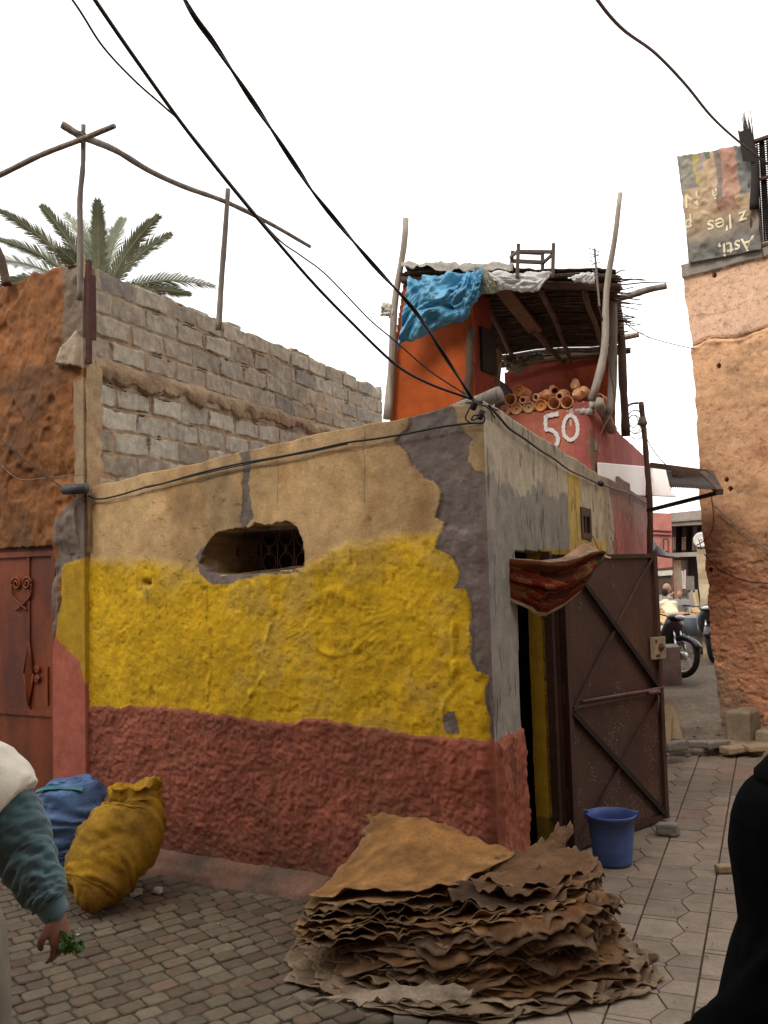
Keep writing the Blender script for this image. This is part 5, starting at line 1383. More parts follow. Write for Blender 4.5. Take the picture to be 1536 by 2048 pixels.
# ------------------------------------------------------------------ banner screen and reed screen on the orange house
def banner():
    P = PR_.off(.05)
    t = thing('banner_screen', 'torn brown printed banner with upside down lettering hung on the orange house roof', 'banner', tuple(P.hit(1440, 520)))
    TL, TR, BR, BL = [P.uv(*q) for q in ((1357, 314), (1500, 288), (1524, 500), (1381, 527))]
    def uvp(a, b):
        u = (TL[0] * (1 - a) + TR[0] * a) * (1 - b) + (BL[0] * (1 - a) + BR[0] * a) * b
        z = (TL[1] * (1 - a) + TR[1] * a) * (1 - b) + (BL[1] * (1 - a) + BR[1] * a) * b
        return u, z
    wr = lambda u, z: .012 * (1 - 2 * abs(float(fbm(np.array(u * 1.5 - z), np.array(z * 1.3 + u), 3, 3, 511)))) + .03 * float(fbm(np.array(u), np.array(z * .8), 2.2, 4, 501)) + .02 * (1 - abs(float(fbm(np.array(u * 2 + z), np.array(z - u), 2, 3, 503)))) 
    NU, NV = 80, 110; V = []; C = []
    for j in range(NV):
        for i in range(NU):
            a, b = i / (NU - 1), j / (NV - 1); u, z = uvp(a, b)
            if j == 0: z += .02 * float(fbm(np.array(u), np.array(0.), 12, 3, 505))
            V.append(P.at(u, z, wr(u, z)))
            n1 = float(fbm(np.array(a), np.array(b), 3, 5, 507)) * .16
            c = (.42, .30, .185)
            if b < .45: c = (.20, .155, .135) if .50 < a + n1 * .4 < .60 else (.40, .22, .155) if .60 <= a + n1 * .4 < .82 else (.17, .17, .155) if a + n1 * .4 >= .82 else c
            if b < .32 and a + n1 < .12: c = (.24, .22, .18)
            if .1 < a + n1 < .16 and b < .3: c = (.40, .34, .10)
            if .15 < a + n1 < .26 and b < .17: c = (.30, .24, .21)
            if .28 < a + n1 < .42 and b < .08: c = (.10, .13, .09)
            if .45 < b < .6 and .5 < a + n1 < .8: c = (.30, .17, .115)
            if b >= .58:
                k = min(1, (b - .58 + n1 * .5) / .25); k = max(0, k)
                c = tuple(x * (1 - k) + y * k for x, y in zip((.36, .25, .15), (.13, .12, .105)))
            C.append(c)
    F = [(j * NU + i, j * NU + i + 1, (j + 1) * NU + i + 1, (j + 1) * NU + i) for j in range(NV - 1) for i in range(NU - 1)]
    o = mk('sheet', V, F, M['banner'], t, None, True, C); solid(o, .006, 0)
    # the folded white return at its left edge
    def fn(s, tt):
        u, z = uvp(0, tt); n_ = float(fbm(np.array(s * 3), np.array(tt * 9), 1, 3, 509))
        q = P.at(u, z, .01 + wr(u, z) * (1 - s)); return q - P.n * (.32 * s) - P.d * (.05 * s + .05 * n_ * s)
    o = MB().grid(fn, 12, 60).build('return', M['white_plastic'], t, smooth=True); solid(o, .004, 0)
    def text(s, px, py, cap, slant=0):
        cu = bpy.data.curves.new('lettering', 'FONT'); cu.body = s; cu.size = cap / .70; cu.resolution_u = 6; cu.offset = .002
        ob = bpy.data.objects.new('lettering', cu); me = bpy.data.meshes.new_from_object(ob)
        u0, z0 = P.uv(px, py)
        V = []
        for v in me.vertices:
            u = u0 - v.co.x; z = z0 - v.co.y - v.co.x * slant
            V.append(P.at(u, z, wr(u, z) + .007))
        F = [tuple(p.vertices) for p in me.polygons]
        o = mk('lettering', V, F, M['letter'], t, None, False); solid(o, .001, 1)
    text('Asti,', 1510, 472, .150)
    text('z l\'es', 1494, 420, .155)
    text('p', 1386, 436, .150)
    text('\u00e0', 1438, 378, .12)
    text('N', 1399, 382, .155)
    m = MB()
    for (a, b) in ((TL, BL), (TR, BR)): m.tube([P.at(a[0], a[1], -.03), P.at(b[0], b[1] - .08, -.03)], .018, 8)
    m.tube([P.at(TL[0], TL[1] - .03, -.03), P.at(TR[0], TR[1] - .03, -.03)], .016, 8)
    m.build('frame', M['wood_brown'], t)
    # dark screen of iron and cane to its right
    P2 = PR_.off(.03)
    t = thing('lattice_screen', 'dark iron and cane screen right of the printed banner on the roof', 'screen', tuple(P2.hit(1530, 495)))
    u0, u1 = P2.uv(1497, 400)[0], P2.uv(1497, 400)[0] + 1.6; z0, z1 = P2.uv(1520, 496)[1], P2.uv(1520, 275)[1]
    m = MB(); r = random.Random(8)
    u = u0
    while u < u1:
        m.tube([P2.at(u, z0, -.04), P2.at(u + r.uniform(-.01, .01), z1 + r.uniform(-.03, .01), -.04)], r.uniform(.006, .010), 5, False); u += r.uniform(.010, .019)
    z = z0
    while z < z1:
        m.tube([P2.at(u0, z, -.03), P2.at(u1, z + .01, -.03)], .007, 5, False); z += .024
    m.build('cane_mesh', mat('dark_cane', (.028, .02, .016), n_amt=.4, bump=0), t)
    m = MB()
    for zz in (z0 + .02, z0 + (z1 - z0) * .62, z1 - .02): m.bar(P2.at(u0, zz), P2.at(u1, zz), .035, .03)
    m.bar(P2.at(u0 + .02, z0), P2.at(u0 + .02, z1), .04, .03)
    m.build('iron_frame', M['rust'], t)
    # rolled dark mat tied on top with loose canes
    t = thing('rolled_mat', 'rolled dark mat with loose canes sticking up beside the banner', 'mat', tuple(P2.hit(1505, 400)))
    a, b = P2.at(*P2.uv(1498, 268), .06), P2.at(*P2.uv(1515, 330), .06); c = P2.at(*P2.uv(1512, 420), .05)
    MB().tube(smooth_path([a, b, c], 8), [.035 + .012 * (i / 16) for i in range(17)], 12).build('roll', mat('dark_mat', (.03, .022, .02), n_amt=.3, bump=.5), t, smooth=True)
    m = MB()
    for k in range(10):
        x = 1489 + k * 1.9; y = 218 + r.uniform(0, 40)
        m.tube([P2.at(*P2.uv(x + 6, 285), .06), P2.at(*P2.uv(x + r.uniform(-1, 1), y), .06)], [.008, .004], 5)
    m.build('cane', M['reed'], t)
    MB().add([P2.at(*P2.uv(1484, 266), .11), P2.at(*P2.uv(1490, 270), .12), P2.at(*P2.uv(1510, 262), .11), P2.at(*P2.uv(1518, 330), .12), P2.at(*P2.uv(1496, 330), .125)], [(0, 1, 4), (1, 2, 3, 4)]).build('flap', M['dark'], t)
banner()

# ------------------------------------------------------------------ awning in the alley, posts
def awning():
    A, B = PD(1338, 934, 9.5), PD(1420, 945, 9.2); D_, C_2 = PD(1342, 976, 8.6), PD(1444, 985, 8.5)
    t = thing('alley_awning', 'small awning over the alley with white board side and rusty corrugated roof', 'awning', tuple(PD(1300, 1000, 9.3)))
    L, R = PD(1200, 928, 9.6), PD(1428, 946, 9.6)
    def fn(s, tt):
        a = PD(1330, 934, 9.8).lerp(PD(1425, 943, 9.5), s); b = PD(1340, 976, 8.85).lerp(PD(1446, 982, 8.75), s)
        p = a.lerp(b, tt); p.z += .005 * math.sin(s * 160) + .01; return p
    o = MB().grid(fn, 240, 6).build('corrugated_sheet', mat('dark_corrugated_iron', (.05, .038, .034), rough=.6, n_amt=.35, bump=.2), t, smooth=True); solid(o, .004, 0)
    def fb(s, tt):
        x0, x1 = 1196, 1338 + 10 * tt + 4 * math.sin(tt * 14) * (1 if True else 0)
        top = 925 + (937 - 925) * s; bot = 988 + 6 * s
        r_ = .3 * float(fbm(np.array(s * 2), np.array(tt * 2), 1.2, 2, 521))
        X_, Y_ = x0 + (x1 - x0) * s, top + (bot - top) * tt; PB_ = PS.off(-.035)
        p = PB_.hit(X_, Y_) if X_ <= 1300 else PD(X_, Y_, PB_.hit(1300, Y_).y)
        p.x += .006 * r_; return p
    o = MB().grid(fb, 40, 30).build('white_board', M['white_board'], t, smooth=True); solid(o, .014, 0)
    m = MB(); m.bar(PD(1345, 946, 9.3), PD(1408, 953, 9.3), .05, .05); m.bar(PD(1350, 968, 9.2), PD(1404, 953, 9.3), .05, .05); m.bar(PD(1404, 948, 9.4), PD(1440, 984, 8.75), .06, .06); m.bar(PD(1300, 930, 9.5), PD(1415, 945, 9.45), .05, .05)
    m.build('wood_frame', M['wood_brown'], t)
    MB().bar(PD(1296, 1021, 9.6), PD(1442, 984, 8.8), .045, .035).build('strut', M['dark_metal'], t)
    m = MB(); m.tube(smooth_path([PS.hit(1296, 933), PS.hit(1293, 960), PS.hit(1292, 995)], 5), .008, 6); m.build('strap', M['cable'], t)
    pole_px('lamp_pole', [(1300, 1120), (1300, 1010), (1294, 930), (1288, 860), (1282, 804)], [10.05] * 5, .035, .028, M['wood_brown'], None)
    o = bpy.data.objects[-1] if False else COL.objects[-1]
    tag(o, 'dark brown upright pole rising behind the white awning board', 'pole')
    m = MB(); m.lathe([(0, .03), (.02, .055), (.05, .05), (.08, .035), (.1, .03)], PD(1285, 852, 10.05), WZ, 14)
    o = m.build('insulator', M['pole'], None, tuple(PD(1285, 852, 10.05)), smooth=True); tag(o, 'grey insulator collar on the dark brown upright pole', 'insulator')
    m = MB()
    for k in range(4):
        c = PD(1266 + 3 * k, 828 + 5 * (k % 2), 10.0); a = .05 + .022 * k
        m.tube([c + Vector((a * math.cos(q), .02 * k, -.08 + a * 1.4 * math.sin(q))) for q in [i * .5 for i in range(13)]], .005, 5)
    m.tube(smooth_path([PD(1250, 816, 9.9), PD(1262, 808, 10), PD(1276, 806, 10.05)], 5), .012, 6)
    m.tube(smooth_path([PD(1290, 868, 10), PD(1300, 890, 9.8), PD(1318, 915, 9.5), PD(1336, 934, 9.3)], 5), .005, 5)
    o = m.build('wire_coil', M['cable'], None, tuple(PD(1268, 826, 10)), smooth=True); tag(o, 'tangle of thin looped wire between shelter post and dark pole', 'wire')
    # folded grey sheet awning further in
    P = [PD(1306, 1078, 11.5), PD(1316, 1092, 11.2), PD(1332, 1106, 11), PD(1358, 1115, 10.8)]; Q = [PD(1306, 1112, 11.2), PD(1316, 1112, 11.0), PD(1332, 1114, 10.8), PD(1358, 1116, 10.7)]
    def fg(s, tt):
        i = min(int(s * 3), 2); f = s * 3 - i
        return P[i].lerp(P[i + 1], f).lerp(Q[i].lerp(Q[i + 1], f), tt)
    o = MB().grid(fg, 24, 8).build('sheet_awning', M['zinc'], None, tuple(P[0]), smooth=True); solid(o, .02, 0)
    tag(o, 'dark grey sheet awning behind the top of the open iron door', 'awning')
awning()
# ------------------------------------------------------------------ the stack of hides
def per1(th, seed, harm, amp):
    r = np.random.RandomState(seed); s = 0
    for k in harm: s = s + r.uniform(.5, 1) * np.sin(k * th + r.rand() * 6.28) / len(harm) ** .5
    return s * amp
HC = Vector((.36, 4.62, 0)); HRX, HRY = .76, .49
HA = math.radians(-10)
def heap_rho(X, Y):
    dx, dy = X - HC.x, Y - HC.y
    a = dx * math.cos(HA) + dy * math.sin(HA); b = -dx * math.sin(HA) + dy * math.cos(HA)
    return np.sqrt((a / HRX) ** 2 + (b / HRY) ** 2)
def hide_paint(R, TH, X, Y, base, seed):
    n = fbm(X, Y, 5, 4, seed) ; n2 = fbm(X, Y, 14, 3, seed + 3)
    c = C_(base) * (1 + .25 * n + .16 * n2)[..., None]
    pale = sstep(.93, 1.0, R + .05 * n2)[..., None]
    c = c * (1 - .30 * pale) + C_((.26, .19, .115)) * .30 * pale
    dk = sstep(.25, .8, fbm(X, Y, 3, 3, seed + 7))[..., None]; c = c * (1 - .35 * dk)
    return np.clip(c, .01, .8)
def hide_mesh(X, Y, Z, R, TH, base, seed, label, group='hides in the stack', th=.0045):
    nr, na = X.shape
    V = np.stack([X, Y, Z], -1).reshape(-1, 3)
    F = [(i * na + k, i * na + (k + 1) % na, (i + 1) * na + (k + 1) % na, (i + 1) * na + k) for i in range(nr - 1) for k in range(na)]
    C = hide_paint(R, TH, X, Y, base, seed).reshape(-1, 3)
    o = mk('hide', V, F, M['hide'], None, tuple(V.mean(0) * np.array([1, 1, 0])), True, C)
    solid(o, th, 0); tag(o, label, 'hide', group); return o
def hides():
    N = 72; r = random.Random(31)
    na = 190; rr = np.concatenate([[.0005, .25, .5], np.linspace(.64, 1.0, 15)]); nr = len(rr)
    TH, R = np.meshgrid(np.linspace(0, 2 * math.pi, na, endpoint=False), rr)
    for i in range(N):
        f = i / (N - 1)
        cx = HC.x + r.gauss(0, .035) - .03 + .08 * f; cy = HC.y + r.gauss(0, .02) - .02 + .03 * f
        kq = 1.10 if i < 14 else .97; kx = (kq - .22 * f ** .7) * r.uniform(.84, 1.07); ky = (kq - .20 * f ** .7) * r.uniform(.84, 1.07)
        sd = 700 + i * 13
        ol = 1 + per1(TH[0], sd, (2, 3, 4), .05) + per1(TH[0], sd + 1, (5, 7, 8, 11), .050) + per1(TH[0], sd + 2, (13, 17, 23), .012) + per1(TH[0], sd + 5, (31, 37, 43), .005)
        for q in range(4):                                # shank flaps
            a = r.uniform(0, 6.28); ol = ol + .12 * np.exp(-(np.angle(np.exp(1j * (TH[0] - a))) / r.uniform(.12, .24)) ** 2) * r.uniform(.3, 1)
        RR = R * (1 + (ol[None] - 1) * R ** 2)
        th2 = TH + .04 * np.sin(5 * TH + i) * R
        ex = RR * HRX * kx * np.cos(th2); ey = RR * HRY * ky * np.sin(th2)
        X = cx + ex * math.cos(HA) - ey * math.sin(HA); Y = cy + ex * math.sin(HA) + ey * math.cos(HA)
        lvl = .010 + .335 * f ** .92
        rho = heap_rho(X, Y)
        right = .5 + .5 * np.tanh((X - HC.x) / .35)       # the folded edges lie to the right, where the stack is thicker
        lev = lvl * (.80 + .32 * right * f)
        Z = lev * (1 - (.50 + .25 * (1 - f)) * sstep(.70, 1.30, rho))
        a1, a2, a3 = (r.uniform(.4, 1.2) for _ in range(3))
        ph = per1(TH, sd + 8, (1, 2, 3), 2.2)
        env = .35 + .65 * (per1(TH, sd + 9, (1, 2, 3, 4), 1.0) > -.1)
        ruf = R ** 5 * env * (.40 + .75 * right) * (.024 * a1 * np.sin(TH * r.randint(9, 15) + 1.5 * ph) + .018 * a2 * np.sin(TH * r.randint(19, 29) + 2.2 * ph) + .009 * a3 * np.sin(TH * r.randint(36, 52) - ph))
        Z = Z + ruf + .003 * R * fbm(X, Y, 7, 3, sd + 4) + .050 * R ** 9 * np.maximum(0, per1(TH, sd + 6, (2, 3, 5, 7), 1.0)) * (.45 + .55 * f)
        Z = Z - .055 * R ** 5 * np.maximum(0, per1(TH, sd + 10, (3, 4, 6), 1.0)) * (Z > .06)
        wig = .008 * R ** 6 * np.sin(TH * r.randint(30, 44) + 2 * ph)   # the rim also sways in and out
        X = X + wig * np.cos(th2); Y = Y + wig * np.sin(th2)
        Z = np.maximum(Z, .005 + .002 * R + .014 * R ** 6 * (np.sin(TH * 13 + i) * .5 + .5))
        P0 = np.array(PF.o); n0 = np.array(PF.n); d = (X - P0[0]) * n0[0] + (Y - P0[1]) * n0[1]
        e = (X - PS.o.x) * PS.n.x + (Y - PS.o.y) * PS.n.y
        pen = np.maximum(d, e) - .06
        mv = np.where(pen < 0, -pen, 0); use_f = d >= e
        X = X + mv * np.where(use_f, n0[0], PS.n.x); Y = Y + mv * np.where(use_f, n0[1], PS.n.y); Z = Z + mv * .5
        if i < 14: base = r.choice([(.175, .117, .072), (.150, .098, .058), (.195, .137, .09)]); lb = 'pale greyish hide at the bottom of the stack, spread on the street'
        else:
            base = r.choice([(.100, .042, .013), (.140, .062, .019), (.058, .026, .011), (.105, .054, .022), (.165, .080, .026), (.075, .034, .012)]); lb = 'brown hide with ruffled edge in the middle of the stack beside the red wall'
        hide_mesh(X, Y, Z, R, TH, base, 900 + i * 7, lb, th=.0038)
    # special ones, by outline
    def outline(pts, centre, base, seed, label, ruf=.018, freq=11, back=0):
        P = [PD(*p) for p in pts]; P = smooth_path(P + [P[0]], 8)[:-1]; na = len(P); c = PD(*centre)
        rr = np.concatenate([[.0004], np.linspace(.06, .7, 12), np.linspace(.75, 1, 10)]); th = np.linspace(0, 2 * math.pi, na, endpoint=False)
        TH, R = np.meshgrid(th, rr); A = np.array([tuple(p) for p in P]); c = np.array(tuple(c))
        Q = c[None, None] + (A - c)[None] * R[..., None]
        jag = 1 + per1(th, seed, (19, 27, 37), .006); Q = c + (Q - c) * (1 + (jag[None, :, None] - 1) * R[..., None] ** 3)
        X, Y = Q[..., 0], Q[..., 1]
        keys = np.concatenate([A[::3], c[None]])          # a smooth height through the rim points
        W = 1 / (np.hypot(X[..., None] - keys[:, 0], Y[..., None] - keys[:, 1]) ** 2 + .004) ** 1.3
        Z = (W * keys[:, 2]).sum(-1) / W.sum(-1)
        ph = per1(TH, seed + 8, (1, 2, 3), 2.0)
        Z = Z + ruf * R ** 8 * (np.sin(freq * TH + ph) + .6 * np.sin(2.3 * freq * TH + 1.7 * ph) + .35 * np.sin(4.1 * freq * TH - ph)) + .014 * fbm(X, Y, 2.5, 4, seed + 9) + .006 * fbm(X + Y, (Y - X) * .4, 7, 4, seed + 11) + .010 * (1 - 2 * np.abs(fbm(X * .6 + Y, Y * 1.4 - X, 2.2, 3, seed + 13)))
        return hide_mesh(X, Y, np.maximum(Z, .01), R, TH, base, seed, label)
    outline([(618, 1802, 4.62), (655, 1770, 4.85), (690, 1735, 5.02), (722, 1700, 5.14), (735, 1680, 5.2), (722, 1662, 5.22), (742, 1650, 5.26), (738, 1628, 5.3), (730, 1612, 5.31), (762, 1616, 5.29), (800, 1622, 5.23), (850, 1632, 5.17), (872, 1634, 5.15), (890, 1640, 5.13), (905, 1660, 5.1), (940, 1668, 5.04), (985, 1690, 4.92), (1030, 1700, 4.84), (1010, 1722, 4.74), (965, 1742, 4.62), (915, 1760, 4.5), (870, 1778, 4.42), (830, 1786, 4.4), (780, 1777, 4.44), (735, 1776, 4.48), (690, 1782, 4.52), (650, 1795, 4.56)], (840, 1722, 4.82), (.235, .112, .033), 1500, 'large tan hide on top of the stack, one end leaning up the red wall', .008, 9)
    outline([(985, 1720, 4.75), (1035, 1700, 4.85), (1075, 1690, 4.95), (1105, 1672, 5.02), (1122, 1648, 5.06), (1140, 1644, 5.05), (1146, 1668, 5.0), (1130, 1700, 4.92), (1158, 1712, 4.85), (1190, 1712, 4.78), (1192, 1738, 4.68), (1140, 1762, 4.55), (1070, 1778, 4.45), (1000, 1772, 4.45), (960, 1755, 4.55)], (1070, 1730, 4.72), (.115, .056, .023), 1520, 'brown hide whose corner sticks up in front of the open iron door', .018, 10)
    rr_ = random.Random(17)
    for k in range(1, 9):                                 # the sheets that slope down to the left under the large one
        q = [(612, 1806, 4.60), (650, 1772, 4.82), (690, 1750, 4.95), (740, 1735, 5.0), (830, 1725, 4.95), (905, 1735, 4.8), (930, 1765, 4.56), (880, 1785, 4.44), (820, 1792, 4.40), (760, 1788, 4.42), (700, 1790, 4.46), (650, 1802, 4.52)]
        q = [(x + rr_.uniform(-9, 9) - 3.5 * k * (x < 760), y + 11 * k + rr_.uniform(-4, 4), d - .012 * k + rr_.uniform(-.01, .01)) for x, y, d in q]
        outline(q, (775, 1765 + 11 * k, 4.70 - .012 * k), rr_.choice([(.16, .078, .027), (.12, .056, .021), (.19, .098, .036), (.14, .075, .032)]), 1800 + 10 * k, 'brown hide with ruffled edge in the middle of the stack beside the red wall', rr_.uniform(.010, .016), rr_.choice((6, 8, 10)))
    for k in range(7):                                    # the ruffled ends that climb to the right of the stack
        q = [(930, 1772, 4.50), (985, 1748, 4.6), (1040, 1722, 4.74), (1090, 1698, 4.88), (1130, 1690, 4.92), (1172, 1700, 4.86), (1202, 1722, 4.76), (1206, 1750, 4.64), (1170, 1772, 4.52), (1110, 1786, 4.44), (1040, 1792, 4.40), (975, 1790, 4.42)]
        q = [(x + rr_.uniform(-10, 10) - 4 * k, y + 15 * k + rr_.uniform(-7, 7), d + rr_.uniform(-.03, .03)) for x, y, d in q]
        outline(q, (1075 - 4 * k, 1752 + 15 * k, 4.62), rr_.choice([(.095, .046, .019), (.14, .072, .030), (.07, .035, .016), (.16, .085, .036)]), 1700 + 10 * k, 'brown hide with ruffled edge in the middle of the stack beside the red wall', rr_.uniform(.014, .020), rr_.choice((7, 9, 11)))
    outline([(900, 1770, 4.5), (980, 1745, 4.6), (1060, 1735, 4.65), (1130, 1728, 4.72), (1175, 1745, 4.7), (1198, 1770, 4.6), (1185, 1800, 4.48), (1120, 1815, 4.4), (1040, 1820, 4.33), (960, 1810, 4.35), (900, 1792, 4.42)], (1050, 1772, 4.5), (.085, .042, .018), 1540, 'brown hide just under the hide whose corner sticks up', .018, 11)
    outline([(605, 2010, 4.02), (700, 1975, 4.05), (800, 1955, 4.06), (900, 1960, 4.05), (950, 1985, 4.0), (930, 2012, 3.95), (860, 2005, 3.95), (800, 2003, 3.97), (740, 2018, 3.95), (680, 2006, 4.0)], (790, 1985, 4.02), (.20, .15, .105), 1580, 'palest hide lying lowest at the front of the stack with curled rim', .014, 12)
    outline([(1150, 1890, 4.5), (1200, 1850, 4.6), (1225, 1838, 4.65), (1235, 1862, 4.6), (1262, 1890, 4.5), (1296, 1918, 4.4), (1288, 1936, 4.34), (1230, 1948, 4.3), (1170, 1940, 4.3)], (1215, 1900, 4.43), (.19, .135, .09), 1600, 'pale crumpled hide poking out to the right of the stack', .022, 11)
hides()

# ------------------------------------------------------------------ sacks, bucket, stones
def blob_rings(pts, n=40, squash=.85, wr=.02, seed=1, kf=5):
    """pts: (px,py,D,rpx); rings around the axis through them"""
    P = [PD(p[0], p[1], p[2]) for p in pts]; R = [p[3] * p[2] / FPX for p in pts]
    k = 10; C = smooth_path(P, k); rad = []
    xs = np.linspace(0, len(pts) - 1, len(C)); rad = np.interp(xs, range(len(pts)), R)
    ker = np.ones(7) / 7; rad = np.convolve(np.pad(rad, 3, 'edge'), ker, 'valid')
    rings = []; m = len(C)
    for i, c in enumerate(C):
        t = (C[min(i + 1, m - 1)] - C[max(i - 1, 0)]).normalized()
        x = Vector((1, 0, 0)); x = (x - t * x.dot(t)).normalized(); y = t.cross(x)
        ring = []
        for a in range(n):
            th = 2 * math.pi * a / n
            w = 1 + wr * 6 * float(fbm(np.array(math.cos(th) * 1.2 + i * .05), np.array(math.sin(th) * 1.2 + i * .09), kf * .5, 4, seed))
            ring.append(c + (x * math.cos(th) + y * math.sin(th) * squash) * rad[i] * w)
        rings.append(ring)
    return rings
def fix_floor(rings, z=.004):
    for r in rings:
        for p in r:
            if p.z < z: p.z = z + .1 * 0
    return rings
def sacks():
    t = thing('yellow_sack', 'bulging yellow sack leaning against the red wall with crumpled open mouth', 'sack', tuple(PG(200, 1812)))
    rings = fix_floor(blob_rings([(165, 1800, 5.42, 16), (172, 1795, 5.42, 42), (184, 1776, 5.46, 64), (203, 1740, 5.53, 76), (228, 1700, 5.60, 82), (250, 1660, 5.66, 76), (265, 1625, 5.72, 66), (270, 1600, 5.74, 54), (268, 1584, 5.74, 50)], 64, .8, .018, 41, 5))
    # crumpled, gathered mouth
    c = sum(rings[-1], Vector()) / 64; up = (rings[-1][0] - rings[-1][0]) + Vector((-.08, .05, 1)).normalized()
    base = rings[-1]
    for k, (h, s, am) in enumerate(((.02, .97, .004), (.04, .98, .010), (.055, 1.02, .014), (.06, .96, .014), (.045, .82, .010), (.02, .62, .006), (.015, .3, .0))):
        rings.append([c + (p - c) * s + up * (h + 2.2 * am * float(fbm(np.array(a * .16), np.array(k * .2), 1, 3, 55))) + (p - c).normalized() * am * 1.5 * float(fbm(np.array(a * .33), np.array(k * .4), 1, 3, 57)) for a, p in enumerate(base)])
    for i, rg in enumerate(rings[8:30]):                  # folds near the slumped foot
        for a, p in enumerate(rg):
            f = math.exp(-((i - 9) / 6) ** 2) * .008 * float(fbm(np.array(i * .9), np.array(a * .10), 1, 3, 59))
            p += (p - sum(rg, Vector()) / 64).normalized() * f
    MB().loft(rings).build('body', M['sack'], t, smooth=True)
    sv = MB(); L = []
    for rg in rings[14:-6]:
        c_ = sum(rg, Vector()) / len(rg)
        q = [p + (p - c_).normalized() * .004 for p in (rg[30], rg[32], rg[34])]
        L += q
    n = len(L) // 3
    sv.add(L, [(3 * i + k, 3 * i + k + 1, 3 * i + k + 4, 3 * i + k + 3) for i in range(n - 1) for k in (0, 1)])
    sv.build('seam', mat('faded_blue_stripe', (.17, .155, .11), n_amt=.2), t, smooth=True)
    t = thing('blue_bag', 'crumpled blue plastic bag behind the yellow sack', 'bag', tuple(PG(140, 1740)))
    rings = fix_floor(blob_rings([(150, 1745, 6.0, 20), (150, 1735, 6.0, 60), (148, 1700, 6.0, 66), (146, 1690, 6.0, 62), (142, 1665, 6.0, 74), (140, 1630, 6.0, 78), (140, 1595, 6.0, 72), (138, 1572, 6.02, 54), (136, 1562, 6.02, 40), (136, 1556, 6.02, 10)], 60, .75, .016, 47, 3))
    for i, rg in enumerate(rings):
        c_ = sum(rg, Vector()) / len(rg)
        for a, p in enumerate(rg): p += (p - c_).normalized() * .014 * (1 - 2 * abs(float(fbm(np.array(a * .10 + i * .10), np.array(i * .14 - a * .05), 1, 3, 63))))
    MB().loft(rings).build('body', M['blue_bag'], t, smooth=True)
    m = MB(); c = PD(128, 1562, 5.95)
    m.grid(lambda s, q: c + Vector(((s - .5) * .30, -.10 + .14 * q, -.02 + .006 * math.sin(s * 9) + .012 * math.sin(q * 5) - .06 * abs(s - .5))), 24, 10)
    o = m.build('knotted_top', mat('green_blue_plastic', (.04, .22, .25), rough=.4, n_amt=.2, bump=.4, b_sc=10), t, smooth=True); solid(o, .004, 0)
sacks()
def bucket():
    g = PG(1226, 1727); t = thing('blue_bucket', 'blue plastic bucket standing on the paving before the iron door', 'bucket', tuple(g))
    r0, r1, h = .118, .152, .315
    prof = [(.012, .01), (0.0, r0 - .012), (0.004, r0)]
    for k in range(9):
        z = .02 + k * .010; prof += [(z, r0 + (r1 - r0) * z / h + (.0022 if k % 2 else 0))]
    prof += [(.2, r0 + (r1 - r0) * .2 / h), (h - .022, r1 - .003), (h - .020, r1 + .006), (h - .004, r1 + .010), (h, r1 + .006), (h - .003, r1 - .004), (h - .05, r1 - .012), (.02, r0 - .004), (.016, .01)]
    MB().lathe(prof, g + WZ * .003, WZ, 48).build('body', M['bucket'], t, smooth=True)
    m = MB(); pts = []
    for k in range(19):
        a = math.pi * k / 18; pts.append(g + Vector(((r1 + .012) * math.cos(a + 2.9), (r1 + .012) * math.sin(a + 2.9), h - .012 - .045 * math.sin(a) * 1.0)))
    m.tube(pts, .0035, 6); m.build('handle', M['dark_metal'], t, smooth=True)
    m = MB()
    for a in (2.9, 2.9 + math.pi):
        p = g + Vector(((r1 + .006) * math.cos(a), (r1 + .006) * math.sin(a), h - .002)); m.box(p, .03, .03, .04, a)
    m.build('handle_lug', M['bucket'], t)
bucket()
def rock(px, py, size, label, cat, seed, mt=None, name='stone', D=None, z=0):
    g = PG(px, py) if D is None else PD(px, py, D); r = random.Random(seed); m = MB()
    sx, sy, sz = size
    m.box(g + WZ * sz / 2, sx, sy, sz, r.uniform(-.5, .5), None, .10 * min(size), r)
    o = m.build(name, mt or M['stone'], None, tuple(g), smooth=True)
    b = o.modifiers.new('worn', 'BEVEL'); b.width = .22 * min(size); b.segments = 3
    s = o.modifiers.new('fine', 'SUBSURF'); s.subdivision_type = 'SIMPLE'; s.levels = s.render_levels = 3
    tx = bpy.data.textures.new('lumps', 'CLOUDS'); tx.noise_scale = .5 * min(size); tx.noise_depth = 3
    d = o.modifiers.new('lumps', 'DISPLACE'); d.texture = tx; d.strength = .16 * min(size); d.texture_coords = 'LOCAL'
    tag(o, label, cat); return o
rock(1336, 1670, (.15, .11, .085), 'grey stone block wedged at the foot of the iron door', 'stone', 1)
rock(272, 1790, (.07, .05, .035), 'white crumpled scrap right beside the foot of the yellow sack', 'litter', 2, M['scrap'], 'paper_scrap')
rock(316, 1786, (.05, .04, .035), 'smaller white crumpled scrap near the red wall', 'litter', 3, M['scrap'], 'paper_scrap')
rock(951, 2040, (.035, .03, .025), 'small pale pebble on the street before the hide stack', 'pebble', 4, M['scrap'], 'pebble')
rock(1452, 1745, (.13, .07, .05), 'pale broken brick lying on the paving beside the person in black', 'brick', 5, M['plank'], 'broken_brick')
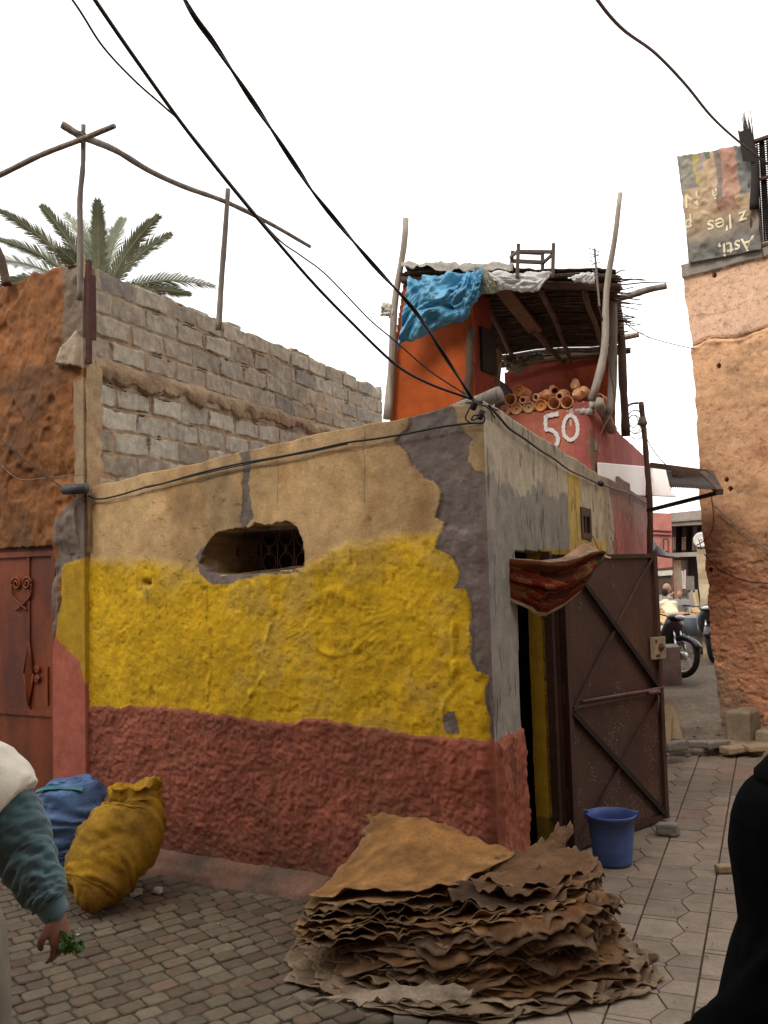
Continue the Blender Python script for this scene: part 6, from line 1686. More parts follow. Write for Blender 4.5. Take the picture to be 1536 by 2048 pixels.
for k, (px, py, D, s, lb) in enumerate(((1345, 1497, 9.0, (.26, .2, .10), 'low earth lump at the foot of the leaning boards'), (1380, 1490, 9.3, (.34, .12, .06), 'flat broken kerb stone at the end of the paving near the iron door'), (1430, 1492, 9.35, (.3, .13, .07), 'flat broken kerb stone in the middle of the paving end'), (1475, 1500, 9.25, (.34, .14, .06), 'yellowish flat stone at the paving end before the bench'), (1515, 1498, 9.2, (.25, .13, .06), 'flat pale stone at the paving end beside the picture edge'))):
    rock(px, py + 4, s, lb, 'stone', 20 + k, M['stone'] if k < 3 else M['plank'], 'kerb_stone', D)
# leaning boards behind the iron door
def boards():
    for k, (a, b, w, lb) in enumerate((((1330, 1500, 8.9), (1333, 1412, 9.0), .10, 'narrow pale board leaning upright behind the edge of the iron door'), ((1352, 1478, 9.0), (1334, 1408, 9.1), .13, 'slanted pale board with rounded top leaning behind the iron door'))):
        p, q = PD(*a), PD(*b); m = MB(); d = (q - p).normalized(); s = Vector((1, 0, 0)); n = d.cross(s).normalized(); L = (q - p).length
        prof = [(-w / 2, 0), (w / 2, 0), (w / 2, L * .85), (w * .33, L * .96), (0, L), (-w * .33, L * .96), (-w / 2, L * .85)]
        vs = [p + s * x + d * y + n * z for z in (-.012, .012) for x, y in prof]; N = len(prof)
        m.add(vs, [tuple(range(N))[::-1], tuple(range(N, 2 * N))] + [(i, (i + 1) % N, N + (i + 1) % N, N + i) for i in range(N)])
        o = m.build('board', M['plank'], None, tuple(p)); tag(o, lb, 'board')
boards()

# ------------------------------------------------------------------ carpet over the door
def carpet():
    top = [(1020, 1110), (1050, 1117), (1085, 1122), (1112, 1119), (1140, 1112), (1165, 1104), (1186, 1101), (1204, 1107)]
    bot = [(1020, 1168), (1036, 1205), (1060, 1230), (1086, 1232), (1118, 1214), (1150, 1184), (1176, 1150), (1203, 1112)]
    DT = [5.46, 5.56, 5.70, 5.82, 5.95, 6.06, 6.16, 6.26]
    nu, nv = 150, 110
    def sp(arr, s): 
        x = np.arange(len(arr)); return float(np.interp(s * (len(arr) - 1), x, arr))
    V = []; C = []
    for j in range(nv):
        for i in range(nu):
            s, t = i / (nu - 1), j / (nv - 1)
            D = sp(DT, s); a = (sp([p[0] for p in top], s), sp([p[1] for p in top], s)); b = (sp([p[0] for p in bot], s), sp([p[1] for p in bot], s))
            p = PD(a[0] - 6, a[1], D).lerp(PD(b[0] - 6, b[1], D - .02), t)
            sag = math.sin(math.pi * s) ** .7
            f = .042 * math.sin(t * 15 - 1.2 + 2.6 * s + .8 * math.sin(5 * s)) * (1 - t) ** .5 * sag * (t < .55) + .014 * math.sin(s * 15 + t * 4) + .02 * math.sin(s * 30) * s ** 3 * (1 - t) + .012 * float(fbm(np.array(s * 4), np.array(t * 4), 1.5, 3, 601))
            out = .03 + .06 * sag * math.sin(math.pi * min(1, t * .9 + .1)) + f * .9
            ins_ = min(1, s / .22); q = p + (PS.n * .6 + Vector((0, -.6, 0))) * out * ins_ + PS.n * (.02 - .13 * (1 - ins_))
            if t < .03: q += PS.n * -.05
            V.append(q)
            g1 = float(fbm(np.array(s * 26), np.array(t * 26), 1, 2, 603)); g2 = float(fbm(np.array(s * 5), np.array(t * 5), 1.2, 2, 605))
            c = np.array((.20, .030, .012)) * (1 + .5 * g1)
            if g2 > .25: c = np.array((.19, .075, .025)) * (1 + .4 * g1)
            if abs(g2 - .25) < .035: c = np.array((.34, .20, .11))
            if g2 < -.35: c = np.array((.10, .022, .012))
            if abs(g2 + .35) < .02: c = np.array((.30, .16, .07))
            if s > .70:
                k = s + .12 * (t - .5)
                if .80 < k < .86: c = np.array((.055, .05, .02)) * (1 + .5 * g1)
                if .86 < k < .90: c = np.array((.26, .16, .06)) if (int(t * 40) % 2) else np.array((.10, .05, .02))
                if .90 < k: c = np.array((.30, .030, .014)) * (1 + .7 * max(0, g1))
            if t < .22 and s < .8: c = np.array((.15, .065, .022)) if int(t * 36) % 2 else np.array((.19, .04, .016))
            if t > .82: c = np.array((.21, .028, .014)) * (1 + .6 * g1)
            if t > .93 or t < .045: c = np.array((.40, .30, .20)) * (1 + .2 * g1)
            C.append(np.clip(c * (.55 if t < .93 else .8), .004, .8))
    F = [(j * nu + i, j * nu + i + 1, (j + 1) * nu + i + 1, (j + 1) * nu + i) for j in range(nv - 1) for i in range(nu - 1)]
    t = mk('carpet', V, F, M['carpet'], None, tuple(PD(1110, 1110, 5.8)), True, C); solid(t, .008, 0)
    tag(t, 'red patterned carpet slung over the top of the open iron door', 'carpet')
    def fl(s, q):
        x = 1108 + 92 * s; y = 1118 - 20 * math.sin(math.pi * min(1, s * 1.05)) * q - 14 * s * (1 - s) * 2
        return PD(x, y - 2 * q, 5.86 + .4 * s + .06 * q) + PS.n * (.06 + .02 * math.sin(7 * s))
    o = MB().grid(fl, 40, 14).build('turned_edge', mat('carpet_back', (.36, .20, .13), n_sc=60, n_amt=.3, bump=.4, b_sc=100, b_dist=.004), t, smooth=True); solid(o, .008, 0)
carpet()

# ------------------------------------------------------------------ people
def remeshed(mb, name, mt, parent, vox, sm=4):
    o = mb.build(name, mt, parent, smooth=True)
    r = o.modifiers.new('one_skin', 'REMESH'); r.mode = 'VOXEL'; r.voxel_size = vox; r.use_smooth_shade = True
    s = o.modifiers.new('smooth', 'SMOOTH'); s.iterations = sm; s.factor = .5
    return o
def ell(mb, c, rx, ry, rz, n=20, m=14, rot=0):
    c = Vector(c); rings = []
    ca, sa = math.cos(rot), math.sin(rot)
    for j in range(m + 1):
        ph = -math.pi / 2 + math.pi * j / m
        rg = []
        for k in range(n):
            th = 2 * math.pi * k / n; x, y = rx * math.cos(th) * max(math.cos(ph), .01), ry * math.sin(th) * max(math.cos(ph), .01)
            rg.append(c + Vector((x * ca - y * sa, x * sa + y * ca, rz * math.sin(ph))))
        rings.append(rg)
    mb.loft(rings)
def head(mb, c, r=.1, face=0.0):
    """skull, jaw, nose, ears; face: plan angle the face looks to"""
    c = Vector(c); f = Vector((math.cos(face), math.sin(face), 0)); s = Vector((-f.y, f.x, 0))
    ell(mb, c, r * .95, r * .80, r * 1.15, rot=face); ell(mb, c + f * r * .28 - WZ * r * .62, r * .62, r * .55, r * .62, rot=face)
    mb.tube([c + f * r * .88 + WZ * r * .08, c + f * r * 1.08 - WZ * r * .25, c + f * r * .9 - WZ * r * .36], [r * .10, r * .17, r * .12], 8)
    for k in (-1, 1): ell(mb, c + s * k * r * .80 - WZ * r * .12 - f * r * .05, r * .18, r * .08, r * .28, 10, 8, face)
def folds(rings, amp, seed, k1=1.0):
    for i, rg in enumerate(rings):
        c = sum(rg, Vector()) / len(rg)
        for a, p in enumerate(rg):
            th = 2 * math.pi * a / len(rg)
            p += (p - c).normalized() * amp * float(fbm(np.array(math.cos(th) * 1.3 + i * .03), np.array(math.sin(th) * 1.3 + i * .16 * k1), 1.6, 4, seed))
    return rings
def ring_tube(pts, rad, n=36, sub=8, squash=1.0):
    C = smooth_path(pts, sub); R = np.interp(np.linspace(0, len(pts) - 1, len(C)), range(len(pts)), rad); m = len(C); out = []; ref = None
    for i, c in enumerate(C):
        t = (C[min(i + 1, m - 1)] - C[max(0, i - 1)]).normalized()
        if ref is None: ref = Vector((1, 0, 0)) if abs(t.x) < .8 else Vector((0, 1, 0))
        x = (ref - t * ref.dot(t)).normalized(); ref = x; y = t.cross(x)
        out.append([c + (x * math.cos(2 * math.pi * k / n) + y * math.sin(2 * math.pi * k / n) * squash) * R[i] for k in range(n)])
    return out
def hand(mb, wrist, palm_dir, thumb_dir, scale=1.0, curl=1.2):
    """palm, five unequal fingers curled towards the inside, thumb from the side of the palm"""
    w = Vector(wrist); d = Vector(palm_dir).normalized(); th = Vector(thumb_dir); th = (th - d * th.dot(d)).normalized(); inn = d.cross(th).normalized()
    s = scale
    rings = []
    for (t, a, b) in ((-.03, .027, .021), (.0, .028, .021), (.03, .038, .020), (.065, .042, .018), (.085, .041, .015), (.095, .036, .011)):
        rings.append([w + d * t * s + (th * math.cos(q) * a + inn * math.sin(q) * b) * s for q in [2 * math.pi * k / 16 for k in range(16)]])
    mb.loft(rings)
    for k, (off, L, rd) in enumerate(((.031, .076, .0088), (.011, .084, .0092), (-.010, .078, .0088), (-.029, .062, .0078))):
        p = w + (d * .086 + th * off) * s; dirv = d.copy(); pts = [p - d * .012 * s, p]; seg = (.45, .3, .25)
        for j in range(3):
            ang = curl * (.45, .55, .5)[j] * (1 + .10 * k)
            dirv = (dirv * math.cos(ang) + inn * math.sin(ang)).normalized() if j else (d * math.cos(ang) + inn * math.sin(ang)).normalized()
            if j: pass
            p = p + dirv * L * seg[j] * s; pts.append(p.copy())
        mb.tube(smooth_path(pts, 3), [rd * s * (1 - .25 * i / (3 * (len(pts) - 1))) for i in range(3 * (len(pts) - 1) + 1)], 10)
    p0 = w + (d * .02 + th * .026 + inn * .006) * s
    mb.tube(smooth_path([p0, p0 + (d * .030 + th * .024 + inn * .012) * s, p0 + (d * .056 + th * .026 + inn * .030) * s, p0 + (d * .072 + th * .014 + inn * .042) * s], 4), [.015 * s - .0005 * i for i in range(13)], 10)
def left_person():
    D = 3.2; px = lambda x, y, d=D: PD(x, y, d)
    t = thing('person', 'person in cream vest and teal sweater holding green herbs at the left edge', 'person', (-1.62, 3.2, 0))
    b = MB()
    hd = Vector((-1.66, 3.12, 1.47)); head(b, hd, .105, math.radians(60))
    sh_ = px(-12, 1585); el = px(48, 1712, 3.17); wr = px(112, 1826, 3.10)
    b.tube([hd + WZ * -.05, Vector((-1.65, 3.15, 1.30)), Vector((-1.64, 3.2, 1.2))], [.055, .056, .07], 14)
    b.loft([[Vector((-1.66 + rx * math.cos(a), 3.22 + ry * math.sin(a), z)) for a in [k * math.pi / 10 for k in range(20)]] for z, rx, ry in ((.72, .15, .12), (.85, .16, .12), (1.05, .17, .12), (1.2, .19, .11), (1.27, .10, .08))])
    b.tube([Vector((-1.62, 3.2, 1.2)), sh_, el, wr], [.07, .06, .045, .030], 14)
    s2 = Vector((-1.92, 3.28, 1.18)); b.tube([Vector((-1.7, 3.2, 1.2)), s2, Vector((-2.0, 3.3, .95)), Vector((-1.95, 3.2, .72))], [.07, .06, .045, .03], 14)
    hand(b, Vector((-1.95, 3.2, .70)), (0.05, -.1, -1), (0, -1, 0), .95)
    pd = px(122, 1885, 3.10) - wr
    hand(b, wr + pd.normalized() * .010, pd, px(80, 1850, 3.05) - px(112, 1840, 3.10), 1.0, 1.0)
    for k in (-1, 1): b.tube([Vector((-1.66 + .08 * k, 3.22, .8)), Vector((-1.66 + .09 * k, 3.2, .45)), Vector((-1.66 + .09 * k, 3.24, .07))], [.085, .06, .04], 12); b.tube([Vector((-1.66 + .09 * k, 3.26, .04)), Vector((-1.62 + .09 * k, 3.08, .03))], [.042, .035], 10)
    remeshed(b, 'body', M['skin'], t, .0045, 3)
    m = MB(); ell(m, hd + Vector((-.01, -.015, .035)), .112, .105, .105); m.build('hair', M['hair'], t, smooth=True)
    rg = folds(ring_tube([px(-50, 1560), px(-8, 1610), px(22, 1655, 3.19), px(48, 1705, 3.17), px(72, 1752, 3.14), px(92, 1790, 3.12), px(101, 1806, 3.115)], [.12, .125, .118, .105, .088, .070, .058], 72, 16, .85), .012, 611)
    for i, r_ in enumerate(rg):                           # sharp pulled creases running across the sleeve
        c_ = sum(r_, Vector()) / len(r_)
        for a, q in enumerate(r_): q += (q - c_).normalized() * .0045 * (1 - 2.4 * abs(float(fbm(np.array(a * .055 + i * .05), np.array(i * .085 - a * .02), 1, 3, 612))))
    cuff = ring_tube([px(98, 1800, 3.115), px(102, 1810, 3.115), px(111, 1826, 3.11), px(113, 1829, 3.11), px(110, 1824, 3.11)], [.050, .0515, .047, .043, .038], 44, 4, .85)
    MB().loft(rg).build('sleeve', M['teal'], t, smooth=True); MB().loft(cuff).build('cuff', M['teal'], t, smooth=True)
    rg = folds([[Vector((-1.66 + rx * math.cos(a), 3.22 + ry * math.sin(a), z)) for a in [k * math.pi / 18 for k in range(36)]] for z, rx, ry in ((.55, .22, .19), (.7, .215, .19), (.9, .21, .18), (1.05, .205, .17), (1.18, .20, .15), (1.26, .15, .12), (1.31, .09, .085))], .012, 613)
    c = px(-34, 1572, 3.19)
    m = MB(); m.loft(rg)
    ax = (px(30, 1655) - px(-60, 1545)).normalized()
    cap = ring_tube([px(-100, 1520, 3.22), px(-60, 1540, 3.2), px(-25, 1572, 3.19), px(4, 1606, 3.185), px(12, 1614, 3.185), px(4, 1606, 3.185)], [.10, .145, .150, .146, .136, .12], 40, 8, .9)
    m.loft(folds(cap, .008, 615)); remeshed(m, 'vest', M['vest'], t, .008, 4)
    rg = folds([[Vector((-1.62 + rx * math.cos(a), 3.25 + ry * math.sin(a), z)) for a in [k * math.pi / 18 for k in range(36)]] for z, rx, ry in ((.10, .31, .26), (.3, .31, .25), (.5, .295, .23), (.7, .27, .21), (.88, .20, .16))], .035, 617)
    MB().loft(rg).build('robe', M['beige'], t, smooth=True)
    # the bunch of herbs
    h = thing('herb_bunch', 'small bunch of green herbs held in the hand at the left edge', 'herbs', tuple(px(130, 1880, 3.08)))
    r = random.Random(5); m = MB(); c = px(122, 1862, 3.085)
    for k in range(9):
        e = px(r.uniform(125, 158), r.uniform(1872, 1905), 3.08 + r.uniform(-.04, .04)); m.tube([px(96, 1838, 3.07) if k < 2 else c, c, c.lerp(e, .6) + Vector((0, 0, .006)), e], .0022, 5)
    m.build('stem', M['herb'], h)
    m = MB()
    for k in range(85):
        p = px(r.gauss(142, 10), r.gauss(1889, 10), 3.08 + r.uniform(-.035, .03)); a = Vector((r.gauss(.3, .6), r.gauss(0, .6), r.gauss(-.4, .5))).normalized(); s = a.cross(Vector((r.gauss(0, 1), r.gauss(0, 1), r.gauss(0, 1)))).normalized(); L = r.uniform(.014, .028); n = a.cross(s)
        m.add([p, p + a * L * .5 + s * L * .42 + n * .003, p + a * L, p + a * L * .5 - s * L * .42 + n * .003, p + a * L * .72 + s * L * .15], [(0, 1, 4, 3), (1, 2, 3, 4)])
    m.build('leaves', M['herb'], h)
left_person()
def right_person():
    D = 1.9; k = D / FPX
    t = thing('person', 'person in black coat cropped by the right edge, close to the viewer', 'person', (.95, 1.9, 0))
    cx = (1662 - 768) * k; b = MB(); X = lambda x: (x - 768) * k; Zf = lambda y: CAM_H - (y - 1122) * k
    hd = Vector((cx + .03, 1.88, 1.68)); head(b, hd, .107, math.radians(80))
    b.tube([hd - WZ * .06, hd - WZ * .17, hd - WZ * .25], [.058, .06, .075], 14)
    b.loft([[Vector((cx + rx * math.cos(a), 1.9 + ry * math.sin(a), z)) for a in [q * math.pi / 10 for q in range(20)]] for z, rx, ry in ((.85, .16, .12), (1.1, .16, .12), (1.3, .17, .12), (1.42, .15, .10), (1.48, .08, .07))])
    for s in (-1, 1): b.tube([Vector((cx + s * .09, 1.9, .92)), Vector((cx + s * .10, 1.9, .48)), Vector((cx + s * .10, 1.93, .08))], [.09, .06, .045], 12); b.tube([Vector((cx + s * .1, 1.95, .045)), Vector((cx + s * .11, 2.13, .035))], [.045, .035], 10)
    aL = [Vector((cx - .17, 1.9, 1.42)), Vector((X(1512), 1.88, 1.2)), Vector((X(1478), 1.86, 1.03)), Vector((X(1405), 1.95, .90)), Vector((X(1345), 2.02, .84))]
    b.tube(aL, [.035, .032, .03, .028, .022], 12); hand(b, aL[-1], (-.5, .5, -.3), (0.2, .2, 1), 1)
    aR = [Vector((cx + .17, 1.9, 1.42)), Vector((cx + .25, 1.9, 1.15)), Vector((cx + .24, 1.98, .9))]; b.tube(aR, [.055, .045, .03], 12); hand(b, aR[-1], (0, .2, -1), (0, 1, 0), 1)
    remeshed(b, 'body', M['skin'], t, .007, 3)
    m = MB(); ell(m, hd + Vector((0, -.02, .035)), .112, .115, .112); m.build('hair', M['hair'], t, smooth=True)
    prof = [(1512, .06), (1530, .13), (1545, .175), (1562, .20), (1585, .217), (1620, .232), (1680, .240), (1760, .232), (1830, .226), (1880, .245), (1930, .258), (1990, .275), (2060, .29), (2200, .31), (2320, .33)]
    m = MB()
    rg = [[Vector((cx + hw * math.cos(a), 1.9 + (hw * .62 + .02) * math.sin(a), Zf(y))) for a in [q * math.pi / 20 for q in range(40)]] for y, hw in prof]
    m.loft(folds(rg, .010, 621))
    m.loft(folds(ring_tube([Vector((cx - .13, 1.9, 1.42)), Vector((X(1530), 1.88, 1.25)), Vector((X(1500), 1.86, 1.12)), Vector((X(1482), 1.86, 1.055)), Vector((X(1440), 1.9, .98)), Vector((X(1392), 1.97, .90)), Vector((X(1352), 2.02, .85))], [.085, .082, .075, .074, .072, .066, .060], 30, 7), .010, 623))
    m.loft(folds(ring_tube([Vector((cx + .13, 1.9, 1.42)), Vector((cx + .24, 1.9, 1.15)), Vector((cx + .24, 1.97, .92))], [.09, .075, .06], 30, 7), .010, 625))
    remeshed(m, 'coat', M['black_coat'], t, .007, 3)
    m = MB()                                              # turned-up collar with a flap
    cen = Vector((X(1640), 1.9, Zf(1518)))
    rg = [[cen + Vector((r_ * math.cos(a), r_ * .8 * math.sin(a), z + .012 * math.cos(a))) for a in [q * math.pi / 16 for q in range(32)]] for z, r_ in ((-.03, .148), (-.02, .158), (-.008, .157), (.0, .148), (.03, .12), (.05, .10), (.045, .08), (-.02, .07))]
    m.loft(rg); m.build('collar', M['black_coat'], t, smooth=True)
right_person()
# ------------------------------------------------------------------ mopeds and the alley behind
def make_moped(label):
    """built at the origin, x forward, z up"""
    t = thing('moped', label, 'moped', (0, 0, 0))
    R = .285
    def ring(c, R_, r, n=40, k=10):
        m = MB(); vs = []; fs = []
        for i in range(n):
            a = 2 * math.pi * i / n
            for j in range(k):
                b = 2 * math.pi * j / k; q = R_ + r * math.cos(b); vs.append(c + Vector((q * math.cos(a), r * math.sin(b), q * math.sin(a))))
        for i in range(n):
            for j in range(k): fs.append((i * k + j, ((i + 1) % n) * k + j, ((i + 1) % n) * k + (j + 1) % k, i * k + (j + 1) % k))
        return m.add(vs, fs)
    for x in (.62, -.58):
        c = Vector((x, 0, R)); w = ring(c, R - .035, .036).build('wheel', M['tyre'], t, smooth=True)
        ring(c, R - .075, .014).build('rim', M['chrome'], w, smooth=True)
        m = MB(); m.lathe([(-.05, .03), (-.045, .055), (.045, .055), (.05, .03)], c, (0, 1, 0), 16)
        for i in range(18):
            a = 2 * math.pi * i / 18; m.tube([c + Vector((.05 * math.cos(a + .5), .03 * (-1) ** i, .05 * math.sin(a + .5))), c + Vector(((R - .08) * math.cos(a), 0, (R - .08) * math.sin(a)))], .0028, 4, False)
        m.build('hub', M['chrome'], w, smooth=True)
    m = MB()
    for s in (-1, 1): m.tube([Vector((.62, .065 * s, R)), Vector((.54, .065 * s, .55))], .022, 10); m.tube([Vector((.58, .065 * s, .42)), Vector((.50, .055 * s, .72))], .016, 8)
    m.build('fork', M['chrome'], t, smooth=True)
    m = MB()
    for a0 in range(9):
        pass
    rg = []
    for i in range(14):
        a = math.radians(20 + i * 11); c = Vector((.62 + (R + .03) * math.cos(a), 0, R + (R + .03) * math.sin(a)))
        o = Vector((math.cos(a), 0, math.sin(a))); rg.append([c + Vector((0, y, 0)) + o * z for y, z in ((-.055, -.03), (-.045, 0), (0, .012), (.045, 0), (.055, -.03), (0, -.005))])
    m.loft(rg); m.build('front_fender', M['moped'], t, smooth=True)
    m = MB()                                              # leg shield and nose
    rg = [[Vector((x + .0 + d * math.cos(a) * .8, w * math.sin(a), z)) for a in [k * 2 * math.pi / 20 for k in range(20)]] for z, x, w, d in ((.36, .40, .10, .06), (.50, .42, .17, .08), (.66, .44, .19, .10), (.80, .46, .165, .11), (.92, .46, .12, .10), (.98, .44, .07, .07))]
    m.loft(rg); m.build('leg_shield', M['moped'], t, smooth=True)
    for s in (-1, 1):
        m = MB(); m.loft([[Vector((.40 - .02 + a, s * (.19 + b), z)) for a, b in ((-.12, .0), (.03, -.015), (.03, .012), (-.12, .022))] for z in (.40, .55, .72, .84)])
        m.build('side_panel', M['moped_grey'], t, smooth=True)
    m = MB(); m.tube(smooth_path([Vector((.36, .36, 1.03)), Vector((.40, .2, 1.0)), Vector((.44, .06, .96)), Vector((.44, -.06, .96)), Vector((.40, -.2, 1.0)), Vector((.36, -.36, 1.03))], 6), .013, 8)
    m.build('handlebar', M['dark_metal'], t, smooth=True)
    m = MB()
    for s in (-1, 1): m.tube([Vector((.37, s * .27, 1.015)), Vector((.355, s * .38, 1.032))], .02, 10)
    m.build('grip', M['tyre'], t, smooth=True)
    m = MB(); ell(m, Vector((.50, 0, .95)), .10, .13, .08); cv = m.build('headlight_cowl', M['moped'], t, smooth=True)
    m = MB(); ell(m, Vector((.555, 0, .955)), .055, .095, .05); m.build('headlight', M['lens'], t, smooth=True)
    m = MB(); m.tube([Vector((.40, 0, .42)), Vector((.1, 0, .36)), Vector((-.25, 0, .45)), Vector((-.58, 0, R))], [.06, .075, .07, .04], 12); ell(m, Vector((-.05, 0, .30)), .2, .11, .11)
    m.build('frame', M['dark_metal'], t, smooth=True)
    m = MB(); m.loft([[Vector((x, w * math.cos(a), z + h * math.sin(a))) for a in [k * 2 * math.pi / 16 for k in range(16)]] for x, w, z, h in ((.16, .05, .74, .03), (.08, .11, .75, .05), (-.2, .13, .76, .06), (-.5, .11, .79, .05), (-.62, .05, .80, .03))]); m.build('seat', M['tyre'], t, smooth=True)
    m = MB(); m.loft([[Vector((x, w * math.cos(a), z + h * math.sin(a))) for a in [k * 2 * math.pi / 16 for k in range(16)]] for x, w, z, h in ((.12, .08, .60, .08), (-.2, .13, .62, .11), (-.55, .10, .66, .09), (-.75, .04, .70, .04))]); m.build('rear_body', M['moped'], t, smooth=True)
    m = MB(); m.tube([Vector((-.02, .10, .26)), Vector((.06, .24, .03)), Vector((.10, .27, .012))], .012, 8); m.build('kickstand', M['dark_metal'], t, smooth=True)
    m = MB(); m.tube([Vector((0, -.13, .22)), Vector((-.4, -.15, .25)), Vector((-.75, -.15, .32))], [.025, .04, .045], 10); m.build('exhaust', M['chrome'], t, smooth=True)
    for o in t.children_recursive:                       # low step-through build: everything above the wheels sits lower
        for v in o.data.vertices:
            if v.co.z > .42 : v.co.z = .42 + (v.co.z - .42) * .66
    return t
def copy_tree(o, parent=None):
    c = o.copy(); COL.objects.link(c)
    if parent is not None: c.parent = parent
    for ch in list(o.children): copy_tree(ch, c)
    return c
def place_moped(t, px, py, D, rz, lean=0):
    p = PD(px, py, D); h = Vector((math.cos(rz), math.sin(rz), 0)); p.z = gz(p.x, p.y) + .012
    t.location = p - h * .62; t.rotation_euler = (lean, 0, rz)
mo = make_moped('black moped parked in the alley, its front wheel turned to the viewer')
place_moped(mo, 1364, 1350, 12.0, math.radians(-62), math.radians(-5))
m2 = copy_tree(mo); m2['label'] = 'second moped half hidden behind the orange wall, beyond the black one'
place_moped(m2, 1428, 1330, 13.2, math.radians(-118), math.radians(4))

def alley():
    g = lambda px, D: Vector((PD(px, 1200, D).x, D, gz(0, D)))
    # concrete stump
    c = g(1330, 11.9); m = MB(); r = random.Random(2)
    m.bevel_box(c, Vector((1, 0, 0)), Vector((0, -1, 0)), WZ, -.16, .13, -.15, .12, -.1, .46, .02, None, .012, r)
    o = m.build('concrete_block', M['stone'], None, tuple(c)); tag(o, 'squat grey concrete block standing left of the black moped', 'concrete block')
    b = o.modifiers.new('worn', 'BEVEL'); b.width = .02; b.segments = 2
    # pale pier on the right
    pz = thing('pale_wall', 'pale yellow plastered wall end next to the orange house in the alley', 'wall', tuple(g(1412, 13.6)))
    m = MB(); A = [PD(1393, 1100, 13.6), PD(1400, 1200, 13.6), PD(1404, 1330, 13.6)]
    rg = []
    for i in range(25):
        y = 1098 + i * 10; x0 = np.interp(y, [1098, 1200, 1340], [1393, 1400, 1408]) + 1.5 * float(fbm(np.array(y * .05), np.array(0.), 1, 3, 701)); x1 = 1440
        p, q = PD(x0, y, 13.6), PD(x1, y, 13.6); n_ = .03 * float(fbm(np.array(y * .03), np.array(3.), 1, 3, 703))
        rg.append([p + Vector((0, -n_, 0)), p.lerp(q, .5) + Vector((0, -.02 - n_, 0)), q, q + Vector((.5, 1.2, 0)), p + Vector((.6, 1.2, 0))])
    m.loft(rg); m.build('pier', M['pale_wall'], pz)
    # satellite dish
    d = thing('satellite_dish', 'small white satellite dish on the corner of the orange house', 'satellite dish', tuple(PD(1400, 1080, 12.0)))
    c = PD(1402, 1079, 12.0); ax = Vector((-.55, -1, .25)).normalized()
    o = MB().lathe([(.0, .006), (-.004, .035), (-.014, .07), (-.028, .102), (-.032, .10), (-.02, .07), (-.014, .035), (-.02, .006)], c - ax * .04, -ax, 30).build('reflector', M['dish'], d, smooth=True)
    m = MB(); m.tube([c - ax * .02, c - ax * .12, PD(1420, 1100, 12.0)], .012, 6); m.tube([c + WZ * -.13 + ax * .0, c + ax * .16 - WZ * .03], .006, 6); m.build('arm', M['dark_metal'], d)
    # pink house in the back
    ph = thing('pink_house', 'pink plastered house with small window deep in the alley', 'house', tuple(g(1325, 17.5)))
    W = lambda px, py, D: PD(px, py, D)
    def slab(nm, pts, D, depth, mt, par):
        a = [PD(x, y, D) for x, y in pts]; n = len(a); bk = [p + Vector((0, depth, 0)) for p in a]
        MBx = MB(); MBx.add(a + bk, [tuple(range(n)), tuple(range(n, 2 * n))[::-1]] + [(i, (i + 1) % n, n + (i + 1) % n, n + i)[::-1] for i in range(n)])
        return MBx.build(nm, mt, par)
    slab('wall', [(1270, 1024), (1343, 1027), (1346, 1200), (1345, 1345), (1270, 1345)], 17.5, 3, M['pink_wall'], ph)
    slab('band', [(1270, 1054), (1344, 1058), (1344, 1062), (1270, 1058)], 17.45, .1, M['pink_wall'], ph)
    slab('band', [(1270, 1063), (1344, 1067), (1344, 1070), (1270, 1066)], 17.45, .1, M['pink_wall'], ph)
    w = slab('window', [(1327, 1077), (1337, 1077), (1337, 1104), (1327, 1104)], 17.46, .06, M['wood_brown'], ph)
    slab('pane', [(1329, 1080), (1335, 1080), (1335, 1102), (1329, 1102)], 17.44, .03, M['pink_wall'], w)
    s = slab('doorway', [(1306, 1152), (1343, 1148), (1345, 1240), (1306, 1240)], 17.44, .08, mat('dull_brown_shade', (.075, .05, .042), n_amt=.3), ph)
    slab('lintel', [(1306, 1143), (1345, 1140), (1345, 1150), (1306, 1153)], 17.40, .1, M['scrap'], ph)
    slab('lintel', [(1306, 1138), (1345, 1134), (1345, 1140), (1306, 1143)], 17.40, .1, M['wood_brown'], ph)
    # grey house with open gallery
    gh = thing('grey_house', 'grey concrete house with dark open gallery and lattice windows in the back', 'house', tuple(g(1375, 19.5)))
    slab('cornice', [(1342, 1026), (1420, 1018), (1420, 1048), (1342, 1052)], 18.6, 2.5, M['grey_wall'], gh)
    slab('cornice', [(1342, 1040), (1420, 1034), (1420, 1038), (1342, 1044)], 18.55, .1, M['cement'], gh)
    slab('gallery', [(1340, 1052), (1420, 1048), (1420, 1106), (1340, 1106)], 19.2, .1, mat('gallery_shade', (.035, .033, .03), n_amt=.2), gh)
    for (x0, x1) in ((1344, 1352), (1364, 1373), (1386, 1394), (1403, 1420)):
        slab('gallery_pillar', [(x0, 1052), (x1, 1051), (x1, 1106), (x0, 1106)], 19.0, .15, M['dark_metal'] if x0 in (1364,) else M['corrugated'], gh)
    for (x0, x1) in ((1347, 1351), (1365, 1371), (1386, 1395)):
        lw = slab('lattice_window', [(x0, 1075), (x1, 1074), (x1, 1100), (x0, 1100)], 18.9, .04, mat('pale_lattice', (.55, .40, .27), n_amt=.2), gh)
        m = MB()
        for k in range(5): m.bar(PD(x0, 1077 + 5 * k, 18.87), PD(x1, 1079 + 5 * k, 18.87), .02, .02)
        m.bar(PD((x0 + x1) / 2, 1074, 18.86), PD((x0 + x1) / 2, 1100, 18.86), .02, .02); m.build('lattice', M['wood_brown'], lw)
    slab('balcony', [(1342, 1106), (1420, 1103), (1420, 1112), (1342, 1114)], 18.7, .6, M['grey_wall'], gh)
    slab('wall', [(1338, 1112), (1420, 1110), (1424, 1345), (1338, 1345)], 19.4, .3, M['grey_wall'], gh)
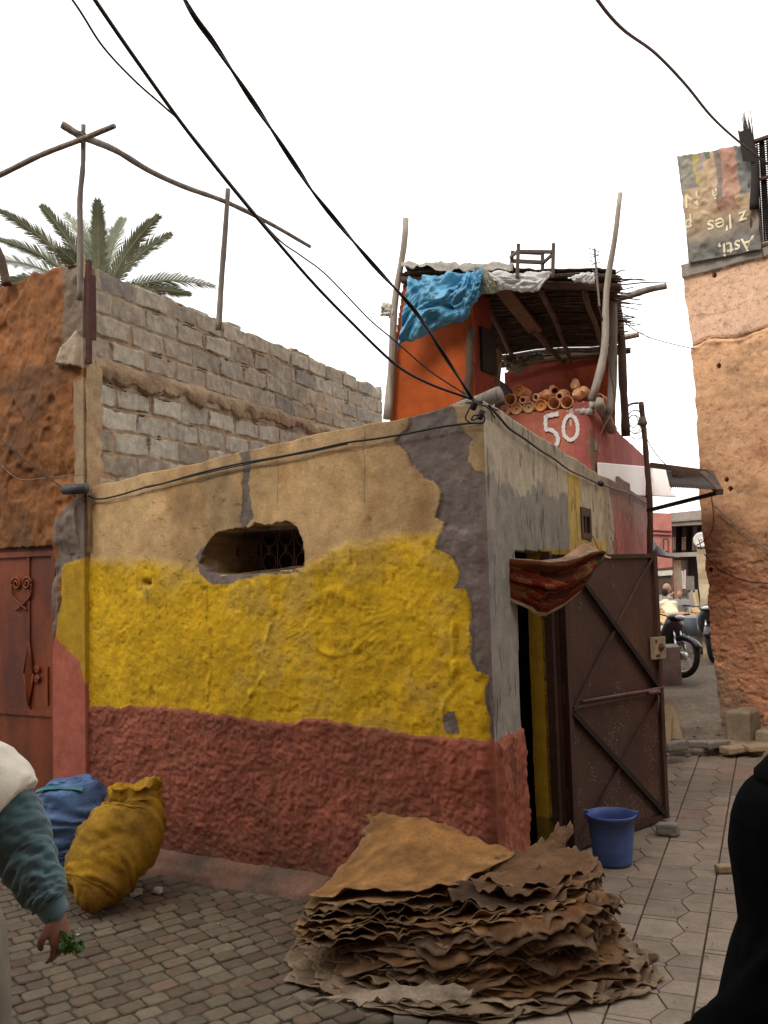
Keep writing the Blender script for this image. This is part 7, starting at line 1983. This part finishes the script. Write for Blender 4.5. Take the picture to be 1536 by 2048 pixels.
    slab('brick_panel', [(1352, 1114), (1380, 1112), (1380, 1120), (1352, 1122)], 19.36, .05, M['wood_brown'], gh)
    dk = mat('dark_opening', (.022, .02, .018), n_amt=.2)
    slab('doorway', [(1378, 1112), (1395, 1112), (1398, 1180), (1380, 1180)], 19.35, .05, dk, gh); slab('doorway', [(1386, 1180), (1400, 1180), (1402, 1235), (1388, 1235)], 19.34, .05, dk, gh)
    slab('pillar', [(1346, 1120), (1362, 1120), (1366, 1240), (1350, 1240)], 18.9, .3, mat('beige_pillar', (.42, .35, .25), n_amt=.2, bump=.3), gh)
    st = MB()
    for k in range(8):
        y0 = 1232 - 6.3 * k; x0 = 1359 + 1.0 * k; p = PD(x0, y0, 18.2 + .12 * k); q = PD(x0 + 18, y0, 18.2 + .12 * k)
        st.frame_box(p, Vector((1, 0, 0)), Vector((0, 1, 0)), WZ, 0, (q - p).x, 0, .9 - .1 * k, -.055, 0.0)
    st.build('stair', M['stone'], gh)
    slab('stair_wall', [(1378, 1190), (1386, 1180), (1390, 1234), (1376, 1234)], 18.1, .1, M['grey_wall'], gh)
    slab('stair_wall', [(1371, 1152), (1388, 1152), (1389, 1180), (1371, 1180)], 18.9, .2, M['stone'], gh)
    m = MB(); m.tube([PD(1364, 1142, 18.3), PD(1366, 1178, 18.2)], .03, 6); m.tube([PD(1370, 1140, 18.3), PD(1369, 1178, 18.2)], .02, 6)
    o = m.build('planks_upright', M['scrap'], None, tuple(PD(1366, 1178, 18.2))); tag(o, 'two pale upright poles leaning by the stair in the back yard', 'poles')
    m = MB(); m.bar(PD(1387, 1186, 17.3), PD(1396, 1232, 17.0), .06, .04); m.bar(PD(1392, 1180, 17.4), PD(1398, 1228, 17.2), .05, .04)
    o = m.build('leaning_plank', M['plank'], None, tuple(PD(1396, 1232, 17.0))); tag(o, 'yellow plank leaning right of the stair in the back yard', 'plank')
    # work table heaped with hides, goods under it
    tb = thing('work_table', 'low work table covered with yellowish hides in the back of the alley', 'table', tuple(g(1350, 15.0)))
    z = PD(1350, 1245, 15).z
    m = MB(); r = random.Random(6)
    for k in range(16):
        D = 14.3 + .16 * k; x0, x1 = PD(1300, 1240, D).x + r.uniform(-.1, .3), PD(1412, 1240, D).x - r.uniform(0, .5); zz = z + .10 * (k / 16) + r.uniform(0, .05)
        m.add([(x0, D, zz), (x1, D - .05, zz + r.uniform(-.03, .03)), (x1 - r.uniform(0, .2), D + .3, zz + .04), (x0, D + .3, zz + .05), (x0, D, zz - .03), (x1, D - .05, zz - .03)], [(0, 1, 2, 3), (4, 5, 1, 0)])
    o = m.build('hide_cover', mat('yellow_hide', (.46, .31, .14), n_sc=4, n_amt=.35, bump=.4, b_sc=12, col2=(.33, .19, .08)), tb); solid(o, .02, -1)
    m = MB(); m.bar(PD(1296, 1252, 14.4), PD(1350, 1252, 14.4), .05, .05); m.build('edge_beam', M['wood_brown'], tb)
    for x in (1322, 1300, 1405): p = PD(x, 1252, 14.5); m = MB(); m.tube([p, Vector((p.x, p.y, gz(0, 14.5)))], .03, 8); m.build('leg', mat('green_iron', (.05, .09, .06), n_amt=.3), tb)
    for k, (x, y, D, rr_, lb, mt) in enumerate(((1312, 1275, 13.6, .20, 'white sack under the left part of the yard table', M['scrap']), (1338, 1278, 13.6, .22, 'white crumpled sack under the middle of the yard table', M['scrap']), (1346, 1262, 13.9, .15, 'beige bundle above the white sacks in the yard', M['tan_cloth']), (1390, 1290, 14.2, .24, 'pale sack behind the black moped', M['scrap']), (1410, 1278, 14.0, .18, 'white sack beside the pale wall end', M['scrap']))):
        c = PD(x, y, D); m = MB(); rg = []
        for j in range(9):
            ph = -math.pi / 2 + math.pi * j / 8
            rg.append([c + Vector((rr_ * math.cos(ph) * math.cos(a) * 1.1, rr_ * math.cos(ph) * math.sin(a), rr_ * .8 * math.sin(ph))) * 1.0 + Vector((0, 0, .04 * math.sin(5 * a + j))) for a in [i * math.pi / 9 for i in range(18)]])
        m.loft(rg); o = m.build('sack', mt, None, tuple(c), smooth=True); tag(o, lb, 'sack')
    c = PD(1388, 1250, 13.9); o = MB().lathe([(0, .17), (.26, .21), (.27, .215), (.26, .195), (.03, .15)], c - WZ * .15, WZ, 24).build('tub', mat('grey_blue_tub', (.22, .25, .33), rough=.5, n_amt=.1), None, tuple(c), smooth=True); tag(o, 'grey blue tub behind the handlebar of the black moped', 'tub')
    # far people at work
    def worker(px, py, D, h, face, shirt, label, bend=.25, capcol=None, arm=None):
        """px,py: middle of the back; sitting/stooping figures, D metres away"""
        c = PD(px, py, D); t = thing('person', label, 'person', (c.x, c.y, gz(0, D)))
        f = Vector((math.cos(face), math.sin(face), 0)); s = Vector((-f.y, f.x, 0)); b = MB(); cl = MB(); tr = MB()
        hip = c - WZ * .28 * h - f * .04; chest = c + WZ * .12 * h + f * bend * .25; neck = chest + WZ * .16 * h + f * bend * .12; hd = neck + WZ * .15 * h + f * .05
        b.tube([hip, chest, neck, hd], [.08 * h, .08 * h, .05 * h, .055 * h], 12); head(b, hd, .095 * h, face)
        cl.loft([[p + s * (w * math.cos(a)) + f * (d * math.sin(a)) for a in [k * math.pi / 10 for k in range(20)]] for p, w, d in ((hip - WZ * .04, .17 * h, .13 * h), (c, .18 * h, .14 * h), (chest, .21 * h, .14 * h), (neck - WZ * .03, .13 * h, .10 * h), (neck + WZ * .02, .06 * h, .06 * h))])
        for k in (-1, 1):
            sh_ = chest + s * .19 * h * k + WZ * .06; el = sh_ + s * .07 * k * h - WZ * .24 * h + f * .05; ha = el + f * .22 * h - WZ * .06 * h
            if arm and k == arm: el = sh_ + f * .22 * h + s * .05 * k; ha = el + f * .2 * h + WZ * .08 * h
            b.tube([sh_, el, ha], [.05 * h, .042 * h, .03 * h], 10); cl.tube([sh_ - s * .05 * k, sh_, el, el.lerp(ha, .6)], [.07 * h, .075 * h, .062 * h, .052 * h], 12)
            hand(b, ha, ha - el, (0, 0, 1), h * .9, .8)
            kn = hip + f * .30 * h + s * .12 * k - WZ * .10 * h; ft = Vector((kn.x, kn.y, gz(0, D) + .05))
            b.tube([hip + s * .09 * k, kn, ft], [.085 * h, .06 * h, .04 * h], 10); b.tube([ft, ft + f * .16], [.045, .035], 8)
            tr.tube([hip + s * .08 * k + WZ * .02, kn, kn.lerp(ft, .8)], [.115 * h, .085 * h, .07 * h], 12)
        ell(tr, hip - WZ * .05, .17 * h, .15 * h, .13 * h, rot=face)
        remeshed(b, 'body', M['skin_far'], t, .014, 2); remeshed(cl, 'shirt', shirt, t, .016, 2); remeshed(tr, 'trousers', M['khaki'], t, .018, 2)
        m = MB(); ell(m, hd + WZ * .03 - f * .025, .098 * h, .088 * h, .10 * h, rot=face); m.build('hair', capcol or M['hair'], t, smooth=True)
    worker(1343, 1223, 15.6, .66, math.radians(100), M['yellow_cloth'], 'person in pale yellow shirt bending over the yard table', .5)
    worker(1326, 1212, 16.6, .70, math.radians(20), M['grey_cloth'], 'bare headed person in grey shirt working left of the yellow shirt', .2, M['skin_far'], 1)
    worker(1361, 1218, 16.2, .62, math.radians(250), M['grey_cloth'], 'small reddish haired figure sitting right of the yellow shirt', .1, mat('reddish_hair', (.20, .08, .04), n_amt=.2))
alley()

def rubble():
    m = MB(); r = random.Random(77)
    for k in range(420):
        x, y = r.uniform(2.2, 4.4), 9.25 + abs(r.gauss(0, 1.6))
        if y > 13.5 or (Vector((x, y, 0)) - PR_.o).dot(PR_.n) < .1: continue
        s = r.choice((.008, .012, .018, .03)) * r.uniform(.6, 1.4); c = Vector((x, y, gz(x, y) + s * .3))
        m.add([c + Vector((s * r.uniform(.6, 1.3) * a, s * r.uniform(.6, 1.3) * b, s * .7 * r.uniform(.6, 1) * d)) for a, b, d in ((1, 0, 0), (0, 1, 0), (-1, 0, 0), (0, -1, 0), (0, 0, 1), (0, 0, -1))], [(0, 1, 4), (1, 2, 4), (2, 3, 4), (3, 0, 4), (1, 0, 5), (2, 1, 5), (3, 2, 5), (0, 3, 5)])
    o = m.build('rubble', M['stone'], None, (3, 10, 0)); tag(o, 'small loose stones scattered over the earth ramp of the alley', 'rubble', None, 'stuff')
rubble()

def litter():
    m = MB(); r = random.Random(99)
    for k in range(230):
        x, y = r.uniform(-2.6, 2.6), r.uniform(3.2, 8.5)
        c = Vector((x, y, .008))
        if (c - PF.o).dot(PF.n) < .05 and (c - PS.o).dot(PS.n) < .05: continue
        a = r.uniform(0, 6.28); d = Vector((math.cos(a), math.sin(a), 0)); s = Vector((-d.y, d.x, 0))
        if r.random() < .55:
            L = r.uniform(.02, .08); w = r.uniform(.001, .0022); m.add([c - s * w, c + d * L - s * w, c + d * L + s * w + WZ * r.uniform(0, .008), c + s * w], [(0, 1, 2, 3)], r.choice(((.30, .22, .12), (.22, .15, .08))))
        else:
            L = r.uniform(.006, .02); m.add([c, c + d * L + s * L * .4, c + d * L * 1.6 + WZ * .004, c + d * L - s * L * .5 + WZ * .006], [(0, 1, 2, 3)], r.choice(((.09, .06, .035), (.16, .10, .05), (.35, .32, .27))))
    o = m.build('litter', M['tile'], None, (0, 5, 0), paint=True); tag(o, 'bits of straw and dry leaf scattered over the street', 'litter', None, 'stuff')
litter()

# ------------------------------------------------------------------ unseen house added behind the viewer to shade the street
def add_shade_house():
    """tall plastered house, never in view, added and sized for its shade: it keeps the low sky off the foot of the walls"""
    t = thing('shade_house', 'tall ochre house added out of view behind the viewer to shade the street', 'house', (0, -1.5, 0))
    m = MB(); U = Vector((1, 0, 0)); Y = Vector((0, 1, 0)); o = Vector((0, -1.5, 0))
    # front with door and window openings, in strips between them
    H = 12.0
    for (x0, x1, z0, z1) in ((-22, -3.2, 0, H), (-3.2, -2.2, 2.1, H), (-2.2, 1.0, 0, H), (1.0, 2.0, 0, 1.3), (1.0, 2.0, 2.4, H), (2.0, 24, 0, H)):
        m.frame_box(o, U, Y, WZ, x0, x1, -.35, 0, z0 - .05, z1)
    m.frame_box(o, U, Y, WZ, -22, 24, -7, -.36, H - .2, H - .02)
    m.build('wall', mat('ochre_plaster', (.17, .105, .065), n_sc=3, n_amt=.2, bump=.4, b_sc=25, b_dist=.01), t)
    m = MB(); m.frame_box(o, U, Y, WZ, -3.2, -2.2, -.25, -.2, 0, 2.1); m.build('door', M['red_door'], t)
    m = MB(); m.frame_box(o, U, Y, WZ, 1.0, 2.0, -.25, -.2, 1.3, 2.4); m.build('window', M['wood_brown'], t)
add_shade_house()
